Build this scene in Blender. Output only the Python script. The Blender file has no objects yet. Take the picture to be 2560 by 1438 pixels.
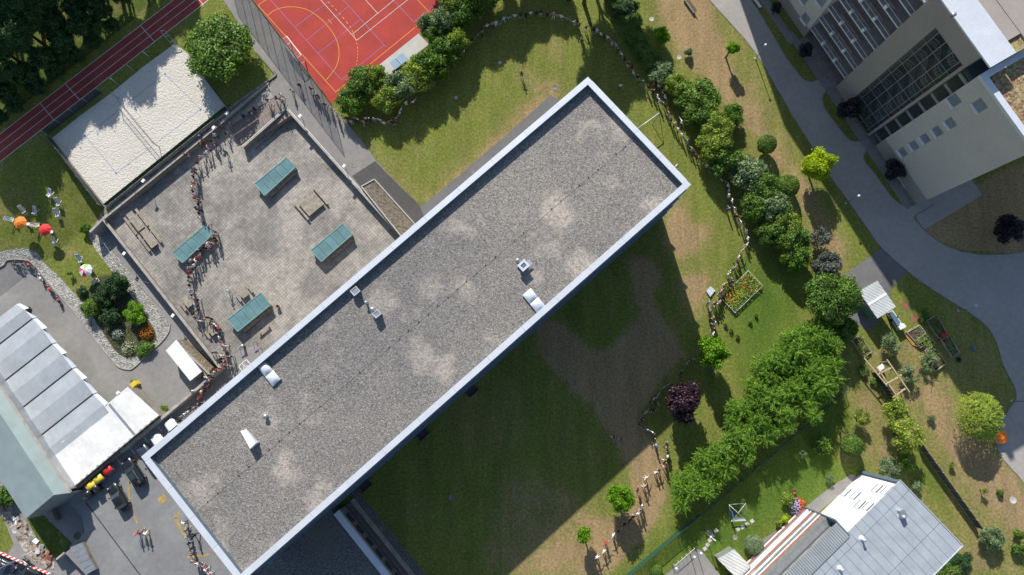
import bpy, bmesh, math, random
import numpy as np
from mathutils import Vector, Matrix, Euler
from mathutils.geometry import delaunay_2d_cdt
R=random.Random(7)
C=bpy.context.scene.collection
rad=math.radians
# ---------------- camera, sky, sun, exposure ----------------
H=105.0; F=1707.0; CX,CY=1280.0,719.0
_d=Vector((20,-246,-F)).normalized(); _z=-_d
_x=(Vector((1,0,0))-_z*_z.x).normalized(); _y=_z.cross(_x)
RW=Matrix((_x,_y,_z))                       # world = RW @ camera
cam=bpy.data.cameras.new('camera'); co=bpy.data.objects.new('camera',cam); C.objects.link(co)
cam.sensor_width=36; cam.lens=36*F/2560; cam.clip_start=1; cam.clip_end=2000
co.matrix_world=Matrix.Translation((0,0,H)) @ RW.to_4x4()
bpy.context.scene.camera=co
sc=bpy.context.scene
ELEV=31.8; SH=Vector((0.268,-0.9635,0)).normalized()   # direction shadows fall on the ground
w=bpy.data.worlds.new('World'); sc.world=w; w.use_nodes=True
nt=w.node_tree; sky=nt.nodes.new('ShaderNodeTexSky'); sky.sky_type='NISHITA'; sky.sun_disc=False
sky.sun_elevation=rad(ELEV); sky.sun_rotation=math.atan2(-SH.x,-SH.y); sky.air_density=1.0; sky.dust_density=0.6
bg=nt.nodes['Background']; bg.inputs[1].default_value=0.095; nt.links.new(sky.outputs[0],bg.inputs[0])
sl=bpy.data.lights.new('sun','SUN'); sl.energy=4.6; sl.angle=rad(0.55); sl.color=(1.0,0.955,0.88)
so=bpy.data.objects.new('sun',sl); C.objects.link(so)
ldir=Vector((SH.x*math.cos(rad(ELEV)),SH.y*math.cos(rad(ELEV)),-math.sin(rad(ELEV))))
so.rotation_euler=ldir.to_track_quat('-Z','Y').to_euler(); so.location=(-30,60,80)
sc.view_settings.view_transform='Standard'; sc.view_settings.look='None'; sc.view_settings.gamma=1.0
sc.view_settings.exposure=0.45
# ---------------- surveying helpers: a point of the survey photo -> metres on a level ----------------
def P(x,y,z=0.0):
    r=RW @ Vector((x-CX,CY-y,-F)); t=(H-z)/-r.z
    return Vector((r.x*t,r.y*t,z))
def Q(pts,z=0.0): return [P(a,b,z) for a,b in pts]
A_=P(130,347); _n=(P(262,513)-A_).normalized()
LOWZ=-3.0; PARK=-1.2
def lowz(x,y):
    d=(x-A_.x)*_n.x+(y-A_.y)*_n.y
    return LOWZ*min(max((d-1.0)/13.0,0),1)
def PL(x,y,dz=0.0):
    z=0
    for _ in range(12):
        p=P(x,y,z+dz); z=lowz(p.x,p.y)
    return Vector((p.x,p.y,z+dz))
# ---------------- mesh builder ----------------
ORG={}
class MB:
    def __init__(s): s.v=[]; s.f=[]; s.m=[]; s.sm=[]
    def poly(s,pts,m=0,smooth=False):
        n=len(s.v); s.v+= [tuple(p) for p in pts]; s.f.append(list(range(n,n+len(pts)))); s.m.append(m); s.sm.append(smooth)
    def faces(s,vs,fs,m=0,smooth=False):
        n=len(s.v); s.v+=[tuple(p) for p in vs]
        for f in fs: s.f.append([n+i for i in f]); s.m.append(m); s.sm.append(smooth)
    def prism(s,pts,z0,z1,m=0,bottom=True,mt=None):
        n=len(pts); a=sum(pts[i][0]*pts[(i+1)%n][1]-pts[(i+1)%n][0]*pts[i][1] for i in range(n))
        if a<0: pts=pts[::-1]
        lo=[(p[0],p[1],z0) for p in pts]; hi=[(p[0],p[1],z1) for p in pts]
        fs=[[i,(i+1)%n,n+(i+1)%n,n+i] for i in range(n)]
        s.faces(lo+hi,fs,m); s.faces(hi,[list(range(n))],m if mt is None else mt)
        if bottom: s.faces(lo,[list(range(n))[::-1]],m)
    def box(s,c,sz,ang=0,m=0,tilt=None):
        x,y,z=[q/2 for q in sz]; M=Matrix.Rotation(ang,4,'Z')
        if tilt: M=M@Matrix.Rotation(tilt[1],4,tilt[0])
        vs=[M@Vector((a,b,c_)) + Vector(c) for a,b,c_ in [(-x,-y,-z),(x,-y,-z),(x,y,-z),(-x,y,-z),(-x,-y,z),(x,-y,z),(x,y,z),(-x,y,z)]]
        s.faces(vs,[[3,2,1,0],[4,5,6,7],[0,1,5,4],[1,2,6,5],[2,3,7,6],[3,0,4,7]],m)
    def bar(s,a,b,w=0.1,h=None,m=0):
        a=Vector(a);b=Vector(b);h=h or w; d=(b-a); L=d.length
        if L<1e-6: return
        d.normalize(); up=Vector((0,0,1)) if abs(d.z)<0.95 else Vector((1,0,0))
        sx=d.cross(up).normalized()*w/2; sy=sx.cross(d).normalized()*h/2
        vs=[a-sx-sy,a+sx-sy,a+sx+sy,a-sx+sy,b-sx-sy,b+sx-sy,b+sx+sy,b-sx+sy]
        s.faces(vs,[[0,1,2,3],[7,6,5,4],[4,5,1,0],[5,6,2,1],[6,7,3,2],[7,4,0,3]],m)
    def tube(s,pts,r,n=8,m=0,cap=True):
        pts=[Vector(p) for p in pts]; rr=r if isinstance(r,(list,tuple)) else [r]*len(pts); rings=[]
        for i,p in enumerate(pts):
            d=(pts[min(i+1,len(pts)-1)]-pts[max(i-1,0)])
            if d.length<1e-9: d=Vector((0,0,1))
            d.normalize(); up=Vector((0,0,1)) if abs(d.z)<0.9 else Vector((1,0,0))
            a=d.cross(up).normalized(); b=a.cross(d)
            rings.append([p+(a*math.cos(t)+b*math.sin(t))*rr[i] for t in [2*math.pi*k/n for k in range(n)]])
        vs=[v for r_ in rings for v in r_]; fs=[]
        for i in range(len(pts)-1):
            for k in range(n): fs.append([i*n+k,i*n+(k+1)%n,(i+1)*n+(k+1)%n,(i+1)*n+k])
        if cap: fs.append(list(range(n))[::-1]); fs.append([(len(pts)-1)*n+k for k in range(n)])
        s.faces(vs,fs,m,True)
    def lathe(s,c,prof,n=16,m=0,sx=1,sy=1):
        c=Vector(c); vs=[]; fs=[]
        for r,z in prof:
            for k in range(n):
                t=2*math.pi*k/n; vs.append(c+Vector((r*sx*math.cos(t),r*sy*math.sin(t),z)))
        for i in range(len(prof)-1):
            for k in range(n): fs.append([i*n+k,i*n+(k+1)%n,(i+1)*n+(k+1)%n,(i+1)*n+k])
        fs.append([(len(prof)-1)*n+k for k in range(n)]); fs.append(list(range(n))[::-1])
        s.faces(vs,fs,m,True)
    def ball(s,c,r,m=0,n=10,sq=(1,1,1)):
        prof=[(r*math.sin(math.pi*i/n),-r*math.cos(math.pi*i/n)*sq[2]) for i in range(n+1)]
        s.lathe(c,[(max(a,1e-4),b) for a,b in prof],n+2,m,sq[0],sq[1])
    def build(s,name,mats,parent=None,loc=None,smooth=None):
        me=bpy.data.meshes.new(name)
        o=Vector(loc) if loc is not None else (ORG.get(parent.name,Vector()) if parent else Vector())
        if parent is not None: o=ORG[parent.name]
        me.from_pydata([(v[0]-o.x,v[1]-o.y,v[2]-o.z) for v in s.v],[],s.f)
        for mt in (mats if isinstance(mats,(list,tuple)) else [mats]): me.materials.append(mt)
        me.polygons.foreach_set('material_index',s.m)
        me.polygons.foreach_set('use_smooth',[bool(x) if smooth is None else smooth for x in s.sm]); me.update()
        ob=bpy.data.objects.new(name,me); C.objects.link(ob)
        if parent is not None: ob.parent=parent
        else: ob.location=o
        ORG[ob.name]=o
        return ob
def tag(o,label=None,cat=None,group=None,kind=None):
    if label: o['label']=label
    if cat: o['category']=cat
    if group: o['group']=group
    if kind: o['kind']=kind
    return o
def thing(name,label,cat,loc=(0,0,0),group=None,rz=0):
    o=bpy.data.objects.new(name,None); C.objects.link(o); o.location=loc; o.rotation_euler=(0,0,rz); o.empty_display_size=0.3
    ORG[o.name]=Vector(loc) if rz==0 else Vector((0,0,0))
    return tag(o,label,cat,group)
def local(name,label,cat,group=None):       # built in its own frame at the origin, moved afterwards
    return thing(name,label,cat,(0,0,0),group)
def put(o,loc,rz=0,s=1):
    o.location=loc; o.rotation_euler=(0,0,rz); o.scale=(s,s,s) if not isinstance(s,tuple) else s; return o
KIDS={}
def kids(o): return [c for c in bpy.data.objects if c.parent==o]
def tree_copy(o,parent=None,memo={}):
    c=o.copy(); C.objects.link(c); c.parent=parent
    if o.name not in memo: memo[o.name]=kids(o)
    for k in memo[o.name]: tree_copy(k,c,memo)
    return c
def dup(o,loc,rz=0,s=1,label=None,group=None):
    c=tree_copy(o); put(c,loc,rz,s)
    if label: c['label']=label
    if group: c['group']=group
    return c
def sheet(name,pts,z,m,kind='structure',th=0):
    b=MB(); pts=[Vector((p[0],p[1],0)) for p in pts]
    n=len(pts); a=sum(pts[i].x*pts[(i+1)%n].y-pts[(i+1)%n].x*pts[i].y for i in range(n))
    if a<0: pts=pts[::-1]
    if th: b.prism(pts,z-th,z,0,bottom=False)
    else: b.poly([(p.x,p.y,z) for p in pts])
    o=b.build(name,m)
    if kind: o['kind']=kind
    return o
def drape(name,pts,lift,m,low=True,kind='structure'):
    bm=bmesh.new(); pts=[Vector((p[0],p[1],0)) for p in pts]
    n=len(pts); a=sum(pts[i].x*pts[(i+1)%n].y-pts[(i+1)%n].x*pts[i].y for i in range(n))
    if a<0: pts=pts[::-1]
    bm.faces.new([bm.verts.new(p) for p in pts])
    for dd in (1.0,14.0):
        bmesh.ops.bisect_plane(bm,geom=bm.verts[:]+bm.edges[:]+bm.faces[:],plane_co=(A_.x+_n.x*dd,A_.y+_n.y*dd,0),plane_no=(_n.x,_n.y,0))
    bmesh.ops.triangulate(bm,faces=bm.faces[:])
    for v in bm.verts: v.co.z=lowz(v.co.x,v.co.y)+lift
    me=bpy.data.meshes.new(name); bm.to_mesh(me); bm.free(); me.materials.append(m)
    o=bpy.data.objects.new(name,me); C.objects.link(o); ORG[o.name]=Vector()
    if kind: o['kind']=kind
    return o
def smooth(pts,n=4,closed=False):
    out=[]; N=len(pts)
    rng=range(N) if closed else range(N-1)
    for i in rng:
        p0=pts[(i-1)%N] if closed or i>0 else pts[0]; p1=pts[i]; p2=pts[(i+1)%N]; p3=pts[(i+2)%N] if closed or i+2<N else pts[-1]
        for k in range(n):
            t=k/n
            out.append(tuple(0.5*((2*p1[j])+(-p0[j]+p2[j])*t+(2*p0[j]-5*p1[j]+4*p2[j]-p3[j])*t*t+(-p0[j]+3*p1[j]-3*p2[j]+p3[j])*t**3) for j in (0,1)))
    if not closed: out.append(tuple(pts[-1]))
    return out
def strip(b,pts,wd,z,m=0,zf=None):          # a painted line
    pts=[Vector((p[0],p[1],0)) for p in pts]
    for i in range(len(pts)-1):
        a,c=pts[i],pts[i+1]; d=(c-a)
        if d.length<1e-6: continue
        d.normalize(); s_=Vector((-d.y,d.x,0))*wd/2
        q=[a-s_,c-s_,c+s_,a+s_]
        if zf: q=[Vector((p.x,p.y,zf(p.x,p.y)+z)) for p in q]
        else: q=[Vector((p.x,p.y,z)) for p in q]
        b.poly(q,m)
def kerb(b,pts,wd,z0,z1,m=0):
    pts=[Vector((p[0],p[1],0)) for p in pts]; L=[];Rr=[]
    for i,p in enumerate(pts):
        d=(pts[min(i+1,len(pts)-1)]-pts[max(i-1,0)]).normalized(); s_=Vector((-d.y,d.x,0))*wd/2
        L.append(p+s_);Rr.append(p-s_)
    for i in range(len(pts)-1):
        a,b_,c,d=Rr[i],Rr[i+1],L[i+1],L[i]
        b.poly([(a.x,a.y,z1),(b_.x,b_.y,z1),(c.x,c.y,z1),(d.x,d.y,z1)],m)
        b.poly([(a.x,a.y,z0),(b_.x,b_.y,z0),(b_.x,b_.y,z1),(a.x,a.y,z1)],m)
        b.poly([(c.x,c.y,z0),(d.x,d.y,z0),(d.x,d.y,z1),(c.x,c.y,z1)],m)
# ---------------- materials ----------------
def nodes(name):
    m=bpy.data.materials.new(name); m.use_nodes=True; t=m.node_tree; return m,t,t.nodes['Principled BSDF']
def N(t,ty,**k):
    n=t.nodes.new(ty)
    for a,v in k.items():
        if a in ('op','operation'): n.operation=v
        elif a=='blend': n.data_type='RGBA'; n.blend_type=v
        else: setattr(n,a,v)
    return n
def ramp(t,src,stops):
    r=t.nodes.new('ShaderNodeValToRGB'); e=r.color_ramp.elements
    while len(e)<len(stops): e.new(0.5)
    for i,(p,c) in enumerate(stops): e[i].position=p; e[i].color=(c[0],c[1],c[2],1)
    t.links.new(src,r.inputs[0]); return r.outputs[0]
def coords(t,rot=0,scale=(1,1,1)):
    g=N(t,'ShaderNodeNewGeometry'); mp=N(t,'ShaderNodeMapping'); mp.inputs['Rotation'].default_value=(0,0,rot); mp.inputs['Scale'].default_value=scale
    t.links.new(g.outputs['Position'],mp.inputs[0]); return mp.outputs[0]
def noise(t,v,scale,detail=4,rough=0.6,dist=0):
    n=N(t,'ShaderNodeTexNoise'); n.inputs['Scale'].default_value=scale; n.inputs['Detail'].default_value=detail; n.inputs['Roughness'].default_value=rough; n.inputs['Distortion'].default_value=dist
    t.links.new(v,n.inputs['Vector']); return n.outputs[0]
def mixc(t,f,a,b,blend='MIX'):
    m=N(t,'ShaderNodeMix',blend=blend)
    for s_,i in ((f,0),(a,6),(b,7)):
        if isinstance(s_,(int,float)): m.inputs[i].default_value=s_
        elif isinstance(s_,(tuple,list)): m.inputs[i].default_value=(*s_[:3],1)
        else: t.links.new(s_,m.inputs[i])
    return m.outputs[2]
def bump(t,bs,src,dist=0.05,st=0.5):
    b=N(t,'ShaderNodeBump'); b.inputs['Distance'].default_value=dist; b.inputs['Strength'].default_value=st
    t.links.new(src,b.inputs['Height']); t.links.new(b.outputs[0],bs.inputs['Normal'])
def plain(name,c,rough=0.7,metal=0.0,var=0.12,sc_=1.5,spec=None,coat=0):
    m,t,b=nodes(name); v=coords(t); n=noise(t,v,sc_,5)
    n2=noise(t,v,sc_*14,2)
    lo=tuple(max(0,x*(1-var*1.6)) for x in c); hi=tuple(min(1,x*(1+var)) for x in c)
    col=ramp(t,n,[(0.3,lo),(0.7,hi)])
    col=mixc(t,0.25,col,ramp(t,n2,[(0.35,tuple(x*.75 for x in c)),(0.65,tuple(min(1,x*1.2) for x in c))]))
    t.links.new(col,b.inputs['Base Color']); b.inputs['Roughness'].default_value=rough; b.inputs['Metallic'].default_value=metal
    if spec is not None: b.inputs['Specular IOR Level'].default_value=spec
    if coat: b.inputs['Coat Weight'].default_value=coat
    return m
def asphalt(name,c,warm=(0,0,0),dirt=0.35):
    m,t,b=nodes(name); v=coords(t)
    n1=noise(t,v,0.12,6,0.65,0.4); n2=noise(t,v,1.3,5); n3=noise(t,v,9,3,0.7)
    c1=ramp(t,n1,[(0.32,tuple(x*(1-dirt) for x in c)),(0.52,c),(0.7,tuple(x*1.25+w_ for x,w_ in zip(c,warm)))])
    c2=mixc(t,0.35,c1,ramp(t,n2,[(0.35,tuple(x*.7 for x in c)),(0.65,tuple(x*1.25 for x in c))]))
    c3=mixc(t,0.3,c2,ramp(t,n3,[(0.3,tuple(x*.5 for x in c)),(0.7,tuple(x*1.5 for x in c))]))
    vo=N(t,'ShaderNodeTexVoronoi'); vo.feature='DISTANCE_TO_EDGE'; vo.inputs['Scale'].default_value=0.11
    wv=N(t,'ShaderNodeVectorMath',operation='ADD'); sc3=N(t,'ShaderNodeTexNoise'); sc3.inputs['Scale'].default_value=0.7; sc3.inputs['Detail'].default_value=5
    t.links.new(v,sc3.inputs['Vector']); mm=N(t,'ShaderNodeVectorMath',operation='SCALE'); mm.inputs['Scale'].default_value=2.5; t.links.new(sc3.outputs['Color'],mm.inputs[0])
    t.links.new(v,wv.inputs[0]); t.links.new(mm.outputs[0],wv.inputs[1]); t.links.new(wv.outputs[0],vo.inputs['Vector'])
    cr=ramp(t,vo.outputs['Distance'],[(0.0,(0.84,)*3),(0.003,(1,1,1))])
    c4=mixc(t,1.0,c3,cr,'MULTIPLY')
    t.links.new(c4,b.inputs['Base Color']); b.inputs['Roughness'].default_value=0.9; bump(t,b,n3,0.02,0.4); return m
def speckle(name,stops,scale=11,patch=None,patchscale=0.12,bm_=0.06,big=None):
    m,t,b=nodes(name); v=coords(t)
    vo=N(t,'ShaderNodeTexVoronoi'); vo.inputs['Scale'].default_value=scale; t.links.new(v,vo.inputs['Vector'])
    sp=N(t,'ShaderNodeSeparateColor'); t.links.new(vo.outputs['Color'],sp.inputs[0])
    col=ramp(t,sp.outputs[0],stops)
    n2=noise(t,v,scale*0.35,3,0.7); col=mixc(t,0.3,col,ramp(t,n2,[(0.35,stops[0][1]),(0.65,stops[-1][1])]))
    if patch:
        pv=N(t,'ShaderNodeTexVoronoi'); pv.inputs['Scale'].default_value=patchscale; pv.inputs['Randomness'].default_value=0.95
        dn=N(t,'ShaderNodeTexNoise'); dn.inputs['Scale'].default_value=0.35; dn.inputs['Detail'].default_value=4; t.links.new(v,dn.inputs['Vector']); ds=N(t,'ShaderNodeVectorMath',operation='SCALE'); ds.inputs['Scale'].default_value=5.0; t.links.new(dn.outputs['Color'],ds.inputs[0]); da=N(t,'ShaderNodeVectorMath',operation='ADD'); t.links.new(v,da.inputs[0]); t.links.new(ds.outputs[0],da.inputs[1]); t.links.new(da.outputs[0],pv.inputs['Vector'])
        nn=noise(t,v,1.1,6,0.7); ad=N(t,'ShaderNodeMath',operation='MULTIPLY_ADD'); t.links.new(nn,ad.inputs[0]); ad.inputs[1].default_value=0.55; t.links.new(pv.outputs['Distance'],ad.inputs[2])
        f=ramp(t,ad.outputs[0],[(0.50,(1,1,1)),(0.70,(0,0,0))])
        f2=mixc(t,1.0,f,(0.9,0.9,0.9),'MULTIPLY'); nv=noise(t,v,2.5,6,0.8); f2=mixc(t,1.0,f2,ramp(t,nv,[(0.38,(0.05,)*3),(0.62,(1,)*3)]),'MULTIPLY')
        col=mixc(t,f2,col,patch)
    nb=noise(t,v,0.05,4); col=mixc(t,1.0,col,ramp(t,nb,[(0.35,(0.84,0.85,0.87)),(0.65,(1.1,1.08,1.05))]),'MULTIPLY')
    t.links.new(col,b.inputs['Base Color']); b.inputs['Roughness'].default_value=0.95; bump(t,b,vo.outputs['Distance'],bm_,0.9); return m
def tiles(name,c1,c2,mortar,size,rot,w_=1,light=None,bs=0.0,offset=0.0,mort=0.05):
    m,t,b=nodes(name); v=coords(t,rot)
    br=N(t,'ShaderNodeTexBrick'); br.offset=offset; br.inputs['Scale'].default_value=1; br.inputs['Brick Width'].default_value=size*w_; br.inputs['Row Height'].default_value=size; br.inputs['Mortar Size'].default_value=size*mort
    br.inputs['Color1'].default_value=(*c1,1); br.inputs['Color2'].default_value=(*c2,1); br.inputs['Mortar'].default_value=(*mortar,1); t.links.new(v,br.inputs['Vector'])
    col=br.outputs['Color']
    n1=noise(t,v,0.09,6,0.6,0.5); 
    if light: col=mixc(t,ramp(t,n1,[(0.41,(0,0,0)),(0.57,(0.85,)*3)]),col,mixc(t,1.0,col,light,'MULTIPLY'))
    n2=noise(t,v,1.2,5,0.65); col=mixc(t,1.0,col,ramp(t,n2,[(0.3,(0.7,)*3),(0.7,(1.22,)*3)]),'MULTIPLY')
    t.links.new(col,b.inputs['Base Color']); b.inputs['Roughness'].default_value=0.88; return m
def ribbed(name,c,rot,period=0.3,rough=0.45,metal=0.0,seam=0.12,cross=None,dark=0.55,var=0.08):
    m,t,b=nodes(name); v=coords(t,rot); sp=N(t,'ShaderNodeSeparateXYZ'); t.links.new(v,sp.inputs[0])
    def line(src,per,wd):
        a=N(t,'ShaderNodeMath',operation='DIVIDE'); t.links.new(src,a.inputs[0]); a.inputs[1].default_value=per
        f=N(t,'ShaderNodeMath',operation='FRACT'); t.links.new(a.outputs[0],f.inputs[0])
        return ramp(t,f.outputs[0],[(0.0,(dark,)*3),(wd*0.5,(dark,)*3),(wd,(1,)*3),(1.0,(1,)*3)])
    n1=noise(t,v,0.6,6,0.65); col=ramp(t,n1,[(0.3,tuple(x*(1-var*2) for x in c)),(0.7,tuple(min(1,x*(1+var)) for x in c))])
    col=mixc(t,1.0,col,line(sp.outputs[0],period,seam),'MULTIPLY')
    if cross: col=mixc(t,1.0,col,line(sp.outputs[1],cross[0],cross[1]),'MULTIPLY')
    t.links.new(col,b.inputs['Base Color']); b.inputs['Roughness'].default_value=rough; b.inputs['Metallic'].default_value=metal; return m
def leafm(name,cols,trans=0.25,rough=0.55):
    m,t,b=nodes(name); g=N(t,'ShaderNodeNewGeometry'); r1=g.outputs['Random Per Island']
    col=ramp(t,r1,[(i/(len(cols)-1),c) for i,c in enumerate(cols)])
    n1=noise(t,g.outputs['Position'],0.7,4); col=mixc(t,1.0,col,ramp(t,n1,[(0.3,(0.62,0.66,0.7)),(0.7,(1.3,1.25,1.1))]),'MULTIPLY')
    t.links.new(col,b.inputs['Base Color']); b.inputs['Roughness'].default_value=rough; b.inputs['Specular IOR Level'].default_value=0.35
    tr=N(t,'ShaderNodeBsdfTranslucent'); tc=mixc(t,1.0,col,(1.2,1.5,0.5),'MULTIPLY'); t.links.new(tc,tr.inputs[0])
    mx=N(t,'ShaderNodeMixShader'); mx.inputs[0].default_value=trans; t.links.new(b.outputs[0],mx.inputs[1]); t.links.new(tr.outputs[0],mx.inputs[2])
    t.links.new(mx.outputs[0],t.nodes['Material Output'].inputs[0]); return m
def glass(name,c,rough=0.08,alpha=1.0):
    m,t,b=nodes(name); v=coords(t); n=noise(t,v,0.5,3)
    t.links.new(ramp(t,n,[(0.3,tuple(x*.8 for x in c)),(0.7,tuple(x*1.15 for x in c))]),b.inputs['Base Color'])
    b.inputs['Roughness'].default_value=rough; b.inputs['Alpha'].default_value=alpha; b.inputs['Specular IOR Level'].default_value=0.6; return m
ROT=rad(41.4)
M={}
def grassm(name,attr=None,soil=False,tint=(1,1,1)):
    m,t,b=nodes(name); v=coords(t)
    gt=lambda c: tuple(x*y for x,y in zip(c,tint))
    n0=noise(t,v,0.035,5,0.6,0.6); n1=noise(t,v,0.35,6,0.68,0.5); n2=noise(t,v,2.6,6,0.75,0.3); n3=noise(t,v,12,3,0.8)
    g=ramp(t,n2,[(0.28,gt((0.072,0.108,0.017))),(0.5,gt((0.162,0.195,0.037))),(0.72,gt((0.285,0.29,0.082)))])
    d=ramp(t,n2,[(0.25,(0.17,0.115,0.058)),(0.5,(0.34,0.235,0.13)),(0.75,(0.50,0.37,0.22))])
    if attr:
        at=N(t,'ShaderNodeAttribute'); at.attribute_name='dry'; f0=at.outputs['Fac']
        ad=N(t,'ShaderNodeMath',operation='MULTIPLY_ADD'); t.links.new(n1,ad.inputs[0]); ad.inputs[1].default_value=0.9; t.links.new(f0,ad.inputs[2])
        ad2=N(t,'ShaderNodeMath',operation='MULTIPLY_ADD'); t.links.new(n0,ad2.inputs[0]); ad2.inputs[1].default_value=0.35; t.links.new(ad.outputs[0],ad2.inputs[2])
        ad3=N(t,'ShaderNodeMath',operation='MULTIPLY_ADD'); t.links.new(n2,ad3.inputs[0]); ad3.inputs[1].default_value=0.35; t.links.new(ad2.outputs[0],ad3.inputs[2])
        f=ramp(t,ad3.outputs[0],[(0.87,(0,0,0)),(1.0,(0.35,)*3),(1.32,(1,1,1))])
        # ramp input clamps at 1: rescale first
        sc_=N(t,'ShaderNodeMapRange'); t.links.new(ad3.outputs[0],sc_.inputs[0]); sc_.inputs[1].default_value=0.72; sc_.inputs[2].default_value=1.5
        f=ramp(t,sc_.outputs[0],[(0.0,(0,0,0)),(0.45,(0.3,)*3),(0.85,(0.95,)*3)])
    else:
        f=ramp(t,n1,[(0.5,(0,0,0)),(0.75,(0.7,)*3)])
    if attr:
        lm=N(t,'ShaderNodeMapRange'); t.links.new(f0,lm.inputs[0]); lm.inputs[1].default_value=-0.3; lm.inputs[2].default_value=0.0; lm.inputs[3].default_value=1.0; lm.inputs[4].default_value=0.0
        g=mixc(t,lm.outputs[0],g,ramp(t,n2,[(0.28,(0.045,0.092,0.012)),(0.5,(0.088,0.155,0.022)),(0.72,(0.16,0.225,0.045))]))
    col=mixc(t,f,g,d); col=mixc(t,0.35,col,mixc(t,1.0,col,ramp(t,n3,[(0.3,(0.35,)*3),(0.7,(1.7,)*3)]),'MULTIPLY'))
    nw=noise(t,coords(t,ROT,(1,0.18,1)),0.5,5,0.6); col=mixc(t,1.0,col,ramp(t,nw,[(0.35,(0.86,0.88,0.85)),(0.65,(1.14,1.12,1.08))]),'MULTIPLY')
    t.links.new(col,b.inputs['Base Color']); b.inputs['Roughness'].default_value=0.95; b.inputs['Specular IOR Level'].default_value=0.15
    bump(t,b,n3,0.12,0.7); return m
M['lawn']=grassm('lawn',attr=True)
M['lawn2']=grassm('lawn_west')
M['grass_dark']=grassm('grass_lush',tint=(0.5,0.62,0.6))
M['asphalt']=asphalt('asphalt_road',(0.345,0.32,0.295),dirt=0.15)
M['asph_light']=asphalt('asphalt_light',(0.255,0.245,0.235),(0.05,0.045,0.04),0.25)
M['asph_park']=asphalt('asphalt_parking',(0.225,0.225,0.225),(0.05,0.05,0.045),0.3)
M['asph_dark']=asphalt('asphalt_dark',(0.085,0.08,0.078))
M['path']=asphalt('path_concrete',(0.25,0.235,0.22),(0.07,0.06,0.045),0.28)
M['walk']=asphalt('walk_grey',(0.16,0.155,0.155))
M['pavers']=tiles('terrace_pavers',(0.27,0.25,0.225),(0.215,0.20,0.183),(0.13,0.122,0.11),0.42,-ROT,light=(1.75,1.72,1.66),mort=0.06)
M['gravel']=speckle('roof_gravel',[(0.0,(0.088,0.084,0.08)),(0.35,(0.175,0.163,0.152)),(0.7,(0.265,0.245,0.226)),(1.0,(0.44,0.41,0.375))],9.5,patch=(0.56,0.49,0.42),patchscale=0.16)
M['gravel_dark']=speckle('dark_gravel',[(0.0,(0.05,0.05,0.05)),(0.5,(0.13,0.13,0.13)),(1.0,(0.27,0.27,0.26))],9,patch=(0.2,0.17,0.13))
M['stones']=speckle('river_stones',[(0.0,(0.12,0.115,0.10)),(0.5,(0.34,0.33,0.30)),(1.0,(0.62,0.6,0.56))],5.5,bm_=0.12)
M['brownroof']=speckle('sedum_roof',[(0.0,(0.10,0.045,0.03)),(0.4,(0.27,0.16,0.09)),(0.75,(0.36,0.27,0.13)),(1.0,(0.48,0.40,0.22))],3.5,patch=(0.36,0.32,0.10),patchscale=0.2)
M['planter']=speckle('planter_gravel',[(0.0,(0.07,0.055,0.035)),(0.5,(0.21,0.17,0.12)),(1.0,(0.36,0.3,0.23))],8,patch=(0.12,0.08,0.05),patchscale=0.3)
M['soil']=speckle('soil',[(0.0,(0.03,0.02,0.012)),(0.5,(0.08,0.055,0.035)),(1.0,(0.16,0.12,0.08))],6)
M['mulch']=speckle('undergrowth',[(0.0,(0.02,0.03,0.01)),(0.5,(0.05,0.06,0.02)),(1.0,(0.12,0.11,0.05))],3)
def sandm():
    m,t,b=nodes('sand'); v=coords(t,rad(30),(1,1.25,1)); n1=noise(t,v,2.2,5,0.6,0.5); n2=noise(t,v,4,4,0.6,0.8)
    n0=noise(t,v,0.1,4)
    col=ramp(t,n2,[(0.3,(0.60,0.56,0.49)),(0.7,(0.74,0.70,0.63))]); col=mixc(t,1.0,col,ramp(t,n0,[(0.3,(0.9,0.9,0.88)),(0.7,(1.05,)*3)]),'MULTIPLY')
    t.links.new(col,b.inputs['Base Color']); b.inputs['Roughness'].default_value=0.95
    ad=N(t,'ShaderNodeMath',operation='ADD'); t.links.new(n1,ad.inputs[0]); t.links.new(n2,ad.inputs[1]); bump(t,b,ad.outputs[0],0.2,0.8); return m
M['sand']=sandm()
M['track']=plain('track_rubber',(0.30,0.055,0.045),0.9,var=0.2,sc_=0.4)
M['court']=plain('court_rubber',(0.40,0.047,0.034),0.9,var=0.14,sc_=0.3)
M['wline']=plain('white_line',(0.75,0.73,0.7),0.8)
M['yline']=plain('yellow_line',(0.85,0.42,0.03),0.8)
M['bline']=plain('blue_line',(0.28,0.25,0.55),0.8)
M['yfade']=plain('faded_yellow_paint',(0.42,0.30,0.10),0.9,var=0.35,sc_=2)
M['concrete']=plain('concrete',(0.40,0.37,0.32),0.9,var=0.25,sc_=0.8)
M['conc_dark']=plain('weathered_concrete',(0.24,0.22,0.19),0.9,var=0.3,sc_=0.9)
M['slab']=plain('concrete_slab',(0.50,0.48,0.44),0.9,var=0.1,sc_=0.6)
M['white']=plain('white_paint',(0.80,0.80,0.80),0.5,var=0.06)
M['metalwhite']=plain('pale_sheet_metal',(0.66,0.69,0.74),0.42,metal=0.15,var=0.06,sc_=0.5)
M['metal']=plain('galvanised_metal',(0.45,0.47,0.49),0.4,metal=0.6,var=0.15)
M['metal_blue']=plain('blue_grey_metal',(0.16,0.23,0.30),0.35,metal=0.3,var=0.15)
M['beige']=plain('beige_render',(0.54,0.495,0.45),0.92,var=0.05,sc_=0.3)
M['beige_dark']=plain('taupe_render',(0.34,0.30,0.265),0.92,var=0.06,sc_=0.3)
M['wood']=plain('grey_wood',(0.36,0.31,0.25),0.85,var=0.3,sc_=2)
M['wood_new']=plain('pale_timber',(0.52,0.40,0.24),0.8,var=0.25,sc_=2)
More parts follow.
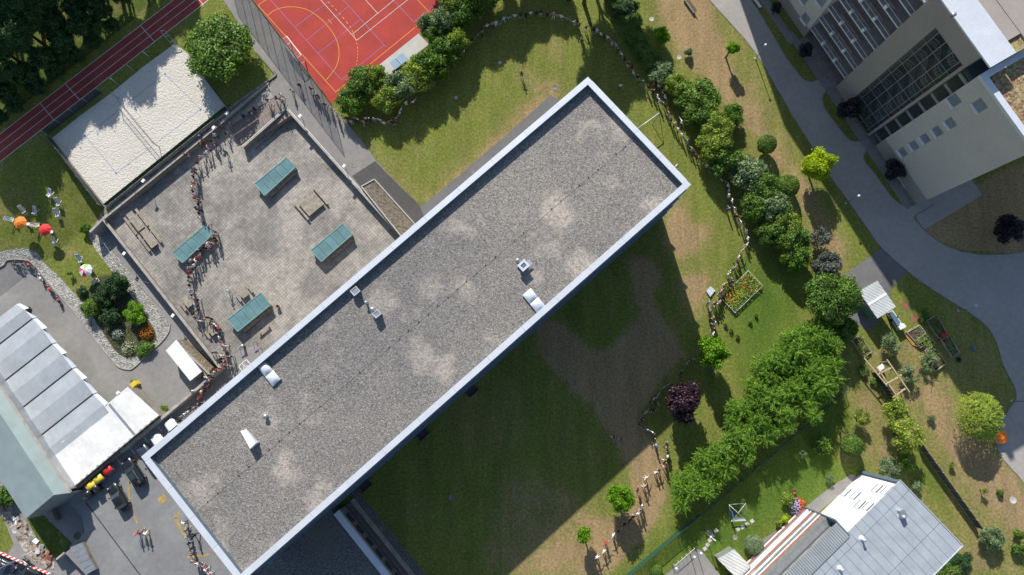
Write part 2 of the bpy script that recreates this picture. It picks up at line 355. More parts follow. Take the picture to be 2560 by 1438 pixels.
M['wood_dark']=plain('dark_decking',(0.27,0.225,0.20),0.85,var=0.25)
M['black']=plain('black_paint',(0.012,0.013,0.016),0.25,var=0.1,coat=0.6)
M['carwhite']=plain('white_car_paint',(0.82,0.82,0.82),0.25,var=0.02,coat=0.6)
M['carblue']=plain('dark_blue_car_paint',(0.03,0.04,0.07),0.25,var=0.05,coat=0.6)
M['carglass']=glass('car_glass',(0.03,0.045,0.05),0.05)
M['rubber']=plain('rubber',(0.02,0.02,0.02),0.8)
M['red']=plain('red_plastic',(0.62,0.02,0.02),0.45,var=0.1)
M['yellow']=plain('yellow_plastic',(0.78,0.58,0.05),0.45,var=0.1)
M['orange']=plain('orange_tarp',(0.95,0.22,0.01),0.6,var=0.08)
M['blue']=plain('blue_paint',(0.04,0.16,0.42),0.5)
M['tt']=plain('table_tennis_top',(0.22,0.33,0.43),0.5,var=0.06)
M['skyglass']=glass('skylight_glass',(0.14,0.25,0.265),0.12)
M['skyframe']=plain('teal_frame',(0.17,0.33,0.32),0.45)
M['winglass']=glass('window_glass',(0.035,0.06,0.085),0.06)
M['dimglass']=glass('dim_glass',(0.20,0.235,0.28),0.3)
M['atrium']=glass('atrium_glass',(0.10,0.14,0.15),0.03,0.14)
M['dgreen']=plain('dark_green_fabric',(0.01,0.06,0.035),0.8)
M['greenwire']=plain('green_wire',(0.03,0.10,0.06),0.6)
M['netgrey']=plain('dark_netting',(0.04,0.05,0.06),0.8)
M['bark']=plain('bark',(0.12,0.085,0.055),0.95,var=0.3,sc_=4)
M['brick']=tiles('red_brick',(0.30,0.10,0.05),(0.2,0.07,0.04),(0.3,0.28,0.25),0.08,0,3,offset=0.5)
M['halfroof']=ribbed('grey_membrane_roof',(0.40,0.43,0.46),-ROT,0.95,0.6,0,0.05,dark=0.86)
M['hallroof']=ribbed('green_grey_corrugated_roof',(0.30,0.37,0.365),rad(36),0.3,0.5,0.1,0.4,dark=0.85)
M['controof']=ribbed('white_container_roof',(0.78,0.77,0.75),-ROT,2.45,0.6,0,0.02,dark=0.8,var=0.1)
M['shedroof']=ribbed('white_ribbed_roof',(0.72,0.74,0.72),rad(-62),0.42,0.4,0.2,0.35,dark=0.6)
M['seamroof']=ribbed('standing_seam_roof',(0.44,0.48,0.51),0,1.2,0.45,0.25,0.07,cross=(5.6,0.018),dark=0.42)
M['corr']=ribbed('corrugated_grey',(0.42,0.45,0.46),0,0.3,0.5,0.2,0.5,dark=0.55)
# foliage
M['leaf_maple']=leafm('maple_leaf',[(0.0393,0.0812,0.013),(0.0893,0.179,0.0195),(0.161,0.292,0.0325),(0.25,0.39,0.0569)])
M['leaf_forest']=leafm('forest_leaf',[(0.0162,0.0473,0.0162),(0.0338,0.0945,0.027),(0.0607,0.142,0.0405)],0.15)
M['leaf_bright']=leafm('bright_leaf',[(0.103,0.23,0.0115),(0.172,0.345,0.0138),(0.253,0.437,0.023)],0.35)
M['leaf_lime']=leafm('lime_leaf',[(0.26,0.34,0.01),(0.42,0.5,0.015),(0.55,0.6,0.03)],0.4)
M['leaf_mid']=leafm('mid_leaf',[(0.056,0.122,0.0195),(0.112,0.212,0.0325),(0.187,0.308,0.0569)],0.25)
M['leaf_grey']=leafm('grey_green_leaf',[(0.087,0.145,0.0653),(0.174,0.261,0.123),(0.319,0.392,0.217)],0.2)
M['leaf_yg']=leafm('yellow_green_leaf',[(0.118,0.191,0.0239),(0.234,0.334,0.0479),(0.418,0.462,0.0957)],0.3)
M['leaf_hedge']=leafm('hedge_leaf',[(0.0951,0.195,0.0195),(0.169,0.308,0.0325),(0.275,0.439,0.0487)],0.3)
M['leaf_purple']=leafm('purple_leaf',[(0.02,0.009,0.016),(0.05,0.022,0.035),(0.10,0.05,0.07)],0.08)
M['leaf_smoke']=leafm('smoky_leaf',[(0.0435,0.0508,0.0508),(0.116,0.131,0.123),(0.232,0.246,0.217)],0.1)
M['leaf_black']=leafm('dark_purple_leaf',[(0.009,0.009,0.018),(0.0225,0.0195,0.0375),(0.045,0.0375,0.06)],0.05)
M['leaf_willow']=leafm('willow_leaf',[(0.174,0.246,0.029),(0.319,0.406,0.058),(0.493,0.551,0.116)],0.35)
M['flower_red']=leafm('red_flower',[(0.5,0.03,0.02),(0.7,0.10,0.03),(0.8,0.2,0.12)],0.1)
M['flower_orange']=leafm('orange_flower',[(0.5,0.12,0.02),(0.65,0.25,0.03)],0.1)
M['flower_yellow']=leafm('yellow_flower',[(0.55,0.45,0.02),(0.7,0.6,0.05)],0.1)
M['flower_white']=leafm('white_flower',[(0.6,0.62,0.5),(0.75,0.76,0.7)],0.1)
M['flower_mauve']=leafm('mauve_flower',[(0.35,0.22,0.55),(0.6,0.55,0.75)],0.1)
# ================= GROUND =================
ud=Vector((-_n.y,_n.x,0)); 
if ud.x>0: ud=-ud                                       # along the upper rim, towards the west
A0=A_+ud*330
FLAT=[Vector((-380,380,0)),A0,A_]+Q([(262,513),(258,546),(690,203),(718,268),(1005,592)])+[Vector((-12,16,0)),Vector((-38,-15,0)),Vector((-41,-60,0)),Vector((-41,-380,0)),Vector((380,-380,0)),Vector((380,380,0))]
DRY=[([(1575,655),(1610,640),(1650,690),(1625,755),(1690,850),(1705,885),(1610,1000),(1590,1060),(1640,1110),(1665,1180),(1660,1250),(1640,1300),(1560,1390),(1500,1438),(1440,1438),(1500,1340),(1590,1250),(1580,1160),(1530,1090),(1480,1010),(1420,960),(1350,890),(1340,820),(1400,800),(1480,885),(1530,870),(1605,790),(1590,730)],0.95),
([(1665,560),(1700,490),(1722,545),(1752,610),(1700,655),(1670,610)],0.62),([(1732,560),(1770,570),(1768,600),(1740,600)],0.6),([(1705,690),(1765,680),(1768,720),(1735,790),(1710,740)],0.6),
([(1640,-60),(1760,-60),(1790,60),(1830,170),(1900,280),(1960,400),(2030,470),(2095,600),(2110,660),(2060,700),(2040,560),(1960,430),(1850,290),(1740,180),(1660,80)],0.6),
([(2290,960),(2370,1000),(2470,1130),(2560,1230),(2700,1400),(2560,1340),(2450,1240),(2350,1110)],0.62),
([(2280,570),(2330,515),(2580,400),(2700,620),(2560,640),(2400,622)],0.95),
([(2240,860),(2300,850),(2400,1040),(2340,1060),(2250,930)],0.42),([(2380,760),(2480,860),(2520,960),(2430,960)],0.3),
([(1280,1180),(1440,1250),(1440,1438),(1300,1438),(1220,1400)],0.34),([(2120,980),(2200,960),(2240,1170),(2190,1190)],0.4),([(2100,1080),(2150,1075),(2150,1150),(2105,1150)],0.4),
([(1380,100),(1400,120),(1395,150),(1370,130)],0.4),([(1300,180),(1385,215),(1395,250),(1290,330),(1080,490),(1060,500),(1280,310),(1360,235)],0.45),([(2360,1180),(2460,1300),(2520,1438),(2400,1438)],0.35),([(2240,1200),(2300,1210),(2440,1370),(2420,1400)],0.3),
([(900,350),(1050,490),(1045,510),(925,380)],0.3),([(1640,-40),(1780,0),(1870,150),(2000,400),(2110,640),(2060,720),(1990,560),(1900,420),(1800,250),(1700,150)],0.3),([(1300,180),(1400,215),(1395,250),(1290,350),(1080,510),(1060,500),(1270,310),(1350,235)],0.5),([(1440,1290),(1560,1300),(1600,1350),(1500,1438),(1280,1438)],0.5),([(2150,880),(2420,860),(2520,1000),(2560,1290),(2560,1438),(2480,1438),(2330,1150),(2200,1000)],0.3),([(0,430),(120,420),(250,560),(300,690),(200,740),(60,600)],0.3),([(1100,1000),(1290,960),(1300,1100),(1180,1120)],0.2)]
def sdist(px,py,poly):
    n=len(poly); ins=np.zeros(px.shape,bool); dm=np.full(px.shape,1e9)
    for i in range(n):
        ax,ay=poly[i].x,poly[i].y; bx,by=poly[(i+1)%n].x,poly[(i+1)%n].y
        dx,dy=bx-ax,by-ay; t=np.clip(((px-ax)*dx+(py-ay)*dy)/(dx*dx+dy*dy+1e-9),0,1)
        dm=np.minimum(dm,np.hypot(px-ax-t*dx,py-ay-t*dy))
        c=((ay>py)!=(by>py)); xi=(bx-ax)*(py-ay)/((by-ay) if abs(by-ay)>1e-9 else 1e-9)+ax; ins^=(c&(px<xi))
    return np.where(ins,-dm,dm)
def lawn_sheet():
    step=1.3; bnd=[(p.x,p.y) for p in FLAT]; nb=len(bnd)
    gx,gy=np.meshgrid(np.arange(-96,94,step),np.arange(-34,72,step)); gx=gx.ravel(); gy=gy.ravel()
    rr=np.random.RandomState(3); gx=gx+rr.uniform(-.3,.3,gx.shape); gy=gy+rr.uniform(-.3,.3,gy.shape)
    sd=sdist(gx,gy,FLAT); k=sd<-0.5; pts=[Vector(p) for p in bnd]+[Vector((a,b)) for a,b in zip(gx[k],gy[k])]
    vo,_,fo,_,_,_=delaunay_2d_cdt(pts,[(i,(i+1)%nb) for i in range(nb)],[],1,1e-4)
    me=bpy.data.meshes.new('lawn'); me.from_pydata([(v.x,v.y,0) for v in vo],[],[list(f) for f in fo])
    vx=np.array([v.x for v in vo]); vy=np.array([v.y for v in vo]); dry=np.zeros(len(vo))
    for poly,s_ in DRY:
        sd=sdist(vx,vy,Q(poly)); dry=np.maximum(dry,s_*(1-np.clip((sd+0.7)/(1.5 if s_>.9 else 2.4),0,1)))
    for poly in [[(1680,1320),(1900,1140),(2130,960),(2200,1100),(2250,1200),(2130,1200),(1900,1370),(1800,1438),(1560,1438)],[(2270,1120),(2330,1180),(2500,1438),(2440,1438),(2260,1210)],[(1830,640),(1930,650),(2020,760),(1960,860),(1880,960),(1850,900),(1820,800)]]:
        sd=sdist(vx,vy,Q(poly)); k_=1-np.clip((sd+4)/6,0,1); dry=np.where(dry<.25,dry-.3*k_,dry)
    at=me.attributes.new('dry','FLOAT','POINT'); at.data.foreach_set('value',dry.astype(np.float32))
    me.materials.append(M['lawn'])
    bm=bmesh.new(); bm.from_mesh(me); bmesh.ops.recalc_face_normals(bm,faces=bm.faces); 
    if sum(f.normal.z for f in bm.faces)<0: bmesh.ops.reverse_faces(bm,faces=bm.faces[:])
    bm.to_mesh(me); bm.free()
    o=bpy.data.objects.new('lawn',me); C.objects.link(o); o['kind']='structure'
lawn_sheet()
# low western ground: asphalt base, grass slope, stones, planting soil
low=[A0,A_,P(262,513),P(600,450),Vector((-30,10,0)),Vector((-20,-380,0)),Vector((-380,-380,0)),Vector((-380,A0.y-50,0))]
drape('road_loop',low,0.0,M['asph_light'])
G=[(-1500,1500),(-60,470),(130,347),(262,513),(226,578),(234,613),(267,660),(290,690),(318,727),(340,760),(370,800),(395,850),(370,880),(330,905),(290,895),(262,850),(235,800),(204,757),(180,727),(143,687),(113,660),(93,632),(70,623),(10,627),(-60,650),(-400,800)]
def L2(pts): return [PL(a,b) for a,b in pts]
g=[A0+Vector((0,0,0)),]+L2(G[2:25])+L2([(-400,800)])+[Vector((-230,-200,0))]
drape('grass_slope',g,0.02,M['lawn2'])
st=smooth([(-200,740),(0,667),(20,649),(67,650),(90,667),(113,694),(140,727),(160,747),(187,780),(214,814),(244,854),(277,894),(294,914),(314,922),(334,919),(367,887),(404,854),(420,832),(424,814),(407,787),(360,727),(314,667),(267,607),(234,577),(222,585),(240,625),(268,662),(290,692),(318,727),(345,762),(372,800),(392,845),(368,872),(335,893),(300,888),(270,850),(238,800),(206,757),(180,727),(143,687),(113,660),(93,632),(70,623),(10,627),(-200,690)],3)
drape('stone_bed',L2(st),0.04,M['stones'])
pb=smooth([(204,735),(226,722),(250,690),(290,692),(318,727),(345,762),(372,800),(392,845),(368,872),(335,893),(300,888),(270,850),(238,800)],3,True)
drape('planting_soil',L2(pb),0.06,M['mulch'])
kb=MB(); kl=L2(smooth([(-100,700),(0,668),(20,650),(67,651),(90,668),(113,695),(140,728),(187,781),(244,855),(277,895),(294,915),(314,923),(334,920),(367,888),(404,855),(422,830),(425,812)],4))
for i in range(len(kl)-1): kb.bar(kl[i]+Vector((0,0,.07)),kl[i+1]+Vector((0,0,.07)),0.14,0.16)
tag(kb.build('road_kerb',M['concrete']),kind='structure')
# flat surfaces
TD=(P(387,105)-P(135,301)).normalized()
tl=P(0,404)-TD*200; tr=P(511,10)+TD*200; ul=P(0,334)-TD*200; ur=P(433,0)+TD*200
# both rims of the running track, parallel
sheet('running_track',[tl,tr,ur,ul],0.008,M['track'])
b=MB()
for f in (0.01,0.345,0.665,0.985): strip(b,[tl.lerp(ul,f),tr.lerp(ur,f)],0.07 if 0.1<f<0.9 else 0.09,0.012)
for a,c in [((498,0),(509,13)),((352,65),(387,105)),((164,211),(200,251)),((100,258),(135,301))]: strip(b,[P(*a),P(*c)],0.08,0.016)
tag(b.build('track_lines',M['wline']),kind='structure')
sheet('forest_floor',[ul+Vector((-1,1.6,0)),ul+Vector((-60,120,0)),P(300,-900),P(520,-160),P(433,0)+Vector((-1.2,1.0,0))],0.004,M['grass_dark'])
sheet('volleyball_sand',Q([(437,110),(470,133),(505,182),(569,270),(262,513),(230,478),(185,415),(128,348),(200,290),(280,232),(360,166)]),0.05,M['sand'],th=0.1)
tp_=thing('court_boundary_tape','thin blue boundary tape lying in a rectangle on the pale volleyball sand','boundary tape',P(215,342)); cr=[(215,342),(412,185),(502,274),(291,433)]
for i in range(4):
    b=MB(); a,c=P(*cr[i]),P(*cr[(i+1)%4]); strip(b,[a,c],0.055,0.056); b.build('tape_side',M['blue'],tp_); continue
    for k in range(8):
        p0=a.lerp(c,k/8);p1=a.lerp(c,(k+1)/8)
        if R.random()<0.85: strip(b,[p0,p1],0.06,0.056)

# red court
sheet('sports_court',Q([(560,-90),(827,261),(1046,84),(1140,8),(1300,-120),(900,-420)]),0.012,M['court'])
sheet('concrete_pad',Q([(1046,84),(1072,111),(962,197),(936,172)]),0.016,M['slab'])
def z2(x,y): return P(640+x/2.995,y/2.995)
b=MB(); W=0.055
Y=lambda pts,w=0.07: strip(b,[z2(*p) for p in pts],w,0.016,0)
Bl=lambda pts,w=0.05: strip(b,[z2(*p) for p in pts],w,0.020,1)
Wh=lambda pts,w=0.065: strip(b,[z2(*p) for p in pts],w,0.024,2)
Y([(75,0),(15,40),(597,690),(1445,0),(1700,-205)]); Y(smooth([(90,115),(130,82),(180,62),(230,53),(280,52),(330,58),(380,72),(425,96),(465,125),(505,160),(540,200),(573,243),(598,288),(615,335),(622,385),(620,430),(610,475),(592,515),(566,550),(525,600)],2),0.07)
Y([(540,145),(568,175)]); Y([(1210,0),(1310,105)]); Y([(1210,0),(1000,-260)])
ds=[z2(*p) for p in smooth([(540,15),(580,53),(620,95),(660,143),(700,195),(725,240),(745,290),(757,335),(762,380),(762,415),(758,450),(750,490),(738,535)],3)]
for i in range(0,len(ds)-1,2): strip(b,ds[i:i+2],0.08,0.016,0)
Bl([(0,-130),(110,0),(640,600),(960,338),(640,-15)]); Bl([(290,205),(545,10)]);Bl([(380,300),(695,45)]);Bl([(465,400),(780,148)]); Bl([(900,-150),(1035,5),(1180,165),(1390,0),(1600,-170)]); Bl([(960,338),(975,352)])
Wh([(485,0),(755,303),(1135,0),(1400,-212)]);Wh([(720,258),(1035,0)]);Wh([(820,0),(910,100)]);Wh([(485,0),(300,-200)])
tag(b.build('court_lines',[M['yline'],M['bline'],M['wline']]),kind='structure')
sheet('entrance_path',Q([(480,-150),(545,-20),(575,25),(610,80),(640,132),(688,184),(690,203),(718,268),(1005,592),(1090,500),(1053,518),(1000,465),(940,402),(905,352),(876,318),(850,290),(826,262),(560,-90),(520,-200)]),0.008,M['path'])
sheet('dark_asphalt_strip',Q([(880,440),(938,403),(1000,466),(1056,520),(1100,560),(1005,600)]),0.014,M['asph_dark'])
sheet('side_path',Q([(1050,517),(1101,479),(1280,325),(1378,237),(1398,250),(1500,300),(1100,640)]),0.018,M['walk'])
# right-hand road
RL=smooth([(1640,-160),(1700,-90),(1774,0),(1828,60),(1861,97),(1894,140),(1920,184),(1957,247),(1983,294),(2030,367),(2077,444),(2105,482),(2134,523),(2167,570),(2205,622),(2267,677),(2320,717),(2387,760),(2427,784),(2467,817),(2491,857),(2507,911),(2531,958),(2539,978),(2538,1001),(2517,1031),(2491,1068),(2487,1101),(2501,1138),(2531,1175),(2560,1208),(2700,1400)],3)
RR=smooth([(1740,-160),(1800,-90),(1878,0),(1920,67),(1940,100),(1963,140),(1987,173),(2007,197),(2030,205),(2057,192),(2075,178)],3)+smooth([(2090,212),(2062,232),(2057,257),(2070,284),(2094,314),(2117,344),(2137,354),(2160,347),(2180,330)],3)+smooth([(2195,358),(2166,378),(2160,400),(2187,434),(2220,480),(2237,500),(2257,513),(2284,512),(2310,500)],3)+smooth([(2340,500),(2326,518),(2290,538),(2290,553),(2314,577),(2347,603),(2387,623),(2437,635),(2487,637),(2531,634),(2560,628),(2800,560)],3)
sheet('driveway_road',Q(RL)+[P(2900,1400),P(3000,560)]+Q(RR[::-1]),0.010,M['asphalt'])
sheet('shelter_path',Q([(2205,620),(2107,690),(2150,740),(2140,760),(2120,790),(2170,830),(2200,800),(2230,720),(2268,678),(2267,677)]),0.014,M['walk'])
b=MB(); kerb(b,Q(RL),0.12,0.0,0.055); 
rr=Q(RR); kerb(b,rr[:30],0.12,0,0.055); kerb(b,rr[31:55],0.12,0,0.055); kerb(b,rr[56:80],0.12,0,0.055); kerb(b,rr[83:],0.14,0,0.07)
tag(b.build('driveway_kerb',M['conc_dark']),kind='structure')
# parking deck, west of the long block
pk=Q([(549,925),(475,985),(300,1125),(180,1225),(172,1243),(176,1262),(205,1290),(212,1330),(160,1380),(215,1438),(240,1520)],PARK)+[Vector((-70,-60,0)),Vector((-36,-60,0)),Vector((-36,-10,0)),Vector((-30,10,0)),P(600,880,PARK)]
sheet('parking_lot',pk,PARK,M['asph_park'],th=2.2)
b=MB()
def yp(pts,w,j=0): strip(b,Q(pts,PARK),w,PARK+0.006,0)
def z9(x,y): return (x/2.995,958+y/2.995)
yp([z9(968,740),z9(962,800),z9(975,900),z9(1000,990),z9(1030,1050)],0.28); yp([z9(1040,1065),z9(1080,1130),z9(1150,1200)],0.12)
strip(b,Q([z9(1190,890),z9(1240,850)],PARK),1.1,PARK+0.006); strip(b,Q([z9(1340,970),z9(1310,1010),z9(1370,1120),z9(1400,1160)],PARK),0.4,PARK+0.006); strip(b,Q([z9(1400,1300),z9(1500,1295),z9(1570,1280)],PARK),0.32,PARK+0.006)
strip(b,Q([z9(1010,570),z9(1040,560)],PARK),0.8,PARK+0.006)
tag(b.build('faded_markings',M['yfade']),kind='structure')
b=MB(); strip(b,Q([z9(640,890),z9(1050,1438),z9(1100,1500)],PARK),0.16,PARK+0.010)
tag(b.build('drain_channel',plain('rusty_drain',(0.07,0.04,0.035),0.9)),kind='structure')
b=MB()
for x0,y0 in [(870,560),(970,480),(1070,395),(1170,310),(1265,235)]: strip(b,Q([z9(x0,y0),z9(x0+42,y0+52)],PARK),0.1,PARK+0.006)
tag(b.build('parking_bay_lines',M['wline']),kind='structure')
# lush verge by the hall and the rubble strip
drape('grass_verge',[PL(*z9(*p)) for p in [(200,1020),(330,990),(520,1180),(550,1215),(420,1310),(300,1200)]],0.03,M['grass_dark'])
rub=speckle('rubble',[(0.0,(0.09,0.07,0.05)),(0.4,(0.28,0.20,0.15)),(0.7,(0.42,0.38,0.33)),(1.0,(0.6,0.57,0.52))],3.0,patch=(0.14,0.18,0.05),patchscale=0.3)
drape('rubble_strip',[PL(*z9(*p)) for p in [(-300,500),(0,800),(90,930),(200,1050),(300,1200),(420,1320),(400,1400),(250,1330),(180,1250),(60,1060),(0,960),(-200,800)]],0.05,rub)
drape('dry_bank',[PL(*z9(*p)) for p in [(-100,980),(20,1000),(60,1100),(100,1200),(60,1270),(-100,1230)]],0.03,M['lawn2'])
# ================= TERRACE =================
TE=-1.17
tin=Q([(262,548),(560,302),(608,362),(718,272),(1003,590),(1130,740),(760,1090),(549,925)],TE)
t=thing('roof_terrace','paved flat terrace deck with low parapet walls beside the long gravel-roofed block','terrace',tin[0])
b=MB(); b.prism([(p.x,p.y) for p in tin],-3.4,TE,0); b.build('paved_deck',[M['pavers']],t)
def wall(b,a,c,th,z0,z1,side=0,m=0):
    a=Vector((a.x,a.y,0));c=Vector((c.x,c.y,0)); d=(c-a).normalized(); s_=Vector((-d.y,d.x,0))*th
    o0=s_*(-.5 if side==0 else (0 if side>0 else -1)); o1=s_*(.5 if side==0 else (1 if side>0 else 0))
    b.prism([(q.x,q.y) for q in (a+o0,c+o0,c+o1,a+o1)],z0,z1,m)
def parapet(pa,pc,z1,th=0.34,z0=-3.4,side=0,cap=M['concrete'],edge=M['white']):
    a=P(*pa,z1);c=P(*pc,z1); b=MB(); wall(b,a,c,th,z0,z1-0.06,side); w_=b.build('parapet_wall',M['conc_dark'],t)
    b=MB(); wall(b,a,c,th+0.08,z1-0.058,z1,side); b.build('coping',cap,w_); return w_
parapet((258,548),(552,922),-0.35)
parapet((716,270),(1004,592),0.15,edge=M['white'])
parapet((605,368),(716,270),0.15)
parapet((258,546),(560,300),0.12,0.4,-3.4)
parapet((560,300),(672,205),0.12,0.4,-3.4)
b=MB(); wall(b,P(723,275,.16),P(1010,594,.16),0.07,0.155,0.18); b.build('white_edge_strip',M['white'],t)
b=MB(); wall(b,P(605,366,.16),P(716,267,.16),0.07,0.155,0.18); b.build('white_edge_strip',M['white'],t)
b=MB(); strip(b,[P(735,292,TE),P(985,574,TE)],0.14,TE+0.004); strip(b,[P(735,292,TE),P(640,372,TE)],0.1,TE+0.004); b.build('drain_line',M['asph_dark'],t)
# faint painted lines on the pavers
b=MB()
def T5(x,y): return P(x/2.995,480+y/2.995,TE)
for pts in [[(1300,270),(1325,300),(1390,250)],[(1340,225),(1360,245)],[(1645,325),(1780,215)],[(1790,545),(1895,665)],[(1600,640),(1800,900)]]:
    q=[T5(*p) for p in pts]
    for i in range(len(q)-1):
        for k in range(10):
            if R.random()<0.7: strip(b,[q[i].lerp(q[i+1],k/10),q[i].lerp(q[i+1],(k+.7)/10)],0.09,TE+0.005)
for a,c in [((652,352),(663,392)),((672,340),(686,372)),((655,352),(677,338))]: strip(b,[P(*a,TE),P(*c,TE)],0.06,TE+0.005)
tag(b.build('faded_game_lines',plain('worn_white_paint',(0.45,0.44,0.41),0.9,var=0.3,sc_=3),t),kind='stuff')
# asphalt apron by the building with the painted wheelchair square
b=MB(); q=Q([(592,880),(640,862),(655,880),(760,830),(790,1000),(640,1010),(552,925)],TE); b.poly([(p.x,p.y,TE+0.006) for p in (q if 1 else q)][::-1]); b.build('asphalt_apron',M['asph_light'],t)
b=MB()
def wc(u,v):   # local frame of the painted square, 1.6 m wide
    o=P(614,917,TE); e1=(P(628,930,TE)-P(613,902,TE)).normalized(); e1=Vector((math.cos(ROT),math.sin(ROT),0)); e2=Vector((-e1.y,e1.x,0)); p=o+e1*u+e2*v; return p
for a,c in [((-.8,-.8),(.8,-.8)),((.8,-.8),(.8,.8)),((.8,.8),(-.8,.8)),((-.8,.8),(-.8,-.8))]: strip(b,[wc(*a),wc(*c)],0.12,TE+0.012)
strip(b,[wc(.34*math.cos(a)-.1,.34*math.sin(a)-.15) for a in [rad(x) for x in range(100,361,20)]],0.09,TE+0.012)
strip(b,[wc(-.12,.5),wc(-.08,.0),wc(.3,0),wc(.45,-.4)],0.1,TE+0.012); strip(b,[wc(-.1,.25),wc(.2,.25)],0.08,TE+0.012); strip(b,[wc(-.2,.6),wc(-.04,.6)],0.15,TE+0.012)
b.build('wheelchair_pictogram',M['wline'],t)
# stairs down from the path to the terrace
s=thing('outdoor_stairs','long concrete stairs with dark treads dropping from the grey path to the terrace','stairs',P(640,300,TE))
top=P(704,250,0); bot=P(582,333,TE); top.z=0; d=Vector((bot.x-top.x,bot.y-top.y,0)); Ls=d.length; d.normalize(); sd_=Vector((-d.y,d.x,0)); n=22
b=MB(); 
for i in range(n):
    a=top+d*(Ls*i/n); c=top+d*(Ls*(i+1)/n); z=-1.2*(i+0.3)/n; hw=1.75; hx=3.1
    b.prism([(q.x,q.y) for q in (a-sd_*hw,c-sd_*hw,c+sd_*hx,a+sd_*hx)],-3.2,z,0)
b.build('treads',M['wood_dark'],s)
b=MB()
for i in range(n+1):
    a=top+d*(Ls*i/n); z=-1.2*(i-0.7)/n+0.012; b.bar((a-sd_*1.75)+Vector((0,0,z)),(a+sd_*3.1)+Vector((0,0,z)),0.06,0.02)
b.build('nosings',M['conc_dark'],s)
b=MB()
for o_ in (0.85,0.98):
    pa=[top+sd_*(o_*1)+Vector((0,0,0.9)),top+d*(Ls*.45)+sd_*(o_)+Vector((0,0,0.35)),bot+sd_*o_+Vector((0,0,0.9))]
    b.tube([(p.x,p.y,p.z) for p in pa],0.035,6)
for i in (0,.22,.45,.7,.98):
    p=top+d*(Ls*i)+sd_*0.9; z=-1.2*i; b.tube([(p.x,p.y,z),(p.x,p.y,z+0.9-(.0 if i in(0,.98) else .2))],0.03,6)
b.build('handrail',M['wood_new'],s)
# sloping concrete bank between stair and wall
b=MB(); q1=[P(672,212,0.0),P(690,240,0.0),P(565,322,TE),P(556,306,TE)]; lo=[(p.x,p.y,-3.2) for p in q1]; hi=[(q1[0].x,q1[0].y,0.05),(q1[1].x,q1[1].y,0.0),(q1[2].x,q1[2].y,TE+.1),(q1[3].x,q1[3].y,TE+.25)]
b.poly(hi[::-1]); b.poly([lo[1],hi[1],hi[2],lo[2]]); b.poly([lo[0],lo[1],hi[1],hi[0]]); b.poly([lo[3],lo[2],hi[2],hi[3]])
b.build('side_bank',M['concrete'],s)
sheet('stair_landing',Q([(690,198),(722,262),(706,275),(664,212)],0.0),0.02,M['path'],th=3)
# strip of planting and ledge between sand and terrace
sheet('ledge_strip',Q([(262,513),(569,270),(668,202),(690,200),(566,303),(262,549)]),0.03,M['planter'],th=0.2)
def wall_thing(name,label,cat,a,c,z0,z1,th,mat,side=0,za=None):
    pa=P(*a,z1);pc=P(*c,z1); b=MB(); wall(b,pa,pc,th,z0,z1,side); return tag(b.build(name,mat,loc=(pa.x,pa.y,z0)),label,cat)
wall_thing('retaining_wall','long concrete retaining wall along the green mesh side of the sand court','wall',(264,520),(566,280),-0.5,0.2,0.25,M['concrete'])
wall_thing('retaining_wall','concrete retaining wall rising from the grass at the sand court west side','wall',(130,349),(262,516),-3.3,0.08,0.25,M['conc_dark'])
wall_thing('retaining_wall','short concrete wall stub beside the top of the service ramp','wall',(224,580),(268,536),-3.3,-0.6,0.4,M['concrete'])
wall_thing('retaining_wall','stone kerb wall round the grass corner under the big round tree','wall',(566,276),(690,186),-1.2,0.22,0.35,M['conc_dark'])
wall_thing('retaining_wall','short kerb wall along the grass beside the fenced path','wall',(690,186),(640,128),-0.2,0.15,0.3,M['conc_dark'])
wall_thing('retaining_wall','long concrete wall between the container yard and the parking row','wall',(556,918),(480,982),-3.3,-0.05,0.4,M['concrete'])
wall_thing('retaining_wall','concrete wall running on behind the parked white cars','wall',(479,983),(300,1131),-3.3,-0.05,0.4,M['concrete'])
wall_thing('retaining_wall','concrete wall behind the waste bins, under the container roofs','wall',(299,1132),(178,1232),-3.3,-0.05,0.4,M['conc_dark'])
# gravel planter box beside the block
bx=[P(*p,0.55) for p in [(903,466),(936,448),(1037,560),(1004,592)]]
p_=thing('gravel_planter','long sunken gravel planter box with white edges between terrace and dark asphalt','planter',(bx[0].x,bx[0].y,0))
b=MB(); b.prism([(q.x,q.y) for q in bx],0,0.42); b.build('gravel_bed',M['planter'],p_)
for i in range(4): b=MB(); wall(b,bx[i],bx[(i+1)%4],0.16,0,0.56); b.build('edge',M['slab'],p_)
# service ramp retaining edge and dark pit next to the container
b=MB(); q=[PL(*p) for p in [(446,868),(466,850),(545,920),(530,945)]]; 
pit=tag(b.build('x',M['planter']) if 0 else sheet('gravel_pocket',q,-1.0,M['planter'],kind=None,th=2.0),'dark gravel bed held by concrete between white container and terrace wall','planter')
wall_thing('pocket_wall','thin pale concrete wall along the gravel pocket next to the container','wall',(447,862),(532,945),-3,-0.7,0.2,M['concrete'])
